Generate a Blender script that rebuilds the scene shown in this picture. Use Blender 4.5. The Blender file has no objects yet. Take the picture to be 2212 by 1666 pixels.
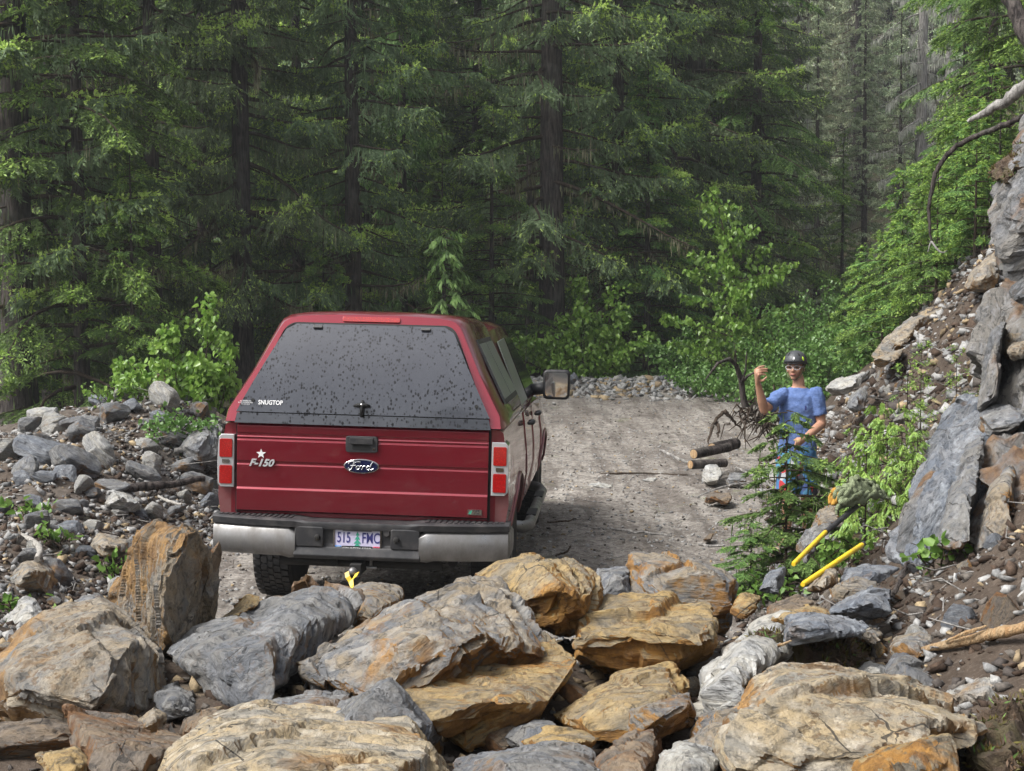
import bpy, bmesh, math, random
import numpy as np
from mathutils import Vector, Matrix, Quaternion, Euler

SC = bpy.context.scene
COL = SC.collection
R = math.radians
# ------------------------------------------------------------------ camera, sky, sun, exposure
F_PX, CX, CY = 3000.0, 1105.5, 833.0          # the photograph measured at 2211 x 1666
CAM_Z, PITCH = 2.21, math.atan(173.0 / 3000.0)
cam = bpy.data.cameras.new('camera')
cam.sensor_width = 36.0
cam.lens = 36.0 * F_PX / 2211.0
cam.clip_start, cam.clip_end = 0.05, 2000.0
cam_ob = bpy.data.objects.new('camera', cam)
COL.objects.link(cam_ob)
cam_ob.location = (0, 0, CAM_Z)
cam_ob.rotation_euler = (math.pi / 2 - PITCH, 0, 0)
SC.camera = cam_ob

world = bpy.data.worlds.new('World')
SC.world = world
world.use_nodes = True
wn, wl = world.node_tree.nodes, world.node_tree.links
wn.clear()
SUN_EL, SUN_ROT = R(52), R(-112)
sky = wn.new('ShaderNodeTexSky'); sky.sky_type = 'NISHITA'; sky.sun_disc = False
sky.sun_elevation = SUN_EL; sky.sun_rotation = SUN_ROT
sky.air_density = 1.0; sky.dust_density = 4.0; sky.ozone_density = 1.0
hsv = wn.new('ShaderNodeHueSaturation'); hsv.inputs['Saturation'].default_value = 0.3
bg = wn.new('ShaderNodeBackground'); bg.inputs['Strength'].default_value = 0.11
wo = wn.new('ShaderNodeOutputWorld')
wl.new(sky.outputs[0], hsv.inputs['Color']); wl.new(hsv.outputs[0], bg.inputs[0]); wl.new(bg.outputs[0], wo.inputs[0])
sun = bpy.data.lights.new('sun', 'SUN'); sun.energy = 2.3; sun.angle = R(24); sun.color = (1.0, 0.985, 0.955)
sun_ob = bpy.data.objects.new('sun', sun); COL.objects.link(sun_ob)
# light comes from azimuth SUN_ROT (measured from +Y towards +X) at elevation SUN_EL
_sd = Vector((math.sin(SUN_ROT) * math.cos(SUN_EL), math.cos(SUN_ROT) * math.cos(SUN_EL) , math.sin(SUN_EL)))
sun_ob.rotation_euler = (-_sd).to_track_quat('-Z', 'Y').to_euler()
SC.view_settings.view_transform = 'Standard'; SC.view_settings.look = 'None'
SC.view_settings.gamma = 1.0; SC.view_settings.exposure = 1.22
SC.render.engine = 'CYCLES'
cy = SC.cycles
cy.max_bounces = 6; cy.diffuse_bounces = 2; cy.glossy_bounces = 3; cy.transmission_bounces = 4
cy.transparent_max_bounces = 6; cy.volume_bounces = 0
cy.use_denoising = True; cy.use_adaptive_sampling = True; cy.adaptive_threshold = 0.015
cy.sample_clamp_indirect = 6.0
cy.caustics_reflective = False; cy.caustics_refractive = False

# ------------------------------------------------------------------ helpers
def W(px, py, d):
    """world point seen at photograph position (px, py), d metres ahead of the camera"""
    u, v = (px - CX) / F_PX, -(py - CY) / F_PX
    c, s = math.cos(PITCH), math.sin(PITCH)
    dx, dy, dz = u, c + v * s, -s + v * c
    k = d / dy
    return Vector((dx * k, d, CAM_Z + dz * k))

def tag(o, label=None, cat=None, group=None, kind=None):
    if label: o['label'] = label
    if cat: o['category'] = cat
    if group: o['group'] = group
    if kind: o['kind'] = kind
    return o

def empty(name, loc=(0, 0, 0), rot=(0, 0, 0), label=None, cat=None, group=None, parent=None):
    o = bpy.data.objects.new(name, None); COL.objects.link(o)
    o.empty_display_size = 0.2
    o.location = loc; o.rotation_euler = rot
    if parent: o.parent = parent
    return tag(o, label, cat, group)

def link(name, me, parent=None, loc=None, rot=None):
    o = bpy.data.objects.new(name, me); COL.objects.link(o)
    if parent: o.parent = parent
    if loc is not None: o.location = loc
    if rot is not None: o.rotation_euler = rot
    return o

def np_mesh(name, V, Fq, mats, mi=None, smooth=False):
    """mesh from numpy arrays: V (n,3), Fq (m,k) all faces with k corners"""
    V = np.ascontiguousarray(V, dtype=np.float32); Fq = np.ascontiguousarray(Fq, dtype=np.int32)
    me = bpy.data.meshes.new(name)
    me.vertices.add(len(V)); me.vertices.foreach_set('co', V.ravel())
    m, k = Fq.shape
    me.loops.add(m * k); me.loops.foreach_set('vertex_index', Fq.ravel())
    me.polygons.add(m)
    me.polygons.foreach_set('loop_start', np.arange(0, m * k, k, dtype=np.int32))
    for mt in (mats if isinstance(mats, (list, tuple)) else [mats]): me.materials.append(mt)
    if mi is not None: me.polygons.foreach_set('material_index', np.ascontiguousarray(mi, dtype=np.int32))
    if smooth: me.polygons.foreach_set('use_smooth', np.ones(m, dtype=bool))
    me.update(calc_edges=True)
    return me

def py_mesh(name, verts, faces, mats, smooth=False):
    me = bpy.data.meshes.new(name); me.from_pydata([tuple(v) for v in verts], [], faces); me.update()
    for mt in (mats if isinstance(mats, (list, tuple)) else [mats]): me.materials.append(mt)
    if smooth: me.polygons.foreach_set('use_smooth', [True] * len(me.polygons))
    return me

def bm_obj(name, bm, mat, parent=None, smooth=False, angle=None, loc=None, rot=None, bevel=0, seg=2):
    bmesh.ops.recalc_face_normals(bm, faces=bm.faces[:])
    me = bpy.data.meshes.new(name); bm.to_mesh(me); bm.free()
    for mt in (mat if isinstance(mat, (list, tuple)) else [mat]): me.materials.append(mt)
    if smooth or angle:
        me.polygons.foreach_set('use_smooth', [True] * len(me.polygons))
        if angle: me.set_sharp_from_angle(angle=R(angle))
    o = link(name, me, parent, loc, rot)
    if bevel:
        b = o.modifiers.new('bevel', 'BEVEL'); b.width = bevel; b.segments = seg; b.limit_method = 'ANGLE'; b.angle_limit = R(35)
        me.polygons.foreach_set('use_smooth', [True] * len(me.polygons))
        b.harden_normals = True
    return o

def add_box(bm, x0, x1, y0, y1, z0, z1):
    v = [bm.verts.new(p) for p in ((x0,y0,z0),(x1,y0,z0),(x1,y1,z0),(x0,y1,z0),(x0,y0,z1),(x1,y0,z1),(x1,y1,z1),(x0,y1,z1))]
    for f in ((0,3,2,1),(4,5,6,7),(0,1,5,4),(1,2,6,5),(2,3,7,6),(3,0,4,7)): bm.faces.new([v[i] for i in f])
    return v

def add_loft(bm, rings, cap=True, closed=True):
    """rings: list of equal-length point lists"""
    vs = [[bm.verts.new(p) for p in r] for r in rings]
    n = len(vs[0])
    for a, b in zip(vs, vs[1:]):
        for i in range(n if closed else n - 1):
            j = (i + 1) % n
            bm.faces.new((a[i], a[j], b[j], b[i]))
    if cap:
        bm.faces.new(vs[0][::-1]); bm.faces.new(vs[-1])
    return vs

def add_tube(bm, pts, rad, n=8, cap=True):
    pts = [Vector(p) for p in pts]
    if not isinstance(rad, (list, tuple)): rad = [rad] * len(pts)
    rings = []; up = None
    for i, p in enumerate(pts):
        t = (pts[min(i + 1, len(pts) - 1)] - pts[max(i - 1, 0)])
        t.normalize()
        if up is None:
            up = Vector((0, 0, 1)) if abs(t.z) < 0.9 else Vector((1, 0, 0))
        a = t.cross(up); a.normalize(); b = a.cross(t); b.normalize(); up = b
        rings.append([p + (a * math.cos(q) + b * math.sin(q)) * rad[i] for q in (2 * math.pi * k / n for k in range(n))])
    add_loft(bm, rings, cap)

def add_lathe(bm, prof, n=24, axis='x', c=(0, 0, 0)):
    """prof: list of (radius, along) round the axis through c"""
    rings = []
    for k in range(n):
        q = 2 * math.pi * k / n
        ring = []
        for r, a in prof:
            if axis == 'x': ring.append((c[0] + a, c[1] + r * math.cos(q), c[2] + r * math.sin(q)))
            elif axis == 'y': ring.append((c[0] + r * math.cos(q), c[1] + a, c[2] + r * math.sin(q)))
            else: ring.append((c[0] + r * math.cos(q), c[1] + r * math.sin(q), c[2] + a))
        rings.append(ring)
    vs = [[bm.verts.new(p) for p in r] for r in rings]
    for k in range(n):
        a, b = vs[k], vs[(k + 1) % n]
        for i in range(len(prof) - 1): bm.faces.new((a[i], a[i + 1], b[i + 1], b[i]))
    bm.faces.new([v[0] for v in vs]); bm.faces.new([v[-1] for v in vs][::-1])

def add_prism(bm, poly, axis, a0, a1):
    """poly of 2-D points extruded along axis from a0 to a1"""
    def P(p, a):
        if axis == 'y': return (p[0], a, p[1])
        if axis == 'x': return (a, p[0], p[1])
        return (p[0], p[1], a)
    A = [bm.verts.new(P(p, a0)) for p in poly]; B = [bm.verts.new(P(p, a1)) for p in poly]
    n = len(poly)
    for i in range(n): bm.faces.new((A[i], A[(i + 1) % n], B[(i + 1) % n], B[i]))
    bm.faces.new(A[::-1]); bm.faces.new(B)

def rrect(x0, x1, z0, z1, r, n=5):
    out = []
    for cx_, cz_, q0 in ((x1 - r, z1 - r, 0), (x0 + r, z1 - r, 90), (x0 + r, z0 + r, 180), (x1 - r, z0 + r, 270)):
        for k in range(n + 1):
            q = R(q0 + 90 * k / n); out.append((cx_ + r * math.cos(q), cz_ + r * math.sin(q)))
    return out

# ------------------------------------------------------------------ numpy noise
def _hash(ix, iy, iz, seed):
    with np.errstate(over='ignore'):
        h = (ix.astype(np.uint32) * np.uint32(374761393) + iy.astype(np.uint32) * np.uint32(668265263)
             + iz.astype(np.uint32) * np.uint32(2147483647 - 873126177) + np.uint32((seed * 974634539) & 0xffffffff))
        h = (h ^ (h >> np.uint32(13))) * np.uint32(1274126177)
        h = (h ^ (h >> np.uint32(15))) * np.uint32(2246822519)
        h ^= h >> np.uint32(16)
    return h.astype(np.float64) / 4294967295.0 * 2 - 1

def noise3(p, seed=0):
    p = np.asarray(p, dtype=np.float64)
    i = np.floor(p).astype(np.int64); f = p - i
    f = f * f * f * (f * (f * 6 - 15) + 10)
    x, y, z = i[:, 0], i[:, 1], i[:, 2]
    out = 0
    for a in (0, 1):
        wx = f[:, 0] if a else 1 - f[:, 0]
        for b in (0, 1):
            wy = f[:, 1] if b else 1 - f[:, 1]
            for c in (0, 1):
                wz = f[:, 2] if c else 1 - f[:, 2]
                out = out + wx * wy * wz * _hash(x + a, y + b, z + c, seed)
    return out

def fbm(p, octaves=4, seed=0, gain=0.5):
    p = np.asarray(p, dtype=np.float64); a, s = 1.0, 0
    for o in range(octaves):
        s = s + a * noise3(p + o * 17.3, seed + o); p = p * 2.03; a *= gain
    return s

def fbm2(x, y, octaves=4, seed=0, gain=0.5):
    sh = np.shape(x)
    return fbm(np.stack([np.ravel(x), np.ravel(y), np.zeros(np.size(x)) + 0.37], 1), octaves, seed, gain).reshape(sh)
# ------------------------------------------------------------------ materials
class NT:
    def __init__(s, name):
        s.m = bpy.data.materials.new(name); s.m.use_nodes = True
        s.t = s.m.node_tree; s.t.nodes.clear()
        s.out = s.t.nodes.new('ShaderNodeOutputMaterial')
    def n(s, kind, props=None, **inp):
        nd = s.t.nodes.new(kind)
        for k, v in (props or {}).items(): setattr(nd, k, v)
        for k, v in inp.items():
            k = k.replace('_', ' ') if k.replace('_', ' ') in nd.inputs else k
            s.set(nd, k, v)
        return nd
    def set(s, nd, key, v):
        sock = nd.inputs[key]
        if isinstance(v, bpy.types.NodeSocket): s.t.links.new(v, sock)
        elif isinstance(v, bpy.types.Node): s.t.links.new(v.outputs[0], sock)
        else:
            if isinstance(v, (tuple, list)) and len(v) == 3 and len(sock.default_value) == 4: v = (*v, 1)
            sock.default_value = v
    def math(s, op, a, b=0.0, clamp=False):
        nd = s.t.nodes.new('ShaderNodeMath'); nd.operation = op; nd.use_clamp = clamp
        s.set(nd, 0, a); s.set(nd, 1, b); return nd.outputs[0]
    def mix(s, f, a, b, blend='MIX'):
        nd = s.t.nodes.new('ShaderNodeMix'); nd.data_type = 'RGBA'; nd.blend_type = blend
        s.set(nd, 0, f); s.set(nd, 6, a); s.set(nd, 7, b); return nd.outputs[2]
    def ramp(s, f, stops, interp='LINEAR'):
        nd = s.t.nodes.new('ShaderNodeValToRGB'); cr = nd.color_ramp; cr.interpolation = interp
        while len(cr.elements) < len(stops): cr.elements.new(0.5)
        for e, (p, c) in zip(cr.elements, stops):
            e.position = p; e.color = (c, c, c, 1) if isinstance(c, (int, float)) else (*c, 1)
        s.set(nd, 0, f); return nd.outputs[0]
    def noise(s, vec, scale, detail=4.0, rough=0.55, dist=0.0):
        nd = s.n('ShaderNodeTexNoise', Scale=scale, Detail=detail, Roughness=rough, Distortion=dist)
        if vec is not None: s.set(nd, 'Vector', vec)
        return nd.outputs[0]
    def voro(s, vec, scale, feature='F1', out=0):
        nd = s.n('ShaderNodeTexVoronoi', {'feature': feature}, Scale=scale)
        if vec is not None: s.set(nd, 'Vector', vec)
        return nd.outputs[out]
    def mapping(s, vec, scale=(1, 1, 1), loc=(0, 0, 0), rot=(0, 0, 0)):
        nd = s.n('ShaderNodeMapping'); s.set(nd, 'Vector', vec)
        nd.inputs['Scale'].default_value = scale; nd.inputs['Rotation'].default_value = rot
        if isinstance(loc, tuple): nd.inputs['Location'].default_value = loc
        else: s.set(nd, 'Location', loc)
        return nd.outputs[0]
    def objco(s, rand=True):
        tc = s.n('ShaderNodeTexCoord')
        if not rand: return tc.outputs['Object']
        oi = s.n('ShaderNodeObjectInfo')
        v = s.n('ShaderNodeVectorMath', {'operation': 'MULTIPLY_ADD'})
        s.set(v, 0, tc.outputs['Object']); v.inputs[1].default_value = (1, 1, 1)
        k = s.math('MULTIPLY', oi.outputs['Random'], 37.0)
        cb = s.n('ShaderNodeCombineXYZ', X=k, Y=s.math('MULTIPLY', k, 1.7), Z=s.math('MULTIPLY', k, 0.6))
        s.set(v, 2, cb.outputs[0]); return v.outputs[0]
    def bump(s, h, strength=0.5, dist=0.01, normal=None):
        nd = s.n('ShaderNodeBump', Strength=strength, Distance=dist); s.set(nd, 'Height', h)
        if normal is not None: s.set(nd, 'Normal', normal)
        return nd.outputs[0]
    def princ(s, color, rough=0.6, metal=0.0, normal=None, spec=0.5, coat=0.0, coat_rough=0.05, emis=None, emis_s=0, trans=0.0, ior=1.5):
        b = s.n('ShaderNodeBsdfPrincipled'); s.set(b, 'Base Color', color); s.set(b, 'Roughness', rough); s.set(b, 'Metallic', metal)
        s.set(b, 'Specular IOR Level', spec); s.set(b, 'Coat Weight', coat); s.set(b, 'Coat Roughness', coat_rough)
        s.set(b, 'Transmission Weight', trans); s.set(b, 'IOR', ior)
        if normal is not None: s.set(b, 'Normal', normal)
        if emis is not None: s.set(b, 'Emission Color', emis); s.set(b, 'Emission Strength', emis_s)
        return b
    def done(s, bsdf, vol=None):
        if bsdf is not None: s.t.links.new(bsdf.outputs[0], s.out.inputs['Surface'])
        if vol is not None: s.t.links.new(vol.outputs[0], s.out.inputs['Volume'])
        return s.m

def simple(name, col, rough=0.6, metal=0.0, **k):
    t = NT(name); return t.done(t.princ(col, rough, metal, **k))

def rock_mat(name, grey, tan, rust, rust_amt, spots=0.25, light=None, grain=(2.0, 2.0, 15.0), side=0.0):
    """schist: grain along the local z planes, rust on the joint faces, brown lichen spots"""
    t = NT(name); co = t.objco()
    st = t.mapping(co, scale=grain)
    band = t.noise(st, 1.5, 7, 0.66, 0.3)
    base = t.mix(t.ramp(band, [(0.40, 0.0), (0.58, 1.0)]), grey, tan)
    sfine = t.noise(t.mapping(co, scale=(1, 1, 5.0)), 17, 6, 0.72, 0.2)
    base = t.mix(t.ramp(sfine, [(0.38, 0.75), (0.50, 0.0)]), base, tuple(c * 0.28 for c in grey))
    if light is not None:
        base = t.mix(t.ramp(t.noise(t.mapping(co, scale=(1, 1, 4)), 8, 7, 0.72), [(0.52, 0.0), (0.62, 0.6)]), base, light)
    tc = t.n('ShaderNodeTexCoord'); sp = t.n('ShaderNodeSeparateXYZ'); t.set(sp, 0, tc.outputs['Normal'])
    flank = t.math('SUBTRACT', 1.0, t.math('ABSOLUTE', sp.outputs[2]))
    rm = t.math('ADD', t.noise(co, 1.7, 6, 0.62, 0.5), t.math('MULTIPLY', t.math('SUBTRACT', flank, 0.35), side))
    k = 0.60 - rust_amt * 0.32
    rc = t.mix(t.ramp(t.noise(co, 13, 5, .65), [(.36, 0.), (.64, 1.)]), rust, tuple(c * f for c, f in zip(rust, (.38, .33, .3))))
    base = t.mix(t.ramp(rm, [(k, 0.0), (k + 0.09, 0.9)]), base, rc)
    if spots > 0:
        spv = t.noise(co, 36, 3, 0.55)
        spm = t.math('MULTIPLY', t.ramp(spv, [(0.56, 0.0), (0.61, 1.0)]), t.ramp(t.noise(co, 2.7, 3), [(0.46, 0.0), (0.60, 1.0)]))
        base = t.mix(t.math('MULTIPLY', spm, spots * 2.0, True), base, (0.12, 0.07, 0.032))
    crack = t.voro(t.mapping(co, scale=(1.0, 1.0, 2.8), rot=(.3, .2, .5)), 3.1, 'DISTANCE_TO_EDGE')
    ck = t.math('LESS_THAN', t.math('ADD', crack, t.math('MULTIPLY', t.noise(co, 7, 4, .6), 0.05)), 0.030)
    ckm = t.math('MULTIPLY', ck, t.ramp(t.noise(co, 1.9, 2), [(.5, 0.), (.56, .85)]))
    base = t.mix(ckm, base, (0.028, 0.024, 0.02))
    h = t.math('ADD', t.math('MULTIPLY', sfine, 0.9), t.math('MULTIPLY', t.noise(st, 7, 7, 0.72), 0.8))
    h = t.math('SUBTRACT', h, t.math('MULTIPLY', ckm, 0.6))
    nrm = t.bump(h, 0.9, 0.024)
    nrm = t.bump(t.noise(co, 90, 3, 0.65), 0.3, 0.004, nrm)
    return t.done(t.princ(base, t.ramp(sfine, [(0.3, 0.55), (0.7, 0.82)]), normal=nrm, spec=0.35))

M = {}
M['rock_grey'] = rock_mat('grey schist', (0.125, 0.132, 0.145), (0.18, 0.174, 0.162), (0.26, 0.15, 0.06), 0.08, 0.15, (0.30, 0.30, 0.30), side=.12)
M['rock_blue'] = rock_mat('blue grey schist', (0.12, 0.135, 0.16), (0.18, 0.185, 0.195), (0.26, 0.15, 0.06), -0.1, 0.1, (0.31, 0.33, 0.35))
M['rock_white'] = rock_mat('pale schist', (0.29, 0.29, 0.285), (0.35, 0.33, 0.285), (0.32, 0.21, 0.10), 0.0, 0.15, (0.50, 0.50, 0.48))
M['rock_mixed'] = rock_mat('rust streaked schist', (0.14, 0.143, 0.148), (0.24, 0.195, 0.135), (0.36, 0.185, 0.045), 0.28, 0.25, (0.33, 0.31, 0.275), side=.32)
M['rock_tan'] = rock_mat('tan schist', (0.17, 0.165, 0.155), (0.27, 0.215, 0.145), (0.33, 0.19, 0.065), 0.20, 0.35, (0.36, 0.32, 0.255), side=.22)
M['rock_gold'] = rock_mat('ochre speckled schist', (0.21, 0.195, 0.165), (0.36, 0.28, 0.165), (0.37, 0.20, 0.06), 0.26, 0.45, (0.46, 0.41, 0.33), (1.6, 1.6, 11.0), side=.2)
M['rock_rust'] = rock_mat('rust schist', (0.18, 0.155, 0.115), (0.31, 0.215, 0.09), (0.38, 0.19, 0.04), 0.40, 0.40, (0.38, 0.29, 0.15), (1.8, 1.8, 9.0), side=.40)
M['rock_cliff'] = rock_mat('dark cliff schist', (0.105, 0.108, 0.113), (0.18, 0.168, 0.15), (0.20, 0.115, 0.055), 0.26, 0.1, (0.26, 0.26, 0.27), (1.6, 1.6, 7.0))
M['rock_brown'] = rock_mat('brown schist', (0.13, 0.11, 0.092), (0.20, 0.15, 0.10), (0.24, 0.115, 0.038), 0.3, 0.2, None, side=.3)

def ground_mat():
    t = NT('ground soil and gravel')
    tc = t.n('ShaderNodeTexCoord'); co = tc.outputs['Object']
    at = t.n('ShaderNodeAttribute', {'attribute_name': 'zones'})
    sep = t.n('ShaderNodeSeparateColor'); t.set(sep, 0, at.outputs['Color'])
    road, soil, forest = sep.outputs[0], sep.outputs[1], sep.outputs[2]
    big = t.noise(co, 0.8, 5, 0.6); mid = t.noise(co, 7, 6, 0.65); fine = t.noise(co, 60, 4, 0.7)
    g = t.mix(t.ramp(big, [(0.35, 0.0), (0.65, 1.0)]), (0.22, 0.196, 0.172), (0.38, 0.35, 0.31))
    g = t.mix(t.ramp(mid, [(0.35, 0.7), (0.6, 0.0)]), g, (0.075, 0.060, 0.050))
    # small stones of the road surface
    v = t.n('ShaderNodeTexVoronoi', Scale=52.0); t.set(v, 'Vector', co)
    vs = t.n('ShaderNodeSeparateColor'); t.set(vs, 0, v.outputs['Color'])
    st = t.math('MULTIPLY', t.math('GREATER_THAN', vs.outputs[0], 0.62), t.math('LESS_THAN', v.outputs['Distance'], 0.42))
    g = t.mix(t.math('MULTIPLY', st, 0.75), g, t.mix(vs.outputs[1], (0.10, 0.095, 0.09), (0.46, 0.45, 0.43)))
    tr = t.noise(t.mapping(co, scale=(2.4, .22, 1), rot=(0, 0, .03)), 1.6, 5, .6, .5)
    g = t.mix(t.ramp(tr, [(.40, .55), (.52, 0.)]), g, (0.085, 0.070, 0.060))
    g = t.mix(t.ramp(tr, [(.56, 0.), (.68, .5)]), g, (0.36, 0.335, 0.30))
    g = t.mix(t.ramp(t.noise(co, 22, 5, .75), [(.40, .6), (.54, 0.)]), g, (0.045, 0.036, 0.030))
    # weeds between the wheel tracks
    wd = t.math('MULTIPLY', t.ramp(t.noise(co, 1.3, 3), [(0.62, 0.), (0.7, 1.)]), t.ramp(t.noise(co, 30, 3), [(0.45, 0.), (0.6, .55)]))
    g = t.mix(wd, g, (0.12, 0.15, 0.045))
    s_ = t.mix(t.ramp(mid, [(0.3, 0.0), (0.7, 1.0)]), (0.036, 0.026, 0.019), (0.095, 0.072, 0.055))
    s_ = t.mix(t.ramp(fine, [(0.55, 0.0), (0.75, 0.5)]), s_, (0.22, 0.19, 0.16))
    f_ = t.mix(mid, (0.02, 0.018, 0.012), (0.06, 0.055, 0.025))
    c = t.mix(soil, g, s_); c = t.mix(forest, c, f_)
    h = t.math('ADD', t.math('MULTIPLY', mid, 0.6), t.math('MULTIPLY', fine, 0.35))
    h = t.math('ADD', h, t.math('MULTIPLY', st, 0.35))
    return t.done(t.princ(c, 0.9, normal=t.bump(h, 0.8, 0.04), spec=0.2))
M['ground'] = ground_mat()

def bark_mat(name, a, b, sc=1.0):
    t = NT(name); co = t.objco()
    v = t.mapping(co, scale=(9 * sc, 9 * sc, 1.3 * sc))
    n1 = t.noise(v, 2.2, 6, 0.65, 0.3)
    c = t.mix(t.ramp(n1, [(0.38, 0.0), (0.62, 1.0)]), a, b)
    c = t.mix(t.ramp(t.noise(co, 2.5, 4), [(0.5, 0.0), (0.7, 0.4)]), c, (0.16, 0.16, 0.14))
    return t.done(t.princ(c, 0.9, normal=t.bump(n1, 1.0, 0.06), spec=0.15))
M['bark'] = bark_mat('dark conifer bark', (0.026, 0.022, 0.021), (0.105, 0.088, 0.08))
M['bark_grey'] = bark_mat('grey dead wood', (0.17, 0.16, 0.15), (0.42, 0.40, 0.375))
M['twig'] = bark_mat('twig bark', (0.045, 0.03, 0.02), (0.12, 0.09, 0.07), 3)
M['wood_white'] = bark_mat('bleached wood', (0.38, 0.35, 0.31), (0.58, 0.55, 0.50), 2)
M['wood_fresh'] = bark_mat('split fresh wood', (0.42, 0.25, 0.12), (0.58, 0.42, 0.25), 2)

def leaf_mat(name, a, b, trans=0.35, gloss=0.25, rough=0.5, jitter=0.0):
    t = NT(name)
    ge = t.n('ShaderNodeNewGeometry'); oi = t.n('ShaderNodeObjectInfo')
    c = t.mix(ge.outputs['Random Per Island'], a, b)
    if jitter:
        hv = t.n('ShaderNodeHueSaturation', Color=c)
        t.set(hv, 'Hue', t.math('ADD', 0.5 - jitter * 0.5, t.math('MULTIPLY', oi.outputs['Random'], jitter)))
        t.set(hv, 'Value', t.math('ADD', 0.8, t.math('MULTIPLY', oi.outputs['Random'], 0.4)))
        c = hv.outputs[0]
    p = t.princ(c, rough, spec=gloss)
    tr = t.n('ShaderNodeBsdfTranslucent', Color=c)
    mx = t.n('ShaderNodeMixShader', Fac=trans)
    t.t.links.new(p.outputs[0], mx.inputs[1]); t.t.links.new(tr.outputs[0], mx.inputs[2])
    return t.done(mx)
M['spruce'] = leaf_mat('dark spruce needles', (0.12, 0.175, 0.09), (0.24, 0.315, 0.16), 0.4, jitter=0.03)
M['spruce_tip'] = leaf_mat('new spruce growth', (0.44, 0.62, 0.12), (0.64, 0.80, 0.27), 0.45)
M['hemlock'] = leaf_mat('hemlock needles', (0.085, 0.16, 0.048), (0.18, 0.29, 0.085), 0.3, jitter=0.03)
M['hemlock_tip'] = leaf_mat('new hemlock growth', (0.22, 0.36, 0.07), (0.40, 0.55, 0.14), 0.35)
M['cedar'] = leaf_mat('cedar sprays', (0.10, 0.20, 0.06), (0.20, 0.34, 0.11), 0.3, jitter=0.02)
M['cedar_tip'] = leaf_mat('bright cedar sprays', (0.24, 0.42, 0.12), (0.40, 0.58, 0.20), 0.35)
M['lichen'] = leaf_mat('hanging beard lichen', (0.14, 0.14, 0.075), (0.28, 0.27, 0.17), 0.2)
M['lichen_pale'] = leaf_mat('pale beard lichen', (0.36, 0.37, 0.31), (0.56, 0.56, 0.49), 0.2)
M['deadneedle'] = leaf_mat('brown dead twigs', (0.045, 0.032, 0.022), (0.10, 0.075, 0.05), 0.1)
M['broad'] = leaf_mat('poplar leaves', (0.12, 0.24, 0.035), (0.27, 0.42, 0.085), 0.4, 0.5, 0.35)
M['alder'] = leaf_mat('alder leaves', (0.085, 0.19, 0.04), (0.20, 0.34, 0.095), 0.4, 0.5, 0.4)
M['herb'] = leaf_mat('herb leaves', (0.09, 0.19, 0.03), (0.20, 0.33, 0.07), 0.4, 0.4)
M['moss'] = leaf_mat('brown moss', (0.045, 0.04, 0.012), (0.14, 0.12, 0.03), 0.2)
M['roots'] = leaf_mat('dry roots and litter', (0.06, 0.035, 0.02), (0.16, 0.10, 0.06), 0.1)

M['far_green'] = leaf_mat('far needles lightened for open light', (0.36, 0.43, 0.26), (0.58, 0.64, 0.42), 0.3, jitter=0.03)  # pale tone stands in for open light on the far trees
M['far_dark'] = leaf_mat('far dark needles lightened for open light', (0.22, 0.29, 0.17), (0.37, 0.44, 0.27), 0.3, jitter=0.03)  # darker needles raised as well, the open light put into their colour
# ------------------------------------------------------------------ ground
def lerp(xs, ys): return lambda v: np.interp(v, xs, ys)
def sstep(a, b, v):
    t = np.clip((v - a) / (b - a), 0, 1); return t * t * (3 - 2 * t)
XR = lerp([1, 3, 4.5, 7, 9, 10, 13, 17, 20, 25, 30, 34, 40], [1.3, 1.2, 1.25, 1.5, 1.75, 1.95, 2.75, 3.3, 3.9, 5.2, 7.4, 10, 14])
XL = lerp([2, 9, 13, 17, 22, 27, 30, 40], [-2.0, -2.3, -2.65, -2.6, -2.5, -2.2, -2.0, -2.0])
BANK = lerp([0, 6, 9, 11, 13, 15, 17, 19, 22, 26, 40], [.3, .3, .30, .42, .55, .82, 1.0, .75, -.3, -.7, -.8])
PILE = lerp([0, 2, 3.2, 6.2, 7.2, 8.6, 12], [.2, .45, .66, .66, .45, .0, .0])
RSL = lerp([0, 5, 9, 18, 24, 30, 40, 70, 250], [.75, .85, 1.1, 1.2, 1.1, .75, .6, .55, .55])
def soil_zones(x, y):
    s = np.maximum(0, x - XR(y)); l = np.maximum(0, XL(y) - x)
    forest = np.clip(sstep(31, 33, y) + sstep(6.5, 9, l) + sstep(19, 23, y) * sstep(1.2, 2.4, l), 0, 1) * (1 - sstep(0.8, 1.6, s) * (y < 40))
    soil = np.clip(sstep(0.0, 0.5, s) + 0.75 * sstep(0.2, 0.8, l) + (1 - sstep(7.2, 8.4, y)), 0, 1)
    return s, l, soil, forest
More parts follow.
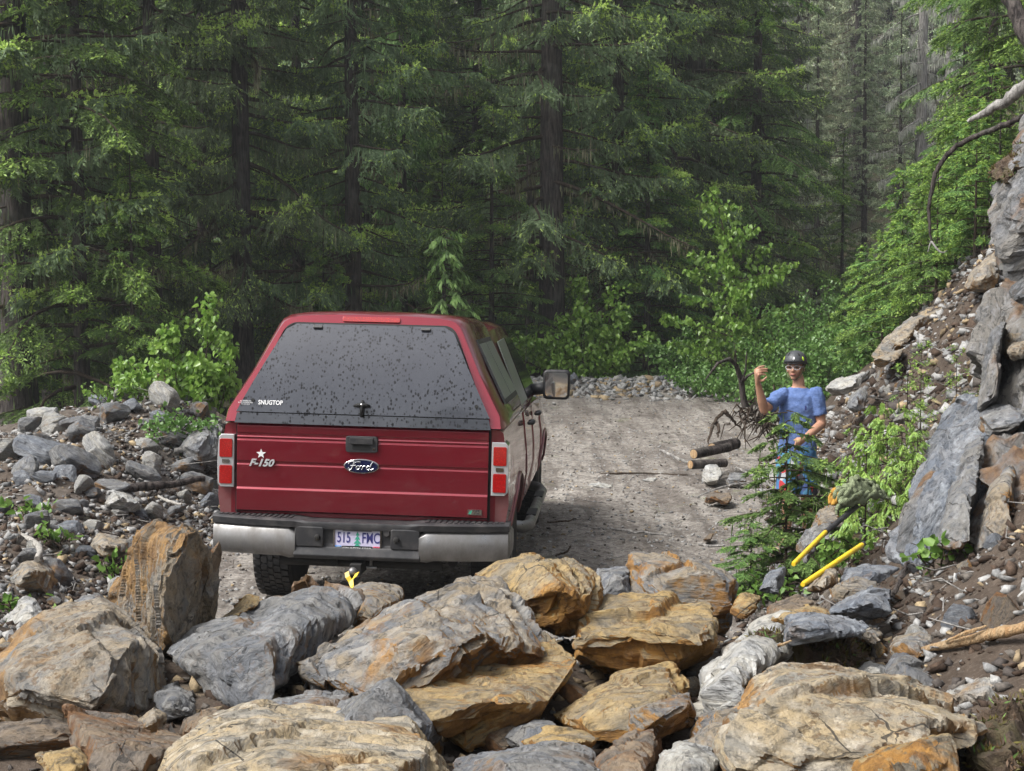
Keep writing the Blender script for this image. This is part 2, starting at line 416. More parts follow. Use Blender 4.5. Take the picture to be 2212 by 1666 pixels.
def ground_z(x, y, detail=True):
    x = np.asarray(x, float); y = np.asarray(y, float)
    s = np.maximum(0, x - XR(y)); l = np.maximum(0, XL(y) - x)
    z = np.interp(y, [0, 8, 14, 22, 30, 33, 37, 60, 90, 160, 260], [0, 0, 0.02, .12, .36, .2, -.5, .5, 7, 38, 80])
    z = z + RSL(y) * s * s / (s + 0.35) * np.where(s > 14, 14 / np.maximum(s, 1e-3), 1)
    z = z + BANK(y) * sstep(0.0, 1.7, l) * (1 - 0.45 * sstep(1.6, 4.5, l))
    z = z + PILE(y) * sstep(-6.0, -2.5, x) * (1 - .5 * sstep(1.2, 3, x))
    berm = np.exp(-((y - 30.6) / 0.9) ** 2) * 0.22 * sstep(-2.5, -1, x)
    z = z + berm
    if detail:
        rough = 0.02 + 0.10 * sstep(0.2, 1.0, s) + 0.07 * sstep(0.2, 1.0, l) + 0.25 * sstep(34, 60, y)
        z = z + rough * fbm2(x * 1.1, y * 1.1, 5, 3, 0.55) + 0.015 * fbm2(x * 5, y * 5, 3, 9)
        # wheel ruts down the road
        z = z - 0.03 * (np.exp(-((x + 0.25 - .02 * y) / .16) ** 2) + np.exp(-((x - 1.35 - .02 * y) / .16) ** 2)) * sstep(8, 11, y)
    return z
def gz(x, y): return float(ground_z(np.array([x]), np.array([y]))[0])

def build_ground():
    def axis(core0, core1, step, lo, hi, grow=1.16):
        a = list(np.arange(core0, core1, step)); st = step; v = a[-1]
        while v < hi: st *= grow; v += st; a.append(v)
        st = step; v = a[0]; b = []
        while v > lo: st *= grow; v -= st; b.append(v)
        return np.array(b[::-1] + a)
    xs = axis(-6.2, 6.5, 0.055, -150, 150); ys = axis(2.0, 20, 0.055, -12, 200, 1.05)
    X, Y = np.meshgrid(xs, ys); Z = ground_z(X, Y)
    V = np.stack([X.ravel(), Y.ravel(), Z.ravel()], 1)
    nx, ny = len(xs), len(ys)
    i = np.arange(nx - 1)[None, :] + nx * np.arange(ny - 1)[:, None]
    Fq = np.stack([i, i + 1, i + 1 + nx, i + nx], -1).reshape(-1, 4)
    me = np_mesh('ground', V, Fq, M['ground'], smooth=True)
    s, l, soil, forest = soil_zones(X.ravel(), Y.ravel())
    wob = 0.35 * fbm2(X.ravel() * 1.7, Y.ravel() * 1.7, 4, 21)
    soil = np.clip(soil + wob * ((soil > .02) & (soil < .98)), 0, 1)
    ca = me.attributes.new('zones', 'FLOAT_COLOR', 'POINT')
    ca.data.foreach_set('color', np.stack([1 - soil, soil, forest, np.ones_like(soil)], 1).astype(np.float32).ravel())
    o = link('ground', me); tag(o, 'brown gravel forest road and the rubble slopes beside it', 'ground', kind='structure')
build_ground()
# ------------------------------------------------------------------ rocks
RNG = np.random.default_rng(11)
_jobs = []
def displace(V, N, size, seed, rough=1.0, strata=True, chips=10, layer=0.05, E=None):
    """split along the cleavage and two joint sets, step the broken layers, roughen"""
    rg = np.random.default_rng(seed)
    a0 = rg.uniform(0, math.pi); A = np.array([math.cos(a0), math.sin(a0), rg.normal() * .2]); A /= np.linalg.norm(A)
    B = np.cross(np.array([0, 0, 1.]), A); B += rg.normal(size=3) * .18; B /= np.linalg.norm(B)
    def cut(V, n, frac, k):
        q = V @ n; ext = q.max() - q.min(); d = q.max() - ext * frac
        return V - np.maximum(0, q - d - .004 * size * noise3(V * (6 / size), seed + k))[:, None] * n
    V = V * 1.05
    for j, base in enumerate((np.array([0, 0, 1.]), A, B)):
        for s_ in (1, -1):
            n = s_ * base + rg.normal(size=3) * .10; n /= np.linalg.norm(n)
            V = cut(V, n, rg.uniform(.07, .17) if j == 0 else rg.uniform(.04, .12), j * 2 + s_)
    for k in range(chips):
        n = rg.normal(size=3); n /= np.linalg.norm(n)
        V = cut(V, n, rg.uniform(.03, .12), 20 + k)
    C = (V.max(0) + V.min(0)) / 2
    side = 1 - np.abs(N[:, 2]); flat = np.abs(N[:, 2])
    z = V[:, 2] + .025 * size * noise3(V * (1.6 / size), seed + 5)
    amp = rough * size
    # broken edges of the layers: each layer ends at its own joint line
    for lay, am in ((layer, .034), (layer * .37, .009)):
        k = np.floor(z / lay + .35 * noise3(V * (1.1 / size), seed + 6)).astype(np.int64)
        ca = np.floor((V @ A) / (.34 * size) + .6 * _hash(k, k * 0, k * 0 + 1, seed)).astype(np.int64)
        cb = np.floor((V @ B) / (.27 * size) + .6 * _hash(k, k * 0, k * 0 + 2, seed)).astype(np.int64)
        off = _hash(k, ca, cb, seed + 3)
        V = V + N * ((side ** .8) * am * amp * np.minimum(off, .35))[:, None]
    # spalled flakes on the cleavage faces: straight edged steps
    wa = .10 * noise3(V * (3.2 / size), seed + 8); wb = .10 * noise3(V * (3.2 / size), seed + 9)
    for fa, fb, am in ((.37, .29, .020), (.15, .21, .007)):
        ca = np.floor((V @ A) / (fa * size) + wa).astype(np.int64); cb = np.floor((V @ B + .3 * (V @ A)) / (fb * size) + wb).astype(np.int64)
        off = _hash(ca, cb, (N[:, 2] > 0).astype(np.int64), seed + 11)
        V = V + N * (flat * am * amp * off)[:, None]
    if E is not None:                                                   # let the edges of the steps crumble
        deg = np.bincount(E.ravel(), minlength=len(V))[:, None]
        for _ in range(1):
            S = np.stack([np.bincount(E[:, 0], V[E[:, 1], i], len(V)) + np.bincount(E[:, 1], V[E[:, 0], i], len(V)) for i in range(3)], 1)
            V = .45 * V + .55 * S / np.maximum(deg, 1)
    for sc, am in ((.34, .026), (.14, .009)):                            # tilted fracture facets
        q = np.stack([V @ A, V @ B, V[:, 2] * 1.5], 1) / (sc * size) + .10 * np.stack([noise3(V * (2.2 / size), seed + 61), noise3(V * (2.2 / size), seed + 62), noise3(V * (2.2 / size), seed + 63)], 1)
        i = np.floor(q).astype(np.int64); f = q - i - .5
        o_ = sum(_hash(i[:, 0], i[:, 1], i[:, 2], seed + 70 + c) * f[:, c] for c in range(3))
        V = V + N * (am * amp * np.minimum(o_, .25))[:, None]
    V = V + N * (rough * .005 * size * fbm(V * (2.6 / size), 3, seed))[:, None]
    V = V + N * (rough * .0065 * size * fbm(V * np.array([10, 10, 34]) / size, 4, seed + 50, .62))[:, None]
    return V

def queue_rock(name, pts, voxel, mat, seed, strata_n=None, rough=1.0, chips=9, layer=0.05, parent=None, cb=None, raw=None):
    """pts: world points whose hull is the rough block"""
    P = np.array([tuple(p) for p in pts], float); c = P.mean(0)
    n = Vector(strata_n or (0, 0, 1)).normalized()
    q = Vector((0, 0, 1)).rotation_difference(n)
    Rm = np.array(q.to_matrix())
    L = (P - c) @ Rm            # world -> local
    bm = bmesh.new()
    for p in L: bm.verts.new(p)
    r = bmesh.ops.convex_hull(bm, input=bm.verts[:])
    junk = [g for g in r['geom_interior'] + r['geom_unused'] if isinstance(g, bmesh.types.BMVert)]
    bmesh.ops.delete(bm, geom=list(set(junk)), context='VERTS')
    me = bpy.data.meshes.new('hull'); bm.to_mesh(me); bm.free()
    o = link(name, me, None, Vector(c), q.to_euler())
    md = o.modifiers.new('remesh', 'REMESH'); md.mode = 'VOXEL'; md.voxel_size = voxel
    size = float(np.ptp(L, axis=0).max())
    _jobs.append((o, mat, seed, size, rough, chips, layer, cb))
    return o

def flush_rocks():
    dg = bpy.context.evaluated_depsgraph_get(); dg.update()
    out = [(j, bpy.data.meshes.new_from_object(j[0].evaluated_get(dg))) for j in _jobs]
    for (o, mat, seed, size, rough, chips, layer, cb), me in out:
        o.modifiers.clear(); old = o.data
        n = len(me.vertices); V = np.empty(n * 3, np.float32); me.vertices.foreach_get('co', V); V = V.reshape(-1, 3).astype(float)
        N = np.empty(n * 3, np.float32); me.vertices.foreach_get('normal', N); N = N.reshape(-1, 3).astype(float)
        E = np.empty(len(me.edges) * 2, np.int32); me.edges.foreach_get('vertices', E)
        V = displace(V, N, size, seed, rough, True, chips, layer, E.reshape(-1, 2))
        if cb: V = cb(V)
        me.vertices.foreach_set('co', V.astype(np.float32).ravel())
        me.materials.clear(); me.materials.append(mat)
        me.polygons.foreach_set('use_smooth', [True] * len(me.polygons)); me.update()
        me.set_sharp_from_angle(angle=R(20))
        o.data = me; me.name = o.name
        bpy.data.meshes.remove(old)
    _jobs.clear()

def boulder(label, mat, outline, ridge=(), back=0.45, strata_n=(0, 0, 1), group=None, seed=None, rough=1.0, chips=7, vox=None, layer=0.05, cat='boulder', name='boulder', drop=0.0):
    """outline: (px, py, d) silhouette points; ridge: nearer points inside it; back: thickness away from the camera.
    Points take their own distance, so the block has real depth; its back and base are filled in."""
    pts = [W(*p) for p in outline] + [W(*p) for p in ridge]
    c = sum(pts, Vector()) / len(pts)
    for p in [W(*p) for p in outline]:
        q = c + (p - c) * 0.82
        e = q - Vector((0, 0, CAM_Z)); pts.append(q + e * (back / e.y))          # the far side falls away behind the crest
        if drop and p.z < c.z: pts.append(p + Vector((0, back * .5, -drop)))
    sz = max(max(p[i] for p in pts) - min(p[i] for p in pts) for i in range(3))
    sd = seed if seed is not None else int(abs(outline[0][0] * 7 + outline[0][1] * 3)) % 9973
    o = queue_rock(name, pts, vox or max(0.0075, sz / 125), M[mat], sd, strata_n, rough, chips, layer)
    return tag(o, label, cat, group)

FG = 'large blocks of the rock slide across the road'
# P coordinates are those of the photograph at 2211 x 1666, distances in metres
boulder('tall standing slab with pale streaked left face and dark rust right face by the bumper', 'rock_tan',
    [(290,1162,6.35),(345,1134,6.35),(412,1140,6.2),(440,1150,6.1),(462,1230,6.5),(458,1300,6.5),(440,1385,6.4),(360,1440,6.0),(325,1425,6.15),(230,1315,6.6),(250,1268,6.6),(268,1215,6.5)],
    [(425,1160,5.95),(405,1260,5.85),(385,1380,5.8),(330,1300,6.1)], 0.30, (0.9,-0.45,0.05), FG, layer=.035)
boulder('thin pointed splinter of rust rock leaning on the tall slab near the bumper', 'rock_brown',
    [(440,1200,6.35),(486,1163,6.5),(470,1235,6.45),(452,1300,6.4),(436,1320,6.4)], [(448,1230,6.25)], 0.10, (0.9,-0.45,0.05), FG, layer=.02, cat='rock', name='rock')
boulder('large pale tan boulder with sloping top at the left edge', 'rock_tan',
    [(-60,1470,5.6),(20,1395,5.9),(75,1348,6.0),(150,1318,6.1),(215,1308,6.1),(290,1352,5.95),(335,1400,5.8),(342,1450,5.5),(352,1490,5.5),(330,1540,5.3),(230,1545,5.1),(100,1580,5.0),(-60,1640,5.0)],
    [(-40,1540,4.75),(60,1515,4.7),(180,1490,4.72),(245,1460,4.8),(305,1412,5.1),(300,1470,4.95),(230,1525,4.85)], 0.5, (0.15,-0.55,0.8), FG)
boulder('brown and tan slab wedged below the pale tan boulder', 'rock_brown',
    [(140,1528,4.7),(215,1545,4.75),(300,1558,4.7),(390,1588,4.6),(360,1645,4.2),(335,1700,4.1),(205,1720,4.1),(185,1620,4.3)],
    [(230,1620,4.15),(300,1640,4.12)], 0.35, (0.1,-0.6,0.75), FG)
boulder('shadowed dark block under the pale tan boulder at the left edge', 'rock_brown',
    [(-40,1560,5.0),(120,1555,5.0),(170,1590,4.8),(185,1650,4.6),(60,1660,4.5),(-50,1650,4.6)], [(60,1600,4.5)], 0.4, (0,-.2,1), FG)
boulder('small rust triangle of rock in the lower left corner', 'rock_rust',
    [(75,1628,4.3),(165,1612,4.35),(192,1650,4.2),(188,1700,4.1),(110,1700,4.0)], [(140,1650,4.05)], 0.25, (0,-.3,1), FG, cat='rock', name='rock')
boulder('broad grey slab with dark left end in front of the hitch', 'rock_grey',
    [(355,1440,5.7),(392,1388,5.9),(440,1368,6.0),(530,1328,6.2),(600,1288,6.4),(660,1258,6.5),(745,1250,6.5),(772,1275,6.4),(768,1320,6.2),(715,1390,5.7),(650,1440,5.4),(590,1482,5.2),(530,1522,5.1),(470,1540,5.1),(440,1510,5.2),(400,1482,5.4)],
    [(455,1400,5.55),(640,1310,5.75),(560,1400,5.25),(500,1470,5.05),(690,1365,5.55),(700,1300,6.0)], 0.28, (-0.35,-0.75,0.6), FG, layer=.04)
boulder('narrow orange shard lying along the top of the broad grey slab', 'rock_rust',
    [(408,1400,6.1),(440,1370,6.2),(500,1318,6.3),(540,1284,6.4),(560,1288,6.35),(556,1312,6.25),(480,1358,6.0),(425,1392,5.95)], [(500,1335,6.0)], 0.16, (-0.4,-0.5,.75), FG, cat='rock', name='rock', layer=.02)
boulder('grey and tan chunk between the broad slab and the layered slab', 'rock_mixed',
    [(764,1265,6.6),(800,1262,6.6),(862,1270,6.6),(876,1290,6.5),(840,1340,6.2),(785,1395,6.0),(766,1360,6.1)], [(810,1310,6.05)], 0.35, (-0.2,-0.7,.7), FG)
boulder('long layered grey slab with orange end face in the middle of the slide', 'rock_mixed',
    [(600,1505,5.2),(645,1460,5.35),(720,1408,5.6),(800,1360,5.9),(872,1330,6.1),(940,1292,6.25),(1000,1258,6.3),(1088,1252,6.2),(1120,1300,6.0),(1160,1350,5.8),(1206,1392,5.6),(1185,1425,5.4),(1125,1465,5.2),(1040,1490,5.1),(950,1480,5.0),(860,1490,4.95),(740,1500,4.95)],
    [(700,1460,4.95),(830,1430,4.92),(930,1370,5.35),(1000,1300,5.7),(990,1400,5.1),(1080,1400,5.05),(900,1455,4.85)], 0.45, (-0.42,-0.45,0.78), FG, rough=1.25, layer=.05)
boulder('big orange block split by a dark crack at the top of the slide', 'rock_rust',
    [(1012,1256,6.5),(1080,1220,6.6),(1150,1204,6.6),(1236,1212,6.5),(1296,1240,6.4),(1292,1290,6.2),(1270,1345,6.0),(1214,1376,5.85),(1168,1356,5.85),(1125,1305,6.0),(1090,1262,6.2)],
    [(1100,1250,6.05),(1200,1280,5.75),(1160,1240,6.0),(1250,1290,5.85)], 0.5, (-.5,-.3,.8), FG)
boulder('orange plate with black edge tilted below the split orange block', 'rock_rust',
    [(870,1490,5.0),(1000,1485,5.2),(1100,1465,5.25),(1190,1415,5.5),(1230,1388,5.6),(1254,1445,5.2),(1226,1505,4.95),(1150,1550,4.75),(1090,1570,4.65),(1062,1615,4.55),(1005,1630,4.5),(950,1590,4.55),(900,1540,4.7)],
    [(1010,1560,4.55),(1130,1500,4.85)], 0.30, (-.1,-.75,.6), FG)
boulder('grey pyramid shaped rock in front of the long layered slab', 'rock_grey',
    [(690,1560,4.7),(735,1522,4.75),(782,1496,4.8),(840,1468,4.85),(885,1508,4.8),(892,1540,4.75),(955,1600,4.6),(900,1640,4.4),(720,1610,4.4)],
    [(838,1480,4.6),(820,1530,4.38),(760,1545,4.45)], 0.4, (.3,-.4,.8), FG)
boulder('grey ledge tucked under the left end of the layered slab', 'rock_grey',
    [(592,1512,5.1),(690,1490,5.2),(765,1495,5.1),(730,1540,4.9),(690,1570,4.8),(590,1540,4.9)], [(660,1525,4.8)], 0.4, (-.3,-.4,.8), FG)
boulder('broad pale speckled slab filling the bottom centre of the photo', 'rock_gold',
    [(362,1665,4.1),(400,1600,4.4),(470,1542,4.65),(550,1524,4.7),(700,1532,4.7),(880,1545,4.65),(958,1598,4.5),(990,1645,4.3),(1005,1700,4.0),(960,1800,3.7),(700,1840,3.6),(420,1820,3.65),(350,1740,3.8)],
    [(420,1640,3.95),(600,1620,3.85),(800,1640,3.8),(930,1650,3.85),(500,1720,3.5),(800,1740,3.5)], 0.35, (-.1,-.55,.85), FG, rough=.9, seed=77)
boulder('rounded grey slab at the bottom edge right of the broad pale slab', 'rock_grey',
    [(985,1645,4.2),(1060,1622,4.3),(1200,1610,4.35),(1270,1632,4.25),(1310,1680,4.0),(1300,1760,3.8),(1000,1760,3.8)], [(1100,1660,3.85),(1220,1670,3.85)], 0.3, (.1,-.5,.85), FG)
boulder('orange topped slab with overhanging front right of the split block', 'rock_rust',
    [(1233,1390,5.6),(1262,1350,6.0),(1300,1318,6.3),(1345,1296,6.5),(1430,1290,6.6),(1500,1290,6.55),(1532,1312,6.4),(1561,1334,6.1),(1556,1372,5.8),(1530,1422,5.7),(1440,1452,5.6),(1370,1468,5.55),(1285,1442,5.6),(1248,1425,5.6)],
    [(1238,1374,5.4),(1330,1372,5.32),(1400,1376,5.25),(1460,1366,5.3),(1552,1346,5.5),(1300,1420,5.45),(1450,1425,5.42)], 0.35, (0.05,-0.25,.95), FG, layer=.06)
boulder('squat grey and rust block with flat top standing behind the orange slab', 'rock_mixed',
    [(1356,1262,7.2),(1364,1204,7.3),(1420,1207,7.3),(1462,1200,7.3),(1468,1222,7.3),(1560,1236,7.1),(1587,1252,7.1),(1580,1312,6.9),(1562,1340,6.7),(1500,1320,6.6),(1358,1310,6.8)],
    [(1480,1260,6.65),(1540,1250,6.7),(1400,1250,6.8)], 0.45, (.1,-.3,.9), FG, drop=.2)
boulder('small grey cube of rock between two large orange blocks', 'rock_grey',
    [(1284,1262,7.0),(1292,1234,7.1),(1355,1230,7.1),(1357,1290,6.9),(1300,1330,6.7),(1278,1300,6.8)], [(1310,1262,6.75)], 0.35, (.1,-.3,.9), FG, drop=.15)
boulder('orange and brown wedge below the overhanging orange slab', 'rock_rust',
    [(1192,1552,5.0),(1255,1500,5.2),(1335,1468,5.3),(1400,1448,5.35),(1446,1434,5.35),(1482,1478,5.2),(1484,1525,4.9),(1440,1555,4.7),(1360,1585,4.6),(1340,1605,4.55),(1260,1590,4.65)],
    [(1330,1500,4.8),(1430,1500,4.75),(1270,1545,4.7)], 0.35, (-.15,-.35,.9), FG)
boulder('boxy grey rock with orange stain in front of the orange wedge', 'rock_mixed',
    [(1358,1530,4.8),(1442,1510,4.85),(1490,1494,4.9),(1496,1535,4.75),(1492,1565,4.65),(1420,1596,4.45),(1355,1582,4.5)], [(1370,1545,4.45),(1445,1530,4.5),(1480,1530,4.55)], 0.25, (.1,-.3,.9), FG)
boulder('long bluish grey slab leaning down from the mossy soil', 'rock_white',
    [(1490,1575,4.7),(1515,1490,5.1),(1560,1428,5.5),(1605,1378,5.8),(1655,1334,6.1),(1705,1308,6.2),(1760,1312,6.1),(1740,1350,5.8),(1680,1380,5.5),(1650,1420,5.2),(1600,1440,5.1),(1568,1500,4.8),(1556,1560,4.55)],
    [(1540,1500,4.75),(1620,1400,5.3)], 0.3, (-.5,-.5,.7), FG)
boulder('orange shelf of rock on the bluish slab beside the dark flat rock', 'rock_rust',
    [(1640,1345,6.2),(1690,1315,6.3),(1760,1305,6.35),(1790,1318,6.2),(1770,1345,5.9),(1690,1375,5.6),(1660,1365,5.7)], [(1700,1340,5.7)], 0.2, (-.2,-.4,.85), FG, cat='rock', name='rock')
boulder('dark flat topped rock jutting over the moss', 'rock_blue',
    [(1690,1372,5.4),(1702,1338,5.7),(1770,1324,5.8),(1830,1332,5.8),(1884,1346,5.7),(1852,1366,5.5),(1742,1380,5.35),(1696,1396,5.3)], [(1730,1352,5.3)], 0.25, (0,-.3,.95), FG, cat='rock', name='rock')
boulder('blue grey sparkling block behind the dark flat rock', 'rock_blue',
    [(1790,1322,6.2),(1850,1280,6.5),(1880,1268,6.5),(1924,1274,6.5),(1918,1332,6.1),(1850,1340,6.0)], [(1860,1305,6.0)], 0.25, (.1,-.4,.85), FG, cat='rock', name='rock')
boulder('massive tan overhanging rock filling the bottom right', 'rock_gold',
    [(1578,1590,4.3),(1608,1540,4.6),(1640,1490,4.9),(1725,1450,5.1),(1850,1464,5.1),(1960,1480,5.05),(2035,1500,5.0),(2100,1538,4.8),(2122,1556,4.6),(2115,1592,4.4),(2060,1625,4.2),(1980,1660,4.1),(1850,1720,3.9),(1650,1770,3.9),(1588,1700,4.05)],
    [(1600,1600,4.0),(1660,1545,4.0),(1780,1550,3.95),(1920,1552,4.0),(2100,1568,4.25),(1640,1640,3.95),(1900,1600,4.02)], 0.5, (.05,-.3,.95), FG, rough=1.2, seed=35)
boulder('bright orange knob with brown spots at the bottom right edge', 'rock_rust',
    [(1852,1650,3.85),(1900,1620,3.9),(1970,1612,3.95),(2010,1592,3.95),(2050,1590,3.9),(2062,1630,3.8),(2060,1720,3.6),(1990,1780,3.5),(1860,1760,3.5)], [(1940,1655,3.5),(2040,1630,3.6)], 0.25, (.3,-.3,.8), FG, seed=123)
boulder('pale upright slab at the right edge above the massive tan rock', 'rock_white',
    [(2040,1510,5.1),(2078,1472,5.3),(2150,1428,5.5),(2186,1440,5.5),(2195,1480,5.3),(2180,1530,5.0),(2110,1550,4.85),(2062,1530,4.9)], [(2130,1490,4.95)], 0.22, (-.3,-.75,.5), FG, layer=.03)
boulder('grey and ochre split rock between the boxy rock and the massive tan rock', 'rock_mixed',
    [(1488,1590,4.4),(1530,1542,4.6),(1605,1528,4.65),(1596,1580,4.4),(1580,1620,4.2),(1520,1650,4.05),(1468,1620,4.2)], [(1545,1580,4.15)], 0.3, (-.2,-.4,.8), FG)
boulder('reddish brown flaky rock on the bottom edge', 'rock_brown',
    [(1290,1640,4.2),(1350,1588,4.45),(1412,1568,4.5),(1436,1620,4.3),(1400,1690,4.0),(1300,1720,3.9)], [(1350,1640,4.0)], 0.3, (-.2,-.5,.8), FG, layer=.025)
boulder('cracked pale rock on the bottom edge beside the reddish flaky rock', 'rock_white',
    [(1425,1630,4.1),(1470,1598,4.25),(1525,1612,4.2),(1550,1640,4.1),(1540,1720,3.8),(1420,1720,3.8)], [(1480,1650,3.85)], 0.3, (.3,-.4,.8), FG)
boulder('grey triangular rock behind the massive tan rock', 'rock_grey',
    [(1912,1462,5.4),(1930,1414,5.7),(1962,1410,5.7),(2012,1450,5.5),(2042,1486,5.3),(1960,1490,5.2)], [(1950,1440,5.3)], 0.25, (.3,-.5,.7), FG, cat='rock', name='rock')
boulder('upright grey tablet of rock under the split branch', 'rock_blue',
    [(1990,1412,5.9),(2040,1398,6.0),(2066,1440,5.8),(2060,1485,5.5),(2020,1490,5.4),(2004,1450,5.6)], [(2030,1440,5.5)], 0.16, (-.6,-.6,.4), FG, cat='rock', name='rock')
boulder('white stained rock half sunk in the moss behind the massive tan rock', 'rock_white',
    [(1838,1466,5.5),(1878,1432,5.7),(1914,1436,5.7),(1920,1468,5.5),(1880,1480,5.4)], [(1880,1455,5.35)], 0.25, (0,-.4,.9), FG, cat='rock', name='rock')
boulder('grey rock by the right edge behind the pale upright slab', 'rock_mixed',
    [(2046,1430,5.9),(2080,1400,6.1),(2130,1396,6.1),(2190,1420,6.0),(2180,1450,5.7),(2090,1460,5.6)], [(2110,1430,5.6)], 0.25, (0,-.4,.9), FG, cat='rock', name='rock')
boulder('ochre tipped rock holding down the lower yellow handle', 'rock_tan',
    [(1738,1276,7.2),(1788,1222,7.4),(1812,1228,7.4),(1806,1262,7.2),(1760,1282,7.1)], [(1780,1255,7.0)], 0.2, (-.4,-.5,.7), FG, cat='rock', name='rock')
boulder('flat layered grey rock right of the lower yellow handle', 'rock_blue',
    [(1812,1262,7.3),(1826,1226,7.5),(1902,1220,7.5),(1944,1232,7.4),(1900,1258,7.2),(1850,1268,7.1)], [(1860,1245,7.1)], 0.25, (0,-.3,.95), FG, cat='rock', name='rock')
boulder('brown ledge of rock below the flat layered grey rock', 'rock_mixed',
    [(1790,1270,6.9),(1850,1250,7.0),(1888,1264,6.95),(1905,1292,6.7),(1815,1305,6.6)], [(1850,1275,6.6)], 0.25, (0,-.3,.95), FG, cat='rock', name='rock')
boulder('thin grey blade of rock standing beside the green sapling', 'rock_blue',
    [(1640,1278,7.3),(1664,1230,7.5),(1696,1220,7.5),(1692,1252,7.4),(1680,1285,7.2)], [(1672,1256,7.2)], 0.1, (-.5,-.7,.3), FG, cat='rock', name='rock', layer=.02)
boulder('small rust block in the gap right of the squat block', 'rock_rust',
    [(1578,1322,6.7),(1600,1284,6.9),(1642,1290,6.9),(1628,1322,6.6),(1600,1335,6.6)], [(1606,1306,6.6)], 0.2, (0,-.3,.95), FG, cat='rock', name='rock')
boulder('dark reddish ridge of rock behind the orange shelf', 'rock_brown',
    [(1632,1342,6.3),(1660,1312,6.5),(1720,1290,6.6),(1770,1300,6.5),(1740,1325,6.2),(1660,1345,6.1)], [(1690,1315,6.2)], 0.2, (0,-.3,.95), FG, cat='rock', name='rock')
boulder('rust and grey block on the soil slope above the split branch', 'rock_mixed',
    [(2000,1300,6.9),(2040,1262,7.2),(2098,1234,7.3),(2120,1245,7.3),(2152,1275,7.0),(2110,1296,6.8),(2050,1312,6.7)], [(2070,1278,6.8)], 0.25, (-.2,-.4,.85), FG, cat='rock', name='rock')
boulder('long ochre splinter pointing down the soil slope above the split branch', 'rock_tan',
    [(2068,1342,6.5),(2110,1290,6.8),(2140,1262,7.0),(2208,1270,6.9),(2190,1310,6.6),(2120,1330,6.4)], [(2140,1300,6.4)], 0.2, (-.2,-.5,.8), FG, cat='rock', name='rock')
boulder('small tan rock on the moss left of the split branch', 'rock_tan',
    [(1840,1385,5.9),(1852,1352,6.1),(1890,1350,6.1),(1905,1370,6.0),(1896,1396,5.8)], [(1866,1372,5.8)], 0.18, (0,-.3,.95), FG, cat='rock', name='rock')
boulder('brown mixed rock touching the tip of the split branch', 'rock_mixed',
    [(1918,1410,5.7),(1940,1378,5.9),(1990,1366,6.0),(2040,1376,6.0),(2020,1405,5.7),(1960,1425,5.5)], [(1965,1392,5.6)], 0.2, (0,-.3,.95), FG, cat='rock', name='rock')
boulder('dark block filling the gap below the orange slab', 'rock_brown',
    [(1250,1440,6.0),(1400,1460,6.0),(1530,1430,5.9),(1560,1500,5.5),(1500,1600,5.2),(1260,1600,5.2)], [], 0.3, (0,-.3,.95), FG)
boulder('dark block in the gap behind the grey pyramid', 'rock_brown',
    [(350,1480,5.6),(480,1500,5.5),(640,1520,5.4),(640,1600,5.0),(400,1620,5.0)], [], 0.3, (0,-.3,.95), FG)

boulder('small grey stone deep in the gap between the tan boulder and the grey slab', 'rock_grey', [(330,1500,5.3),(370,1478,5.4),(420,1500,5.3),(425,1545,5.1),(350,1560,5.0)], [(375,1520,5.0)], .25, (0,-.3,1), FG, cat='rock', name='rock')
boulder('dark brown stone wedged low in the gap beside the bottom pale slab', 'rock_brown', [(385,1590,4.9),(400,1545,5.0),(455,1530,5.0),(500,1545,4.9),(440,1600,4.7)], [(430,1565,4.7)], .25, (0,-.3,1), FG, cat='rock', name='rock')
boulder('tan chip leaning on the front of the tan boulder by the gap', 'rock_tan', [(300,1560,4.8),(330,1530,4.9),(360,1548,4.85),(350,1590,4.7),(315,1595,4.6)], [(330,1565,4.6)], .15, (0,-.3,1), FG, cat='rock', name='rock')
boulder('grey block hidden low between the orange plate and the boxy rock', 'rock_grey', [(1080,1600,4.7),(1120,1560,4.8),(1190,1560,4.8),(1220,1600,4.6),(1140,1640,4.4)], [(1150,1590,4.5)], .25, (0,-.3,1), FG, cat='rock', name='rock')
boulder('ochre flat rock behind the rounded grey slab at the bottom edge', 'rock_rust', [(1130,1600,4.5),(1180,1575,4.6),(1260,1580,4.6),(1300,1610,4.4),(1240,1635,4.3),(1150,1620,4.35)], [(1210,1600,4.35)], .2, (0,-.3,1), FG, cat='rock', name='rock')
# ---- outcrop on the right
OC = 'parts of the grey cliff on the right'
boulder('overhanging grey cliff head with mossy top at the right edge', 'rock_cliff',
    [(2150,400,9.6),(2162,350,9.7),(2202,290,9.8),(2252,215,9.9),(2342,180,9.8),(2352,760,8.4),(2252,700,8.7),(2207,620,9.0),(2182,560,9.2),(2152,470,9.4)],
    [(2172,400,9.1),(2212,500,8.8),(2222,590,8.7),(2272,400,8.6)], 1.2, (-.75,-.2,.6), OC, rough=1.7, layer=.12, vox=.028, cat='cliff', name='cliff_rock')
boulder('tall grey cliff face below the overhang at the right edge', 'rock_cliff',
    [(2100,900,9.2),(2125,800,9.5),(2150,680,9.7),(2190,600,9.8),(2330,560,9.4),(2330,1010,7.9),(2200,960,8.4),(2115,985,8.8)],
    [(2170,780,8.9),(2160,900,8.7)], 1.0, (-.8,-.3,.4), OC, rough=1.7, layer=.10, vox=.022, cat='cliff', name='cliff_rock')
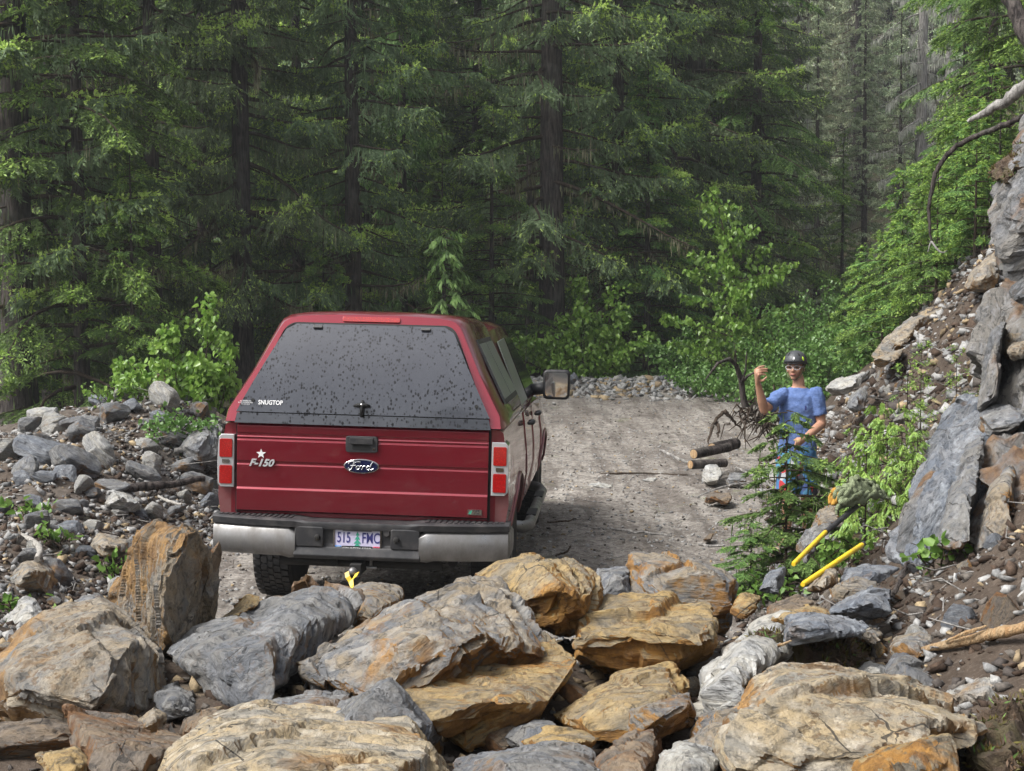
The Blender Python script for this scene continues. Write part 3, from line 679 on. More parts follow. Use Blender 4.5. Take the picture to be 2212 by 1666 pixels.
boulder('dark grey outcrop with steep ribs behind the green jacket', 'rock_blue',
    [(1932,1190,8.2),(1950,1110,8.5),(1990,1020,8.9),(2060,930,9.2),(2120,870,9.3),(2180,900,9.0),(2190,1010,8.4),(2160,1130,7.9),(2090,1180,7.7),(2000,1215,7.8)],
    [(2010,1100,8.0),(2070,1010,8.3),(2080,1120,7.6),(2140,960,8.3)], 0.8, (-.75,-.35,.45), OC, rough=1.8, layer=.09, vox=.02, cat='cliff', name='cliff_rock')
boulder('ribbed grey outcrop at the right edge below the cliff face', 'rock_cliff',
    [(2090,1190,7.6),(2110,1090,8.0),(2140,990,8.3),(2190,930,8.4),(2330,900,8.1),(2330,1150,7.1),(2210,1170,7.3),(2150,1200,7.4)],
    [(2160,1080,7.5),(2200,1020,7.6)], 0.7, (-.75,-.35,.45), OC, rough=1.8, layer=.09, vox=.02, cat='cliff', name='cliff_rock')
boulder('leaning grey rib at the left end of the dark outcrop', 'rock_cliff', [(1935,1195,8.0),(1962,1095,8.3),(2008,1012,8.6),(2036,1020,8.45),(2002,1112,8.0),(1978,1205,7.7)], [(1985,1100,7.95)], .5, (-.85,-.3,.4), OC, vox=.014, layer=.05, cat='cliff', name='cliff_rock')
boulder('pale edged rib in the middle of the dark outcrop', 'rock_grey', [(2018,1198,7.55),(2044,1085,7.9),(2084,965,8.3),(2122,935,8.3),(2112,1045,7.75),(2078,1180,7.35)], [(2070,1080,7.6)], .5, (-.8,-.4,.4), OC, vox=.014, layer=.05, cat='cliff', name='cliff_rock')
boulder('brown stained rib beside the ribbed outcrop near the right edge', 'rock_mixed', [(2108,1195,7.3),(2130,1100,7.6),(2165,1010,7.9),(2196,1000,7.8),(2186,1110,7.3),(2150,1200,7.1)], [(2150,1110,7.25)], .5, (-.8,-.4,.4), OC, vox=.014, layer=.05, cat='cliff', name='cliff_rock')
boulder('thin slab standing under the cliff head against the cliff face', 'rock_cliff', [(2118,880,9.0),(2128,790,9.2),(2150,690,9.3),(2172,690,9.15),(2160,800,8.85),(2146,900,8.7)], [(2146,790,8.85)], .5, (-.9,-.2,.3), OC, vox=.014, layer=.05, cat='cliff', name='cliff_rock')
boulder('grey ledge between the cliff face and the dark outcrop', 'rock_grey', [(2096,905,8.9),(2130,880,9.0),(2185,872,8.8),(2220,900,8.5),(2180,935,8.4),(2120,935,8.6)], [(2150,905,8.5)], .4, (-.3,-.2,.9), OC, vox=.014, layer=.04, cat='cliff', name='cliff_rock')
# ---- blocks up the soil slope
SG = 'fallen blocks on the soil slope'
boulder('huge tan block lying across the soil slope under the young hemlocks', 'rock_tan',
    [(1885,770,17.5),(1915,735,17.8),(1990,680,18.2),(2060,648,18.4),(2068,668,18.2),(2030,700,17.8),(1960,745,17.3),(1900,785,17.1)], [(1960,715,17.2)], 0.9, (-.3,-.5,.75), SG, vox=.03, layer=.1)
boulder('pale tan block highest on the soil slope beside the cliff', 'rock_tan',
    [(2085,622,15.6),(2100,590,15.9),(2150,545,16.2),(2170,560,16.1),(2165,600,15.6),(2140,628,15.3)], [(2130,590,15.2)], 0.7, (-.3,-.5,.75), SG, vox=.025, layer=.08)
boulder('grey white block behind the shoulder of the person', 'rock_white',
    [(1782,840,16.0),(1800,825,16.2),(1850,812,16.4),(1880,800,16.4),(1862,825,16.1),(1830,850,15.8),(1795,856,15.7)], [(1830,830,15.8)], 0.6, (-.2,-.5,.8), SG, vox=.02)
boulder('upright grey block right of the person at the slope foot', 'rock_grey',
    [(1828,880,15.2),(1840,850,15.4),(1862,836,15.4),(1872,850,15.3),(1868,880,15.0),(1845,892,15.0)], [(1850,862,15.0)], 0.45, (-.6,-.5,.5), SG, vox=.02)
boulder('yellowish flat block above the upright grey block', 'rock_tan',
    [(1880,785,16.5),(1905,770,16.7),(1950,752,16.8),(1940,775,16.4),(1900,800,16.2)], [(1912,782,16.2)], 0.5, (-.2,-.5,.8), SG, vox=.02)
boulder('tan block in the soil beside the cliff face', 'rock_tan',
    [(2160,760,9.2),(2180,725,9.4),(2240,720,9.3),(2240,765,8.9),(2180,785,8.8)], [(2190,750,8.8)], 0.4, (-.3,-.5,.75), SG, vox=.016, cat='rock', name='rock')
boulder('white broken boulder behind the sapling at the road edge', 'rock_white',
    [(1640,1025,13.6),(1660,1000,13.8),(1700,985,13.9),(1730,1000,13.8),(1720,1030,13.4),(1670,1040,13.3)], [(1685,1012,13.3)], 0.4, (-.2,-.5,.8), SG, vox=.016, cat='rock', name='rock')
# ---- left bank, the largest blocks
LG = 'large blocks on the left rubble bank'
boulder('big weathered grey boulder on the bank at the left edge', 'rock_grey',
    [(-70,1050,14.6),(15,985,15.0),(80,944,15.2),(118,950,15.2),(128,985,14.9),(112,1050,14.2),(40,1066,13.9),(-60,1080,13.9)], [(60,985,14.3),(90,1010,14.1)], 0.9, (-.2,-.4,.85), LG, vox=.028, layer=.1, rough=.9)
for lab, mt, ol in (
    ('pale block with dark spots in the middle of the rubble bank', 'rock_tan', [(200,1010,14.3),(235,975,14.6),(262,985,14.6),(262,1000,14.4),(238,1016,14.1)]),
    ('brown block with grey top on the rubble bank left of the tail light', 'rock_mixed', [(238,1030,14.0),(262,1000,14.4),(318,1002,14.4),(300,1025,14.0),(262,1046,13.7)]),
    ('rounded blue grey rock right of the big weathered boulder', 'rock_blue', [(145,1030,14.2),(160,985,14.6),(205,985,14.6),(212,1010,14.3),(180,1040,13.9)]),
    ('brown grey rock tucked above the long fallen pole', 'rock_grey', [(110,1055,13.8),(135,1030,14.0),(172,1030,14.0),(165,1062,13.6),(120,1066,13.6)]),
    ('grey rock directly on the crest of the rubble bank', 'rock_grey', [(150,965,15.6),(180,935,15.9),(215,940,15.9),(205,968,15.5),(165,975,15.4)]),
    ('light grey rock on the bank crest under the leafy bush', 'rock_white', [(318,985,15.2),(330,960,15.5),(368,958,15.5),(372,985,15.1),(340,998,14.9)]),
    ('large grey slab against the bank crest behind the truck', 'rock_grey', [(380,985,15.0),(400,935,15.6),(445,905,15.8),(475,915,15.7),(470,985,14.9),(420,1000,14.7)]),
    ('wedge shaped white rock standing just below the long pole', 'rock_white', [(222,1085,12.6),(238,1048,12.9),(262,1060,12.8),(302,1086,12.5),(290,1098,12.3),(230,1096,12.3)]),
    ('blue grey angular rock low on the bank near the standing slab', 'rock_blue', [(258,1300,8.9),(262,1250,9.2),(285,1228,9.3),(306,1262,9.1),(300,1312,8.7),(272,1322,8.6)]),
    ('grey white faceted rock at the foot of the bank', 'rock_white', [(10,1350,8.4),(40,1300,8.8),(75,1295,8.8),(95,1330,8.5),(70,1362,8.2),(30,1370,8.1)]),
    ('bluish slab lying flat among the rubble left of the standing slab', 'rock_blue', [(95,1165,11.2),(105,1130,11.5),(170,1128,11.5),(180,1150,11.3),(150,1168,11.0)]),
    ('pale oblong rock in the rubble above the bleached branch', 'rock_tan', [(195,1175,10.8),(215,1150,11.0),(280,1168,10.9),(275,1196,10.6),(230,1200,10.5)]),
    ('tan topped rock right of the bleached curved branch', 'rock_tan', [(32,1240,9.8),(50,1215,10.0),(90,1214,10.0),(110,1232,9.8),(90,1262,9.4),(40,1262,9.4)]),
    ('grey broken rock in the rubble at the foot of the standing slab', 'rock_grey', [(150,1365,8.3),(165,1300,8.8),(210,1290,8.8),(235,1320,8.5),(215,1350,8.2)]),
):
    px = sum(p[0] for p in ol) / len(ol); py = sum(p[1] for p in ol) / len(ol); dm = min(p[2] for p in ol)
    boulder(lab, mt, ol, [(px, py, dm - .1)], 0.3, (-.2, -.4, .85), LG, vox=.016, cat='rock', name='rock', drop=.08)
flush_rocks()
# ------------------------------------------------------------------ smaller rocks, each its own object
def small_rock_mesh(seed, flat=0.6, vox=0.045):
    rg = np.random.default_rng(seed)
    p = rg.normal(size=(13, 3)); p /= np.linalg.norm(p, axis=1)[:, None]
    p *= rg.uniform(.75, 1.0, (13, 1)); p *= np.array([.5, .38 + .1 * rg.random(), .5 * flat])
    return p
_protos = []
PM = ['rock_grey', 'rock_white', 'rock_blue', 'rock_mixed', 'rock_tan', 'rock_brown']
for k in range(12):
    pts = small_rock_mesh(100 + k, flat=(.85, .6, .4)[k % 3])
    o = queue_rock('rock', pts, 0.03, M['rock_grey'], 300 + k, (0, 0, 1), .8, 9, .16)
    _protos.append(o)
flush_rocks()
_pm = {}
for k, o in enumerate(_protos):
    for m in PM:
        me = o.data.copy(); me.materials.clear(); me.materials.append(M[m]); _pm[k, m] = me
_protos_used = False
for o in _protos:
    me = o.data; bpy.data.objects.remove(o); bpy.data.meshes.remove(me)

def put_rock(x, y, size, rg, mats, label, group, sink=0.3, tilt=.35, name='rock', cat='rock'):
    me = _pm[int(rg.integers(12)), mats[int(rg.integers(len(mats)))]]
    o = bpy.data.objects.new(name, me); COL.objects.link(o)
    s = size * np.array([rg.uniform(.85, 1.2), rg.uniform(.85, 1.2), rg.uniform(.75, 1.25)])
    o.scale = s
    n = Vector((gz(x - .1, y) - gz(x + .1, y), gz(x, y - .1) - gz(x, y + .1), .2)).normalized()
    q = Vector((0, 0, 1)).rotation_difference(n)
    o.rotation_euler = (q @ Euler((rg.normal() * tilt, rg.normal() * tilt, rg.uniform(0, 6.28))).to_quaternion()).to_euler()
    o.location = (x, y, gz(x, y) + size * .25 * (1 - 2 * sink) )
    return tag(o, label, cat, group)

def in_frame(x, y, z, m=40):
    c, s = math.cos(PITCH), math.sin(PITCH)
    dz = z - CAM_Z; f = y * c - dz * s; up = y * s + dz * c
    if f < .5: return False
    px = CX + F_PX * x / f; py = CY - F_PX * up / f
    return -m < px < 2211 + m and -m < py < 1666 + m

GREYS = ['rock_grey', 'rock_white', 'rock_white', 'rock_blue', 'rock_grey', 'rock_grey']
WARM = ['rock_tan', 'rock_mixed', 'rock_brown', 'rock_grey', 'rock_rust', 'rock_white', 'rock_blue']
for m in ('rock_rust',):
    for k in range(12):
        me = _pm[k, 'rock_grey'].copy(); me.materials.clear(); me.materials.append(M[m]); _pm[k, m] = me

def scatter_rocks(n, xf, yf, sf, mats, label, group, seed, dmin=.75, sink=.3, tilt=.35, where=None):
    rg = np.random.default_rng(seed); done = []
    tries = 0
    while len(done) < n and tries < n * 60:
        tries += 1
        y = yf(rg); x = xf(rg, y); s = sf(rg)
        if where and not where(x, y): continue
        if not in_frame(x, y, gz(x, y), 0): continue
        if any((x - a) ** 2 + (y - b) ** 2 < (dmin * (s + c) / 2) ** 2 for a, b, c in done): continue
        done.append((x, y, s)); put_rock(x, y, s, rg, mats, label, group, sink, tilt)
LN = lambda lo, hi: (lambda rg: float(np.exp(rg.uniform(math.log(lo), math.log(hi)))))
# left bank: crest and face
scatter_rocks(50, lambda rg, y: XL(y) - abs(rg.normal()) * 1.3 - .35, lambda rg: rg.uniform(12.5, 17.6), LN(.32, .75), GREYS,
    'grey broken rock heaped on the rubble bank left of the truck', 'rocks heaped on the left rubble bank', 5, .7, .2)
scatter_rocks(44, lambda rg, y: XL(y) - rg.uniform(.1, 3.2), lambda rg: rg.uniform(7.6, 12.8), LN(.16, .42), GREYS,
    'grey or pale rock lying loose in the dirt below the fallen pole', 'loose rocks in the dirt at the left', 6, .9, .3)
# berm at the far edge of the road
scatter_rocks(40, lambda rg, y: rg.uniform(.0, 6.2), lambda rg: 30.5 + rg.normal() * .55, LN(.22, .55), ['rock_white', 'rock_grey', 'rock_white', 'rock_tan', 'rock_blue'],
    'pale rock in the low berm along the far edge of the road', 'rocks in the berm across the road end', 7, .65, .25)
# right soil slope
scatter_rocks(58, lambda rg, y: XR(y) + rg.uniform(.05, 3.0), lambda rg: rg.uniform(10.5, 19.5), LN(.14, .5), ['rock_white', 'rock_tan', 'rock_white', 'rock_grey', 'rock_mixed'],
    'pale angular rock on the brown soil slope behind the person', 'rocks on the soil slope', 8, .8, .3)
scatter_rocks(30, lambda rg, y: XR(y) + rg.uniform(-.3, 1.3), lambda rg: rg.uniform(5.2, 9.0), LN(.09, .26), WARM,
    'small grey or ochre rock in the dark soil around the yellow handles', 'rocks in the dark soil below the cliff', 9, .8, .3)
# slide: smaller pieces between the large blocks
scatter_rocks(30, lambda rg, y: rg.uniform(-2.6, 1.6), lambda rg: rg.uniform(3.9, 7.6), LN(.10, .30), WARM,
    'small broken rock lodged between the large blocks of the slide', 'small rocks between the large blocks', 10, .8, .1)

# gravel:
# ------------------------------------------------------------------ gravel nobody could count
def gravel(name, label, n, xy, smin, smax, mats, wts, seed, flat=.6):
    rg = np.random.default_rng(seed)
    x, y = xy(rg, n)
    z = ground_z(x, y)
    s = np.exp(rg.uniform(np.log(smin), np.log(smax), len(x))) 
    bm = bmesh.new(); bmesh.ops.create_cube(bm, size=.72); bmesh.ops.triangulate(bm, faces=bm.faces[:])
    bv = np.array([v.co[:] for v in bm.verts]); bf = np.array([[v.index for v in f.verts] for f in bm.faces]); bm.free()
    nv, N = len(bv), len(x)
    V = np.repeat(bv[None], N, 0) * (1 + rg.normal(0, .16, (N, nv, 1))) + rg.normal(0, .11, (N, nv, 3))
    V = V * (np.stack([rg.uniform(.8, 1.4, N), rg.uniform(.6, 1.1, N), flat * rg.uniform(.5, 1.3, N)], 1))[:, None, :]
    a, b, c = rg.uniform(0, 6.28, N), rg.normal(0, .5, N), rg.normal(0, .5, N)
    ca, sa, cb, sb, cc, sc = np.cos(a), np.sin(a), np.cos(b), np.sin(b), np.cos(c), np.sin(c)
    Rm = np.stack([np.stack([ca * cb, ca * sb * sc - sa * cc, ca * sb * cc + sa * sc], -1),
                   np.stack([sa * cb, sa * sb * sc + ca * cc, sa * sb * cc - ca * sc], -1),
                   np.stack([-sb, cb * sc, cb * cc], -1)], 1)
    V = np.einsum('nij,nvj->nvi', Rm, V) * s[:, None, None]
    V = V + np.stack([x, y, z + s * .12], 1)[:, None, :]
    Fq = (bf[None] + (np.arange(N) * nv)[:, None, None]).reshape(-1, 3)
    mi = np.repeat(rg.choice(len(mats), N, p=np.array(wts) / sum(wts)), len(bf))
    me = np_mesh(name, V.reshape(-1, 3), Fq, [M[m] for m in mats], mi)
    o = link(name, me); tag(o, label, 'gravel', kind='stuff')
def stone_mat(name, a, b):
    t = NT(name); ge = t.n('ShaderNodeNewGeometry'); co = t.objco(False)
    c = t.mix(ge.outputs['Random Per Island'], a, b)
    nz = t.noise(co, 40, 4, .7)
    c = t.mix(t.ramp(nz, [(.4, .45), (.6, 0.)]), c, tuple(v * .35 for v in a))
    return t.done(t.princ(c, .85, normal=t.bump(nz, .6, .01), spec=.25))
M['st_grey'] = stone_mat('grey gravel', (.17, .17, .17), (.42, .41, .39))
M['st_dark'] = stone_mat('dark gravel', (.06, .05, .045), (.16, .14, .12))
M['st_tan'] = stone_mat('tan gravel', (.25, .19, .12), (.42, .32, .19))
M['st_soil'] = stone_mat('soil clods', (.035, .022, .015), (.09, .06, .042))
def xy_left(rg, n):
    y = rg.uniform(7.2, 18, n); x = XL(y) - .1 - np.abs(rg.normal(0, 1.5, n)); return x, y
gravel('gravel', 'grey rubble gravel spread over the left bank', 11000, xy_left, .015, .085, ['st_grey', 'st_dark', 'st_tan', 'st_soil'], [5, 2, 1, 3], 1)
def xy_right(rg, n):
    y = rg.uniform(4.5, 19, n); x = XR(y) - .3 + np.abs(rg.normal(0, 1.3, n)); return x, y
gravel('gravel', 'stones and soil clods on the right slope', 9000, xy_right, .012, .075, ['st_grey', 'st_dark', 'st_tan', 'st_soil'], [4, 4, .8, 6], 2)
def xy_slope(rg, n):
    y = rg.uniform(10, 21, n); x = XR(y) + rg.random(n) ** .8 * 3.6; return x, y
gravel('gravel', 'angular rubble spread down the soil slope behind the person', 3200, xy_slope, .03, .16, ['st_grey', 'st_dark', 'st_tan', 'st_soil'], [5, 3, 1.5, 3], 6)
def xy_pile(rg, n): return rg.uniform(-3.5, 1.6, n), rg.uniform(3.2, 8.2, n)
gravel('gravel', 'chips of stone between the blocks of the slide', 5000, xy_pile, .015, .09, ['st_grey', 'st_dark', 'st_tan', 'st_soil'], [2, 3, 3, 3], 3)
def xy_berm(rg, n): return rg.uniform(-1.5, 7.5, n), 30.3 + rg.normal(0, .9, n)
gravel('gravel', 'pale gravel of the berm across the road end', 3500, xy_berm, .05, .2, ['st_grey', 'st_tan', 'st_dark'], [8, 2, 1], 4)
def xy_road(rg, n):
    y = 8 + 23 * rg.random(n) ** 1.3; return XL(y) + (XR(y) - XL(y)) * rg.random(n), y
gravel('gravel', 'loose gravel scattered on the road surface', 11000, xy_road, .008, .040, ['st_grey', 'st_dark', 'st_tan'], [7, 2, 1], 5)
# ------------------------------------------------------------------ vegetation
class Leaves:
    """collects diamond shaped faces: base point, direction u (length), half width v"""
    def __init__(s): s.c, s.u, s.v, s.m = [], [], [], []
    def add(s, c, u, v, m):
        c = np.asarray(c, float); n = len(c)
        s.c.append(c); s.u.append(np.broadcast_to(u, (n, 3))); s.v.append(np.broadcast_to(v, (n, 3))); s.m.append(np.full(n, m) if np.isscalar(m) else np.asarray(m))
    def mesh(s, name, mats, mid=0.45):
        c = np.concatenate(s.c); u = np.concatenate(s.u); v = np.concatenate(s.v); m = np.concatenate(s.m)
        V = np.stack([c, c + mid * u + v, c + u, c + mid * u - v], 1).reshape(-1, 3)
        Fq = np.arange(len(V)).reshape(-1, 4)
        return np_mesh(name, V, Fq, mats, m)
def unit(a): return a / np.maximum(np.linalg.norm(a, axis=-1, keepdims=True), 1e-9)
def rdir(rg, n): return unit(rg.normal(size=(n, 3)))
def perp(u, rg):
    return unit(np.cross(u, rdir(rg, len(u))))

def wood_mesh(name, tubes, mat, n=6):
    """tubes: list of (points, radii)"""
    bm = bmesh.new()
    for pts, rad in tubes: add_tube(bm, pts, rad, n, cap=False)
    me = bpy.data.meshes.new(name); bm.to_mesh(me); bm.free(); me.materials.append(mat)
    me.polygons.foreach_set('use_smooth', [True] * len(me.polygons)); return me

def trunk_tube(H, r0, rg, wob=.05, n=14):
    pts, rad = [], []
    a = rg.uniform(0, 6.28)
    for k in range(n + 1):
        t = k / n; z = H * t - .5
        pts.append((wob * H * .05 * math.sin(2.2 * t + a), wob * H * .05 * math.cos(1.7 * t + a), z))
        flare = 1 + .45 * math.exp(-max(z, 0) / .35)
        rad.append(max(.012, r0 * (1 - .92 * t) * flare))
    return pts, rad

def conifer(kind, H, Rb, r0, seed, z0=1.0, dens=7.0, zmax=None, fullness=1.0, lichen=.15, tips=1.0, dead=.15, ls_=.8):
    """kind: spruce | hemlock | cedar | snag. returns (trunk mesh, limb mesh, crown mesh)"""
    rg = np.random.default_rng(seed); L = Leaves(); limbs = []
    zmax = zmax or H * .985
    nb = int((zmax - z0) * dens)
    for b in range(nb):
        h = z0 + (zmax - z0) * ((b + rg.random()) / nb); t = h / H
        az = b * 2.39996 + rg.normal() * .35
        prof = (1 - t) ** .75 * min(1.0, .55 + .45 * (h - z0) / max(1.5, .2 * H) + .25)
        Lb = max(.25, Rb * prof * rg.uniform(.30, 1.12))
        out = np.array([math.cos(az), math.sin(az), 0]); side = np.array([-out[1], out[0], 0])
        isdead = rg.random() < dead * max(0, 1 - 3.2 * (h - z0) / H) or kind == 'snag'
        if kind == 'spruce': slope, droop, upt = rg.uniform(-.25, .12), rg.uniform(.25, .5), .28
        elif kind == 'hemlock': slope, droop, upt = rg.uniform(-.02, .22), rg.uniform(.22, .42), 0.0
        elif kind == 'cedar': slope, droop, upt = rg.uniform(-.25, .05), rg.uniform(.35, .6), .42
        else: slope, droop, upt = rg.uniform(-.5, .1), rg.uniform(.2, .7), .3
        curve = lambda q: np.stack([out[0] * Lb * q, out[1] * Lb * q, h + Lb * (slope * q - droop * q ** 2 + upt * q ** 3.2)], -1) + side * (Lb * .06 * np.sin(q * 5 + az))[..., None]
        qs = np.linspace(0, 1, 6); pl = curve(qs)
        limbs.append((pl.tolist(), [max(.005, (.012 + .012 * Lb) * (1 - .85 * q)) for q in qs]))
        if isdead:
            n = int(8 * Lb * fullness)
            q = rg.uniform(.2, 1, n); c = curve(q)
            u = unit(rdir(rg, n) + out * .6 + np.array([0, 0, -.5])) * rg.uniform(.15, .5, (n, 1))
            L.add(c, u, perp(u, rg) * .008, 3)
            m = int(16 * Lb * fullness * (.5 + lichen)); q = rg.uniform(.1, 1, m); c = curve(q) + rg.normal(0, .04, (m, 3))
            u = np.array([0, 0, -1.]) * rg.uniform(.08, .38, (m, 1)) + rg.normal(0, .02, (m, 3))
            L.add(c, u, perp(u, rg) * rg.uniform(.008, .022, (m, 1)), 2); continue
        # branchlets
        ns = max(5, int(11 * Lb ** .85 * fullness))
        qk = rg.uniform(.25, 1.0, ns) ** .85; ck = curve(qk)
        sd = np.where(rg.random(ns) < .5, 1, -1)[:, None]
        tang = unit(curve(np.minimum(qk + .05, 1.05)) - ck)
        ls = (.18 + .42 * Lb * (1 - qk) ** .7 * rg.uniform(.5, 1.1, ns))[:, None]
        ls = np.minimum(ls, .95)
        flat = unit(tang * rg.uniform(.5, 1.1, (ns, 1)) + side * sd * rg.uniform(.6, 1.1, (ns, 1)))
        if kind == 'spruce': d2 = unit(flat + np.array([0, 0, -1]) * rg.uniform(.15, .9, (ns, 1)))
        elif kind == 'hemlock': d2 = unit(flat + np.array([0, 0, -1]) * rg.uniform(.0, .35, (ns, 1)))
        else: d2 = unit(flat * .7 + np.array([0, 0, -1]) * rg.uniform(.4, 1.2, (ns, 1)))
        per = max(5, int(9 * fullness / ls_ ** 1.3))
        w = np.tile(np.linspace(.05, 1, per), ns)[:, None]; idx = np.repeat(np.arange(ns), per)
        c = ck[idx] + d2[idx] * ls[idx] * w + np.array([0, 0, -1]) * (.18 * ls[idx] * w ** 2)
        s2 = np.where(np.arange(len(c)) % 2 == 0, 1, -1)[:, None]
        bn = unit(np.cross(d2[idx], np.array([0, 0, 1.]) + rg.normal(0, .2, (len(c), 3))))
        if kind == 'spruce':
            u = unit(d2[idx] * .8 + bn * s2 * rg.uniform(.1, .8, (len(c), 1)) + np.array([0, 0, -.35]) + rg.normal(0, .22, (len(c), 3))) * rg.uniform(.08, .18, (len(c), 1)) * ls_
            v = unit(np.cross(u, np.array([0, 0, 1.]) + rg.normal(0, .55, (len(c), 3)))) * rg.uniform(.013, .028, (len(c), 1)) * ls_
        elif kind == 'hemlock':
            u = unit(d2[idx] * .9 + bn * s2 * rg.uniform(.35, .9, (len(c), 1)) + rg.normal(0, .14, (len(c), 3)) + np.array([0, 0, -.15])) * rg.uniform(.07, .15, (len(c), 1)) * ls_
            v = unit(np.cross(u, np.array([0, 0, 1.]) + rg.normal(0, .35, (len(c), 3)))) * rg.uniform(.011, .022, (len(c), 1)) * ls_
        else:
            u = unit(d2[idx] * .7 + bn * s2 * rg.uniform(.2, .7, (len(c), 1)) + np.array([0, 0, -.5]) + rg.normal(0, .15, (len(c), 3))) * rg.uniform(.12, .24, (len(c), 1)) * ls_
            v = unit(np.cross(u, out + rg.normal(0, .3, (len(c), 3)))) * rg.uniform(.022, .042, (len(c), 1)) * ls_
        mi = np.zeros(len(c), int)
        prob = (.06 if kind == 'spruce' else .16) * tips
        mi[(rg.random(len(c)) < prob * (qk[idx] ** 1.5) * 2) & (w[:, 0] > .45)] = 1
        L.add(c, u, v, mi)
        # bright new tufts on the outer top
        nt = int(rg.uniform(2, 34) * Lb * tips * fullness) if rg.random() < .75 else 0
        if nt and kind != 'cedar':
            q = rg.uniform(.35, 1.02, nt) ** .6; c = curve(q) + side * rg.normal(0, .20 * Lb, (nt, 1)) * (1.12 - q)[:, None] + np.array([0, 0, .035]) - np.array([0, 0, 1]) * (rg.random((nt, 1)) ** 2 * .3) + rg.normal(0, .03, (nt, 3))
            for _ in range(3):
                u = unit(out * .6 + rdir(rg, nt) * .8 + np.array([0, 0, .1])) * rg.uniform(.055, .12, (nt, 1)) * ls_ ** .5
                L.add(c, u, unit(np.cross(u, np.array([0, 0, 1.]) + rg.normal(0, .4, (nt, 3)))) * rg.uniform(.016, .032, (nt, 1)) * ls_ ** .5, 1)
        # hanging curtains and beard lichen
        nh = int((16 if kind == 'spruce' else 4) * Lb * fullness)
        if nh:
            q = rg.uniform(.25, .98, nh); c = curve(q) + side * rg.normal(0, .10 * Lb, (nh, 1)) + rg.normal(0, .03, (nh, 3))
            u = np.array([0, 0, -1.]) * rg.uniform(.12, .5, (nh, 1)) + rg.normal(0, .035, (nh, 3))
            L.add(c, u, perp(u, rg) * rg.uniform(.008, .02, (nh, 1)) * ls_, np.where(rg.random(nh) < lichen * .5, 2, 0))
    tp, tr = trunk_tube(H, r0, rg)
    return tp, tr, limbs, L

CROWN = {'spruce': ['spruce', 'spruce_tip', 'lichen', 'deadneedle'], 'hemlock': ['hemlock', 'hemlock_tip', 'lichen', 'deadneedle'],
         'cedar': ['cedar', 'cedar_tip', 'lichen', 'deadneedle'], 'snag': ['deadneedle', 'deadneedle', 'lichen_pale', 'bark_grey']}
def conifer_meshes(kind, bark='bark', mats=None, **k):
    tp, tr, limbs, L = conifer(kind, **k)
    return (wood_mesh('trunk', [(tp, tr)], M[bark], 14), wood_mesh('limbs', limbs, M['twig'] if kind != 'snag' else M['bark_grey'], 4),
            L.mesh('crown', [M[x] for x in (mats or CROWN[kind])]))
TREE = {}
TREE['spruce0'] = conifer_meshes('spruce', H=24, Rb=3.9, r0=.24, seed=1, z0=1.6, dens=8.0, fullness=2.2, lichen=.25)
TREE['spruce1'] = conifer_meshes('spruce', H=26, Rb=3.3, r0=.30, seed=2, z0=2.2, dens=7.8, fullness=2.2, lichen=.35)
TREE['spruce2'] = conifer_meshes('spruce', H=22, Rb=3.6, r0=.22, seed=3, z0=1.0, dens=8.4, fullness=2.1, lichen=.2, tips=1.4)
TREE['spruce3'] = conifer_meshes('spruce', H=27, Rb=4.4, r0=.34, seed=4, z0=2.6, dens=7.2, fullness=2.2, lichen=.5, dead=.5)
TREE['hemlock0'] = conifer_meshes('hemlock', H=15, Rb=3.0, r0=.15, seed=5, z0=.3, dens=8.6, fullness=2.1)
TREE['hemlock1'] = conifer_meshes('hemlock', H=9, Rb=2.0, r0=.09, seed=6, z0=.2, dens=7.5, fullness=2.0)
TREE['hemlock2'] = conifer_meshes('hemlock', H=20, Rb=3.4, r0=.22, seed=7, z0=.6, dens=8.0, fullness=2.1)
TREE['cedar0'] = conifer_meshes('cedar', H=19, Rb=2.3, r0=.2, seed=8, z0=.8, dens=7, fullness=1.7, tips=2.2, lichen=.05)
TREE['cedar1'] = conifer_meshes('cedar', H=3.6, Rb=1.15, r0=.04, seed=9, z0=.15, dens=16, fullness=.9, tips=3.5, lichen=0)
TREE['snag0'] = conifer_meshes('snag', 'bark_grey', H=26, Rb=2.9, r0=.30, seed=10, z0=4, dens=4.2, fullness=2.6, lichen=1.6, ls_=1.3)
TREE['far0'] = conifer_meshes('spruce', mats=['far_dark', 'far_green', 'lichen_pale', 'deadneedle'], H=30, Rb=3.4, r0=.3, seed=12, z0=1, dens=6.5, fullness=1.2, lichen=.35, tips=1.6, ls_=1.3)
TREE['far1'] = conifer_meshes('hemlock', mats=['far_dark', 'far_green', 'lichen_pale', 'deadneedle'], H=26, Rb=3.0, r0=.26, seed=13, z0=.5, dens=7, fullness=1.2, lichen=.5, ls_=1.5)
TREE['pale0'] = conifer_meshes('spruce', mats=['far_green', 'lichen', 'lichen_pale', 'deadneedle'], H=30, Rb=3.2, r0=.3, seed=14, z0=1, dens=7, fullness=1.2, lichen=.9, tips=2.2, ls_=1.3)

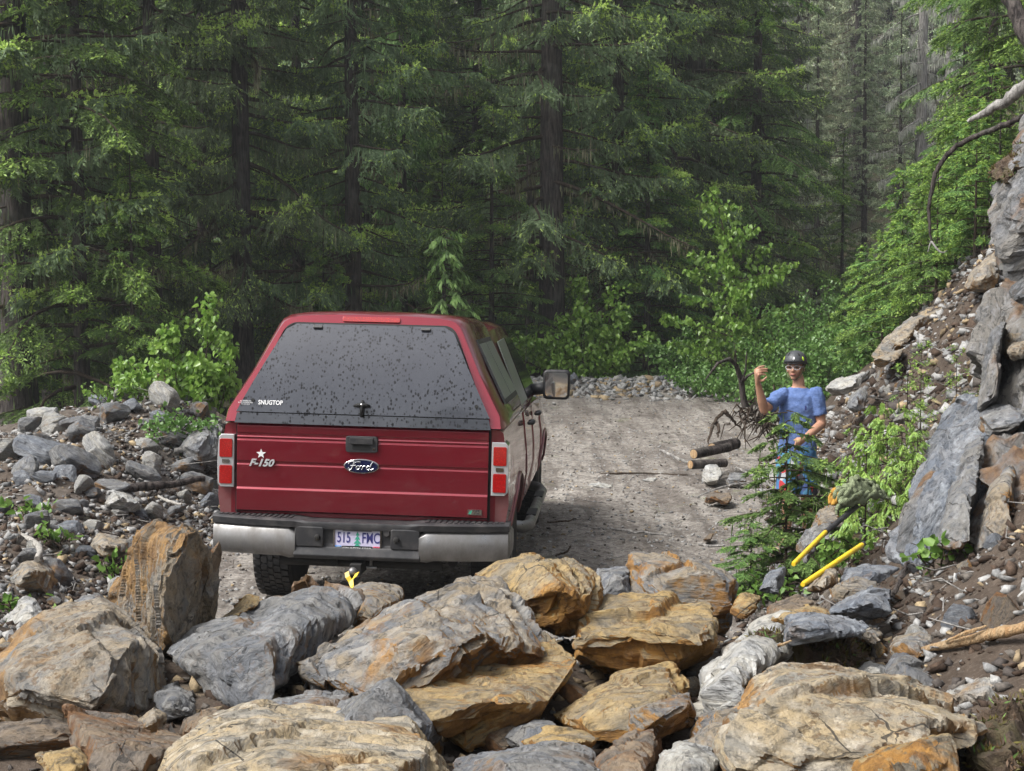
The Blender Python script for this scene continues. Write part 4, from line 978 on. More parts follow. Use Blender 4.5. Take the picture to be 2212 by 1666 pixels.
def tree(kind, px, d, label, scale=1.0, wide=1.0, rz=None, group=None, cat='tree', name=None, tilt=(0, 0), dz=0.0, x=None):
    tm, lm, cm = TREE[kind]
    if x is None: x = (px - CX) / F_PX * d
    nm = name or {'s': 'spruce_tree', 'h': 'hemlock_tree', 'c': 'cedar_tree', 'f': 'spruce_tree', 'p': 'spruce_tree'}[kind[0]]
    if kind.startswith('snag'): nm = name or 'dead_tree'
    r = empty(nm, (x, d, gz(x, d) + dz), (tilt[0], tilt[1], rz if rz is not None else (px * .37 + d) % 6.28), label, cat, group)
    r.scale = (scale * wide, scale * wide, scale)
    for n, me in (('trunk', tm), ('limbs', lm), ('crown', cm)): link(n, me, r)
    return r
FW = 'conifers of the near forest edge'
tree('spruce1', 45, 25, 'dark conifer with thick bare lower trunk at the left edge', 1.05, 1.0)
tree('hemlock0', 175, 24.5, 'layered yellow green hemlock right of the thick left trunk', 1.0, 1.0)
tree('hemlock1', 285, 24, 'dark green young hemlock with flat shelves above the rubble bank', .62, 1.1)
tree('spruce0', 335, 29, 'spruce with thin straight trunk and bright tips, left of the paired trunks', .95, .85)
tree('spruce2', 440, 33, 'bright tipped spruce between the two thin left trunks', 1.0, .9)
tree('spruce3', 528, 30, 'moss hung spruce with dark trunk rising behind the leafy bush', .95, .75)
tree('spruce0', 765, 31, 'big drooping spruce with needle curtains straight above the truck', .95, .95, rz=2.0)
tree('spruce2', 645, 37, 'dark spruce filling the gap left of the big drooping spruce', 1.05, .9)
tree('cedar0', 872, 40, 'tall light green cedar behind the big drooping spruce', 1.0, 1.0)
tree('hemlock1', 955, 34, 'slim hemlock with brown lower boughs left of the big central trunk', .75, .9)
tree('cedar1', 962, 28.5, 'small bright green cedar right behind the truck roof', 1.0, 1.0)
tree('spruce3', 1185, 33, 'great spruce with thick dark trunk in the middle of the forest', 1.05, .95, rz=1.0)
tree('spruce1', 1143, 37, 'thin bare trunked spruce just left of the great spruce', .8, .7)
tree('spruce2', 1330, 35, 'dense spruce right of the great spruce above the poplar bush', 1.0, .95)
tree('spruce0', 1440, 38, 'long limbed spruce whose boughs reach right over the poplar sapling', 1.05, 1.0, rz=4.0)
tree('hemlock0', 1395, 33.5, 'low dark hemlock behind the poplar bush', .55, 1.3)
tree('hemlock0', 1060, 32, 'low shadowed hemlock at the foot of the great spruce', .5, 1.2)
tree('hemlock1', 700, 29.5, 'low dark hemlock directly behind the truck canopy', .55, 1.2)
tree('spruce2', 110, 30, 'spruce standing just behind the layered left hemlock', .95, .9, rz=1.3)
tree('spruce1', 1530, 46, 'dark spruce at the right end of the dense wood', .95, 1.0)
tree('cedar0', 1580, 40, 'dark low cedar behind the poplar sapling', .35, 1.3)
# second rank, filling the wood
rg = np.random.default_rng(44)
k = 0
for d, n in ((44, 13), (53, 14), (64, 15)):
    for i in range(n):
        px = -120 + (1680 + 120) * (i + rg.uniform(.2, .8)) / n
        tree(('spruce0', 'hemlock2', 'spruce1', 'spruce2', 'cedar0', 'spruce3', 'hemlock2')[int(rg.integers(7))], px, d + rg.uniform(-3, 3),
             'conifer of the dense wood standing behind the front row of spruces', rg.uniform(.95, 1.25), rg.uniform(.9, 1.15), rg.uniform(0, 6.28), 'conifers deep in the wood', name='conifer_tree')
# left edge, deep shade beyond the bank
for px, d in ((-60, 28), (240, 36), (-40, 36)):
    tree('hemlock2', px, d, 'hemlock in the shade at the left behind the rubble bank', .9, 1.1, None, 'shaded hemlocks at the left')
# far valley side on the right
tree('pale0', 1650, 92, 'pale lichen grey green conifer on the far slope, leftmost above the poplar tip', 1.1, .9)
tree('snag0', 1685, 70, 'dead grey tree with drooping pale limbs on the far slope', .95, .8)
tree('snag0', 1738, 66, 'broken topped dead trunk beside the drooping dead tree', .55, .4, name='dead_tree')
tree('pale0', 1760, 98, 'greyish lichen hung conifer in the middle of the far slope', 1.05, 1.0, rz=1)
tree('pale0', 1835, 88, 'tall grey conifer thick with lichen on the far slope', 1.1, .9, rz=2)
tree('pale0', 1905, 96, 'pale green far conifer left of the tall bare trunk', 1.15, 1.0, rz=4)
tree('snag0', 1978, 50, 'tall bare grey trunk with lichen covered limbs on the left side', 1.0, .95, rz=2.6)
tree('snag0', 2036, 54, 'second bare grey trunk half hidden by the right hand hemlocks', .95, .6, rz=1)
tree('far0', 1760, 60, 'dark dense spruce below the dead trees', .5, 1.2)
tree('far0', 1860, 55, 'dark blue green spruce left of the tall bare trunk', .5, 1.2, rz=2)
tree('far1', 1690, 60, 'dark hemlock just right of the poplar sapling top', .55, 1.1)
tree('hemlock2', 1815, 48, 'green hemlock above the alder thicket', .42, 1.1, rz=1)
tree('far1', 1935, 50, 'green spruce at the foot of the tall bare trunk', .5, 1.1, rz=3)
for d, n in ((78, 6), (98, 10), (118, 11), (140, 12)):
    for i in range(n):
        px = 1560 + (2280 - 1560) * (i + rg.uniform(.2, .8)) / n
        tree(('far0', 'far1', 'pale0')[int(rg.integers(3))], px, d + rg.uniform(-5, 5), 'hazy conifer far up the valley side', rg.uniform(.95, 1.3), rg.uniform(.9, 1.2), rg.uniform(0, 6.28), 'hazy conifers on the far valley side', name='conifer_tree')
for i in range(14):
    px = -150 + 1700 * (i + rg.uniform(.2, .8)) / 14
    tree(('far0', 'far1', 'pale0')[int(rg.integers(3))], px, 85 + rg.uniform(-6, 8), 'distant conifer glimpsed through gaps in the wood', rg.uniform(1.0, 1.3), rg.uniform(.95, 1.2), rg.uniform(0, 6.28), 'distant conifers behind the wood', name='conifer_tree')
# right slope, near
tree('hemlock2', 2130, 27, 'hemlock with bright hanging sprays in the upper right corner', .75, .75, rz=.5)
tree('hemlock0', 2230, 22, 'yellow green hemlock overhanging the cliff at the right edge', .85, 1.0, rz=2)
tree('hemlock2', 2075, 33, 'dark green hemlock behind the bent dead limb', .62, .8, rz=3)
tree('spruce2', 2170, 36, 'dark spruce behind the right hand hemlocks', .9, .9, rz=3)
tree('hemlock1', 1990, 24.5, 'young hemlock on the slope under the bent dead limb', .28, 1.5, rz=1)
tree('hemlock1', 2085, 22.5, 'bright young hemlock growing above the tan blocks', .30, 1.5, rz=3)
tree('hemlock1', 1920, 27.5, 'young hemlock on the left shoulder of the slope', .27, 1.6, rz=5)
tree('hemlock1', 1880, 25.5, 'feathery young hemlock above the alder leaves', .2, 1.7, rz=2)
tree('hemlock1', 2150, 20, 'young hemlock crowding the cliff head', .25, 1.5, rz=4)

TREE['young_hemlock'] = conifer_meshes('hemlock', bark='twig', mats=['hemlock', 'hemlock_tip', 'lichen', 'deadneedle'], H=5.2, Rb=1.7, r0=.05, seed=16, z0=.15, dens=9, fullness=1.9, tips=1.5, dead=0, lichen=0)
for i, (px, d, s) in enumerate(((1865, 24, .42), (1905, 22.5, .40), (1945, 21.5, .50), (1985, 20.5, .44), (2020, 19.5, .40), (2060, 20.5, .46), (2100, 18.8, .42), (2130, 20.5, .5), (1840, 28.5, .5))):
    tree('young_hemlock', px, d, 'bright young hemlock in the green fringe along the top of the soil slope', s, 1.25, i * 1.9, 'young hemlocks fringing the slope', name='hemlock_sapling', cat='sapling')
for i, (px, y_) in enumerate(((0, -34), (-9, -37), (9, -36), (-19, -33), (18, -34), (28, -38), (-28, -38))):
    tree('hemlock2', 0, y_, 'conifer behind the camera, mirrored in the truck glass', 1.05, 1.2, i * .9, 'conifers behind the camera', name='conifer_tree', x=px)
# ------------------------------------------------------------------ broad leaved bushes
def leaf_cloud(name, tips_pts, dirs, n, size, rg, spread, mats, hang=.75, heart=True):
    """leaves along twigs; each is a folded pair of triangles pairs (two quads)"""
    idx = rg.integers(len(tips_pts), size=n)
    c = tips_pts[idx] + rg.normal(0, spread, (n, 3))
    u = unit(rdir(rg, n) * .75 + np.array([0, 0, -hang])) ; nrm = perp(u, rg)
    nrm = unit(nrm + np.array([0, -.25, .35])); nrm = unit(nrm - u * np.sum(nrm * u, 1, keepdims=True))
    v = np.cross(u, nrm); s = size * rg.uniform(.6, 1.25, (n, 1)); fold = rg.uniform(.1, .35, (n, 1))
    P = lambda a, b, h: c + s * (u * a + v * b + nrm * h * fold)
    b0, tip = P(0, 0, 0), P(1, 0, -.2)
    l1, l2, r1, r2 = P(.12, .36, .6), P(.55, .30, .5), P(.12, -.36, .6), P(.55, -.30, .5)
    V = np.stack([b0, l1, l2, tip, r2, r1], 1).reshape(-1, 3)
    k = np.arange(n)[:, None] * 6
    Fq = np.concatenate([k + np.array([[0, 3, 2, 1]]), k + np.array([[0, 5, 4, 3]])])
    return np_mesh(name, V, Fq, mats)

def bush(name, label, cat, x, y, stems, n, size, mat, seed, spread=.09, hang=.75, dz=0, group=None):
    """stems: list of polylines (local) with side twigs grown along them"""
    rg = np.random.default_rng(seed); tubes = []; pts = []
    for st in stems:
        st = np.array(st, float); L = np.linalg.norm(np.diff(st, axis=0), axis=1).sum()
        q = np.linspace(0, 1, 8); seg = np.linspace(0, 1, len(st))
        pl = np.stack([np.interp(q, seg, st[:, i]) for i in range(3)], 1) + rg.normal(0, .012 * L, (8, 3)) * q[:, None]
        tubes.append((pl.tolist(), [max(.004, .009 * L * (1 - .85 * t)) for t in q]))
        for t in np.linspace(.12, .97, max(4, int(L * 7))):
            b = np.array([np.interp(t, q, pl[:, i]) for i in range(3)])
            ln = (.12 + .30 * L * (1 - t) ** .8) * rg.uniform(.5, 1.1) * min(1, .4 + 2 * t)
            az = rg.uniform(0, 6.28); dr = np.array([math.cos(az), math.sin(az), rg.uniform(.15, .8)]); dr /= np.linalg.norm(dr)
            e = b + dr * ln; mid = b + dr * ln * .55 + np.array([0, 0, .04 * ln])
            tubes.append(([b.tolist(), mid.tolist(), (e - np.array([0, 0, .12 * ln])).tolist()], [.006, .004, .002]))
            for s in np.linspace(.25, 1, max(2, int(ln * 12))): pts.append(b + dr * ln * s - np.array([0, 0, .1 * ln * s * s]))
        for t in np.linspace(.75, 1, 6): pts.append(np.array([np.interp(t, q, pl[:, i]) for i in range(3)]))
    pts = np.array(pts)
    r = empty(name, (x, y, gz(x, y) + dz), (0, 0, 0), label, cat, group)
    link('stems', wood_mesh('stems', tubes, M['twig'], 5), r)
    link('leaves', leaf_cloud('leaves', pts, None, n, size, rg, spread, [M[mat]], hang), r)
    return r
def fan(n, h, w, seed, lean=(0, 0), dep=.8):
    rg = np.random.default_rng(seed); out = []
    for i in range(n):
        a = (i + .5) / n * 2 - 1; hh = h * rg.uniform(.6, 1.0) * (1 - .35 * abs(a))
        dx, dy = a * w + rg.normal(0, .08 * w), rg.normal(0, .45) * dep
        out.append([(a * w * .15, dy * .2, -.1), (dx * .55 + lean[0] * .4, dy * .6, hh * .5), (dx + lean[0], dy, hh)])
    return out
def X(px, d): return (px - CX) / F_PX * d
# poplar bush in the middle: two leaders and a broad skirt
d = 30.9
bush('poplar_bush', 'broad bright green poplar bush with two leaders behind the berm', 'bush', X(1262, d), d,
     [[(0,0,0),(-.1,0,1.2),(-.12,0,2.25)],[(.1,0,0),(.5,0,1.1),(.72,.1,2.15)]] + fan(16, 1.65, 1.75, 3), 4300, .115, 'broad', 21, .08)
d = 29.6
sap = [[(0,0,0),(.02,0,1.4),(-.05,0,2.6),(-.28,0,3.5),(-.42,0,4.35)]]
for h, a, ln in ((.6,2.9,1.4),(.8,.2,1.3),(1.1,3.3,1.6),(1.3,.1,1.2),(1.55,2.8,1.2),(1.9,.3,.8),(2.1,3.0,1.0),(2.25,.15,1.25),(2.45,3.3,.9),(2.6,.4,.75),(1.0,4.6,1.1),(1.7,4.9,.9),(2.2,4.4,.7),(.5,5.3,1.2),(.4,3.6,1.2),(3.0,.2,.4),(2.9,3,.35)):
    c, s = math.cos(a), math.sin(a); sap.append([(0, 0, h), (c * ln * .5, s * ln * .5, h + .25), (c * ln, s * ln * .8, h + .42)])
bush('poplar_sapling', 'tall slender poplar sapling with leaning leafy top', 'tree', X(1588, d), d, sap, 2300, .12, 'broad', 22, .055, .95)
# alder thicket along the road bend
ag = 'alder bushes of the thicket at the road bend'
for px, d, h, w, n, sd in ((1480,30.5,1.2,1.1,2200,31),(1650,31.5,2.1,1.2,3200,32),(1720,28.5,2.2,1.2,3600,33),(1770,26,1.5,.9,2400,34),(1800,31,2.6,1.2,3200,35),(1845,27.5,1.5,.9,2200,36),(1700,24.5,.9,.9,1800,37),(1600,27.5,.9,1.0,1800,38),(1880,23.5,1.0,.7,1600,39),(1540,28.8,.7,.9,1500,40)):
    bush('alder_bush', 'leafy green alder bush in the thicket behind the person', 'bush', X(px, d), d, fan(9, h, w, sd), n, .075, 'alder', sd, .07, .5, group=ag)
# bush on the left bank
d = 17.2
bush('poplar_bush', 'bright green leafy bush on the rubble bank left of the truck', 'bush', X(420, d), d,
     [[(.1,0,0),(.15,0,.7),(.18,0,1.35)],[(-.2,0,0),(-.25,0,.6),(-.3,0,1.0)],[(-.3,0,0),(-.7,0,.35),(-.95,0,.55)],[(.3,0,0),(.45,0,.5),(.4,0,.9)]] + fan(8, .75, .6, 8, dep=.4), 2000, .085, 'broad', 24, .055, .8)
bush('bush_willow', 'small sprawling green shrub hanging over the bank rocks', 'bush', X(385, 15.2), 15.2, fan(6, .5, .4, 9, dep=.3), 500, .06, 'alder', 25, .05, .5)
bush('bush_willow', 'tiny leafy shoot on the bank crest at the forest shade', 'bush', X(230, 16.4), 16.4, fan(3, .3, .25, 10, dep=.2), 120, .06, 'broad', 26, .05, .5)
bush('bush_willow', 'low leafy shoot left of the large bank bush', 'bush', X(295, 16.6), 16.6, fan(4, .45, .35, 12, dep=.2), 260, .07, 'broad', 27, .05, .6)
for px, py_, d, lab in ((62,1130,11.3,'broad leaved green weed in the rubble at the left edge'),(110,1180,10.6,'leafy weed beside the bleached branch'),(235,1190,10.4,'pale green weed in the rubble left of the standing slab'),(20,1320,9.0,'small weed cut by the left edge of the photo'),(2035,1230,7.6,'little green herb under the dark ribbed outcrop')):
    bush('weed_plant', lab, 'plant', X(px, d), d, fan(4, .18, .14, px, dep=.1), 46, .075, 'herb', px, .03, -.2)
# ------------------------------------------------------------------ the red pickup truck
def paint_mat():
    t = NT('red metallic paint with road dust'); co = t.objco(False)
    fl = t.voro(co, 900, 'F1', 1)
    c = t.mix(t.ramp(t.noise(co, 700, 1), [(.35, 0.), (.65, .5)]), (0.17, 0.003, 0.013), (0.30, 0.009, 0.030))
    ge = t.n('ShaderNodeNewGeometry'); sp = t.n('ShaderNodeSeparateXYZ'); tc = t.n('ShaderNodeTexCoord')
    t.set(sp, 0, tc.outputs['Object'])
    # dried dust low on the sides and rear quarter
    side = t.math('GREATER_THAN', t.math('ABSOLUTE', sp.outputs[0]), 0.90)
    low = t.ramp(t.math('ADD', t.math('MULTIPLY', sp.outputs[2], 0.5), t.math('MULTIPLY', t.noise(co, 5, 5, .6), .22)), [(0.45, 1.0), (0.80, 0.05)])
    dust = t.math('MULTIPLY', low, t.ramp(t.noise(co, 2.2, 5, .65), [(.3, .15), (.7, .9)]))
    dust = t.math('MULTIPLY', dust, t.math('ADD', t.math('MULTIPLY', side, .62), .10))
    c = t.mix(dust, c, (0.36, 0.31, 0.28))
    # water beads
    dr = t.math('LESS_THAN', t.voro(co, 70, 'F1'), t.ramp(t.noise(co, 9, 2), [(.4, .10), (.7, .34)]))
    r = t.math('ADD', t.math('MULTIPLY', dust, .5), .30)
    n = t.bump(dr, .04, .001)
    return t.done(t.princ(c, r, .55, coat=t.math('SUBTRACT', 1.0, dust, True), coat_rough=.04, normal=n))
M['paint'] = paint_mat()
def glass_mat():
    t = NT('tinted rear glass with dried rain spots'); co = t.objco(False)
    mp = t.mapping(co, scale=(1, 1, .62))
    v1 = t.n('ShaderNodeTexVoronoi', Scale=62.0); t.set(v1, 'Vector', mp)
    sc = t.n('ShaderNodeSeparateColor'); t.set(sc, 0, v1.outputs['Color'])
    rad = t.math('MULTIPLY', sc.outputs[0], t.ramp(t.noise(co, 4, 3), [(.3, .34), (.7, .60)]))
    wob = t.math('MULTIPLY', t.math('SUBTRACT', t.noise(co, 160, 2), .5), .35)
    drop = t.math('LESS_THAN', t.math('ADD', v1.outputs['Distance'], wob), rad)
    film = t.noise(t.mapping(co, scale=(1, 1, .3)), 6, 4)
    base = t.mix(film, (0.030, 0.032, 0.042), (0.052, 0.055, 0.066))
    base = t.mix(drop, base, (0.012, 0.012, 0.014))
    r = t.math('ADD', .07, t.math('MULTIPLY', drop, .30))
    return t.done(t.princ(base, r, 0.0, spec=t.math('SUBTRACT', .85, t.math('MULTIPLY', drop, .62)), ior=1.5))
M['glass_rear'] = glass_mat()
M['glass'] = simple('dark side glass', (.02, .022, .024), .06, spec=.8)
M['glass_dusty'] = (lambda t: t.done(t.princ(t.mix(t.noise(t.objco(False), 22, 5, .7), (.13, .145, .13), (.25, .27, .245)), .35)))(NT('dusty side glass'))
M['black'] = (lambda t: t.done(t.princ(t.mix(t.ramp(t.noise(t.objco(False), 9, 5, .65), [(.45, 0.), (.75, .5)]), (.018, .018, .02), (.11, .10, .095)), .55, normal=t.bump(t.noise(t.objco(False), 220, 2), .25, .002))))(NT('weathered black plastic'))
M['rubber'] = (lambda t: t.done(t.princ(t.mix(t.ramp(t.noise(t.objco(False), 6, 5, .65), [(.4, 0.), (.7, .6)]), (.012, .012, .013), (.06, .052, .045)), .8)))(NT('tyre rubber'))
def chrome_mat():
    t = NT('dusty chrome'); co = t.objco(False)
    runs = t.noise(t.mapping(co, scale=(3, 3, 1.4)), 3, 6, .7)
    d = t.ramp(t.math('ADD', t.math('MULTIPLY', runs, .6), t.math('MULTIPLY', t.noise(co, 3, 5, .6), .5)), [(.38, .25), (.64, .9)])
    c = t.mix(d, (.34, .34, .34), (.13, .12, .11))
    return t.done(t.princ(c, t.math('ADD', .10, t.math('MULTIPLY', d, .5)), t.math('SUBTRACT', 1.0, t.math('MULTIPLY', d, .75)), spec=.5))
M['chrome'] = chrome_mat()
M['chrome_clean'] = simple('bright chrome', (.75, .75, .75), .12, 1.0)
M['badge'] = simple('satin badge metal', (.62, .62, .63), .4, .5)
M['red_lens'] = (lambda t: t.done(t.princ(t.mix(t.math('MULTIPLY', t.ramp(t.voro(t.objco(False), 90), [(.1, 0.), (.5, 1.)]), .6), (.50, .014, .012), (.16, .003, .004)), .12, spec=.6, coat=1.0)))(NT('red lamp lens'))
M['clear_lens'] = simple('clear lamp lens', (.52, .52, .53), .12, .35, coat=1.0)
M['gap'] = simple('dark seam', (.006, .006, .006), .8)
M['under'] = simple('dark underbody', (.012, .011, .010), .85)
M['white'] = simple('white print', (.75, .75, .75), .5)
M['plate'] = (lambda t: t.done(t.princ(t.mix(t.ramp(t.n('ShaderNodeSeparateXYZ', Vector=t.objco(False)).outputs[2], [(.0, 0.), (.1, 1.)]), (.50, .47, .62), (.62, .66, .78)), .4)))(NT('licence plate'))
M['navy'] = simple('dark blue print', (.03, .03, .16), .5)
M['green_print'] = simple('green print', (.04, .30, .20), .5)
M['blue_tag'] = simple('blue tag', (.05, .25, .62), .5)
M['pink_tag'] = simple('red tag', (.75, .07, .13), .5)
M['oval_blue'] = simple('dark blue enamel', (.008, .012, .05), .18, coat=1.0)
M['yellow'] = (lambda t: t.done(t.princ(t.mix(t.ramp(t.noise(t.objco(False), 14, 4, .7), [(.5, 0.), (.72, .6)]), (.74, .50, .02), (.30, .20, .05)), .45)))(NT('yellow enamel'))
M['mirror'] = simple('mirror glass', (.75, .77, .78), .03, 1.0)

def text_obj(name, s, size, mat, parent, loc, rot=(math.pi / 2, 0, 0), shear=0.0, extr=0.002, sx=1.0, bold=0.0):
    cu = bpy.data.curves.new(name, 'FONT'); cu.body = s; cu.size = size; cu.align_x = 'CENTER'; cu.align_y = 'CENTER'
    cu.extrude = extr; cu.shear = shear; cu.offset = bold; cu.resolution_u = 3
    tmp = bpy.data.objects.new(name, cu); COL.objects.link(tmp)
    me = bpy.data.meshes.new_from_object(tmp.evaluated_get(bpy.context.evaluated_depsgraph_get()))
    bpy.data.objects.remove(tmp); bpy.data.curves.remove(cu)
    me.materials.clear(); me.materials.append(mat)
    o = link(name, me, parent, loc, rot); o.scale = (sx, 1, 1); return o

def build_truck():
    root = empty('pickup_truck', (X(772, 9.3), 9.3, 0.0), (0, R(1.4), R(-4.2)),
                 'red crew cab pickup truck with matching canopy, parked on the gravel road', 'pickup truck')
    P = M['paint']
    # body: one lofted shell, cross sections along y
    def section(y, zt, wb=.955, wm=.99, wt=.945, zb=.60):
        h = [(wb - .03, zb), (wb, zb + .06), (wm, zb + .30), (wm - .004, zb + .46), (wt + .012, zt - .10), (wt, zt - .02), (wt - .03, zt)]
        return [(x, y, z) for x, z in h] + [(-x, y, z) for x, z in h[::-1]]
    bm = bmesh.new()
    prof = [(.02, 1.40), (.06, 1.41), (1.78, 1.41), (1.9, 1.41), (4.0, 1.37), (4.35, 1.33), (5.3, 1.27), (5.6, 1.20), (5.72, 1.08)]
    rings = []
    for y, zt in prof:
        k = 1.0 if y < 5 else 1 - .10 * (y - 5)
        rings.append(section(y, zt, .955 * k, .99 * k, .945 * k))
    add_loft(bm, rings)
    body = bm_obj('body', bm, P, root, angle=32)
    for yy in (1.17, 4.86):
        cb = bmesh.new(); add_lathe(cb, [(0.005, -1.5), (.50, -1.5), (.50, 1.5), (0.005, 1.5)], 40, 'x', (0, yy, .47))
        co_ = bm_obj('cutter', cb, M['under'], root)
        md = body.modifiers.new('arch', 'BOOLEAN'); md.object = co_; md.operation = 'DIFFERENCE'; md.solver = 'EXACT'
        bpy.context.view_layer.update()
        me = bpy.data.meshes.new_from_object(body.evaluated_get(bpy.context.evaluated_depsgraph_get()))
        body.modifiers.clear(); body.data = me
        bpy.data.objects.remove(co_)
    body.data.set_sharp_from_angle(angle=R(30))
    # wheel wells and chassis
    bm = bmesh.new(); add_box(bm, -.80, .80, .25, 5.5, .52, .95); add_box(bm, -.55, -.42, -.02, 5.5, .50, .62); add_box(bm, .42, .55, -.02, 5.5, .50, .62)
    add_tube(bm, [(-.8, 1.17, .42), (.8, 1.17, .42)], .05, 10); add_lathe(bm, [(.01, -.13), (.15, -.10), (.17, 0), (.15, .10), (.01, .13)], 16, 'x', (.02, 1.17, .42))
    add_lathe(bm, [(.01, -.1), (.33, -.1), (.36, 0), (.33, .1), (.01, .1)], 24, 'z', (0, .62, .55))
    for s in (-1, 1): add_tube(bm, [(s * .48, .75, .40), (s * .48, 1.6, .40)], .035, 8); add_tube(bm, [(s * .40, .95, .40), (s * .36, 1.25, .75)], .028, 8)
    add_tube(bm, [(.62, .05, .49), (.60, .7, .50), (.45, 1.6, .55)], .032, 10)
    bm_obj('chassis', bm, M['under'], root, angle=40)
    # tailgate with pressed creases
    z0, z1 = .80, 1.398
    pr = [(-.004, z0), (-.026, z0 + .012), (-.030, .90), (-.031, .955), (-.022, .968), (-.0245, 1.04), (-.026, 1.120), (-.020, 1.126), (-.020, 1.140), (-.028, 1.148), (-.029, 1.285), (-.022, 1.292), (-.022, 1.302), (-.028, 1.308), (-.022, 1.316), (-.022, 1.330), (-.028, 1.338), (-.028, 1.385), (-.012, z1), (.02, z1), (.02, z0)]
    bm = bmesh.new(); add_prism(bm, [(y, z) for y, z in pr], 'x', -.852, .852)
    tg = bm_obj('tailgate', bm, P, root, angle=28, bevel=.003, seg=1)
    # dark seams round the tailgate
    for s in (-1, 1):
        bm = bmesh.new(); add_box(bm, s * .8585 - .006, s * .8585 + .006, -.002, .0225, .79, 1.40); bm_obj('seam', bm, M['gap'], root)
    # handle
    bm = bmesh.new(); add_prism(bm, rrect(-.108, .108, 1.228, 1.336, .018), 'y', -.046, -.024); h = bm_obj('tailgate_handle', bm, M['black'], tg, bevel=.004)
    bm = bmesh.new(); add_prism(bm, rrect(-.080, .080, 1.283, 1.328, .008), 'y', -.062, -.0475); bm_obj('lever', bm, M['black'], h, bevel=.004)
    bm = bmesh.new(); add_prism(bm, rrect(-.062, .062, 1.243, 1.280, .012), 'y', -.0478, -.0462); bm_obj('recess_shade', bm, M['gap'], h)  # flat dark plate painted as the shade in the hollow under the lever
    bm = bmesh.new(); add_lathe(bm, [(.0005, -.0495), (.008, -.0495), (.008, -.045), (.0005, -.045)], 12, 'y', (.083, 0, 1.252)); bm_obj('lock', bm, M['chrome_clean'], h)
    # oval emblem
    def ell(a, b, n=40): return [(a * math.cos(2 * math.pi * k / n), 1.134 + b * math.sin(2 * math.pi * k / n)) for k in range(n)]
    bm = bmesh.new(); add_prism(bm, ell(.120, .049), 'y', -.038, -.022); em = bm_obj('emblem', bm, M['chrome_clean'], tg, bevel=.003)
    bm = bmesh.new(); add_prism(bm, ell(.110, .041), 'y', -.0405, -.036); bm_obj('emblem_field', bm, M['oval_blue'], em)
    S = []
    S.append([(-.078,.012),(-.072,.026),(-.055,.029),(-.040,.024),(-.020,.028),(-.008,.026)])                      # F top
    S.append([(-.046,.024),(-.052,.004),(-.060,-.018),(-.072,-.024),(-.080,-.016),(-.074,-.008)])                 # F stem
    S.append([(-.066,.003),(-.050,.004),(-.036,.006)])
    S.append([(-.024,.004),(-.034,-.006),(-.032,-.018),(-.022,-.020),(-.012,-.010),(-.014,.002),(-.024,.004),(-.012,.001),(-.002,.004)])   # o
    S.append([(-.002,.004),(.006,.002),(.004,-.010),(-.002,-.020)]); S.append([(.005,-.004),(.012,.003),(.020,.004),(.022,-.001)])         # r
    S.append([(.046,.002),(.034,.002),(.026,-.008),(.028,-.019),(.038,-.019),(.046,-.008)]); S.append([(.062,.028),(.052,.012),(.044,-.010),(.046,-.020),(.056,-.018),(.066,-.010)])  # d
    bm = bmesh.new()
    for s in S: add_tube(bm, [(x * 1.18 + .004, -.0415, 1.134 + z * 1.12) for x, z in s], .0042, 6)
    bm_obj('script', bm, M['chrome_clean'], em, angle=60)
    text_obj('badge', 'F-150', .066, M['badge'], tg, (-.684, -.034, 1.134), shear=.35, extr=.006, sx=1.08, bold=.0022)
    st = []
    for k in range(10):
        r_ = .034 if k % 2 == 0 else .014; a = math.pi / 2 + k * math.pi / 5; st.append((-.685 + r_ * math.cos(a), 1.196 + r_ * math.sin(a)))
    bm = bmesh.new(); add_prism(bm, st, 'y', -.034, -.027); bm_obj('star_sticker', bm, M['white'], tg)
    bm = bmesh.new(); add_prism(bm, rrect(.722, .816, .832, .868, .004), 'y', -.037, -.029); b = bm_obj('fuel_badge', bm, M['chrome_clean'], tg)
    text_obj('lettering', 'FLEX\nFUEL', .019, M['black'], b, (.782, -.0375, .851), extr=.0006, bold=.0006)
    bm = bmesh.new(); add_prism(bm, [(.726, .838), (.745, .838), (.752, .862), (.738, .858)], 'y', -.0382, -.0372); bm_obj('leaf_mark', bm, M['green_print'], b)
    # tail lights
    for s, nx in ((-1, 1), (1, 1)):
        xa, xb = .872, .985
        pl = [(xa, .962), (xb - .022, .962), (xb, .985), (xb + .004, 1.13), (xb - .004, 1.30), (xb - .022, 1.322), (xa, 1.322)]
        bm = bmesh.new(); add_prism(bm, [(s * x, z) for x, z in pl], 'y', -.022, .16)
        tl = bm_obj('tail_light', bm, M['clear_lens'], root, angle=40, bevel=.006)
        for za, zb in ((.985, 1.112), (1.165, 1.292)):
            bm = bmesh.new(); add_prism(bm, [(s * x, z) for x, z in rrect(xa + .012, xb - .012, za, zb, .010)], 'y', -.028, -.0215); bm_obj('red_lens', bm, M['red_lens'], tl, bevel=.003)
        bm = bmesh.new(); add_prism(bm, [(s * x, z) for x, z in rrect(xa + .03, xb - .03, 1.125, 1.152, .008)], 'y', -.0262, -.0215); bm_obj('reverse_lens', bm, M['chrome_clean'], tl)
    # rear bumper: chrome wings, black middle and step pad
    def bump_y(x): return -.165 + .11 * (abs(x) / 1.0) ** 3
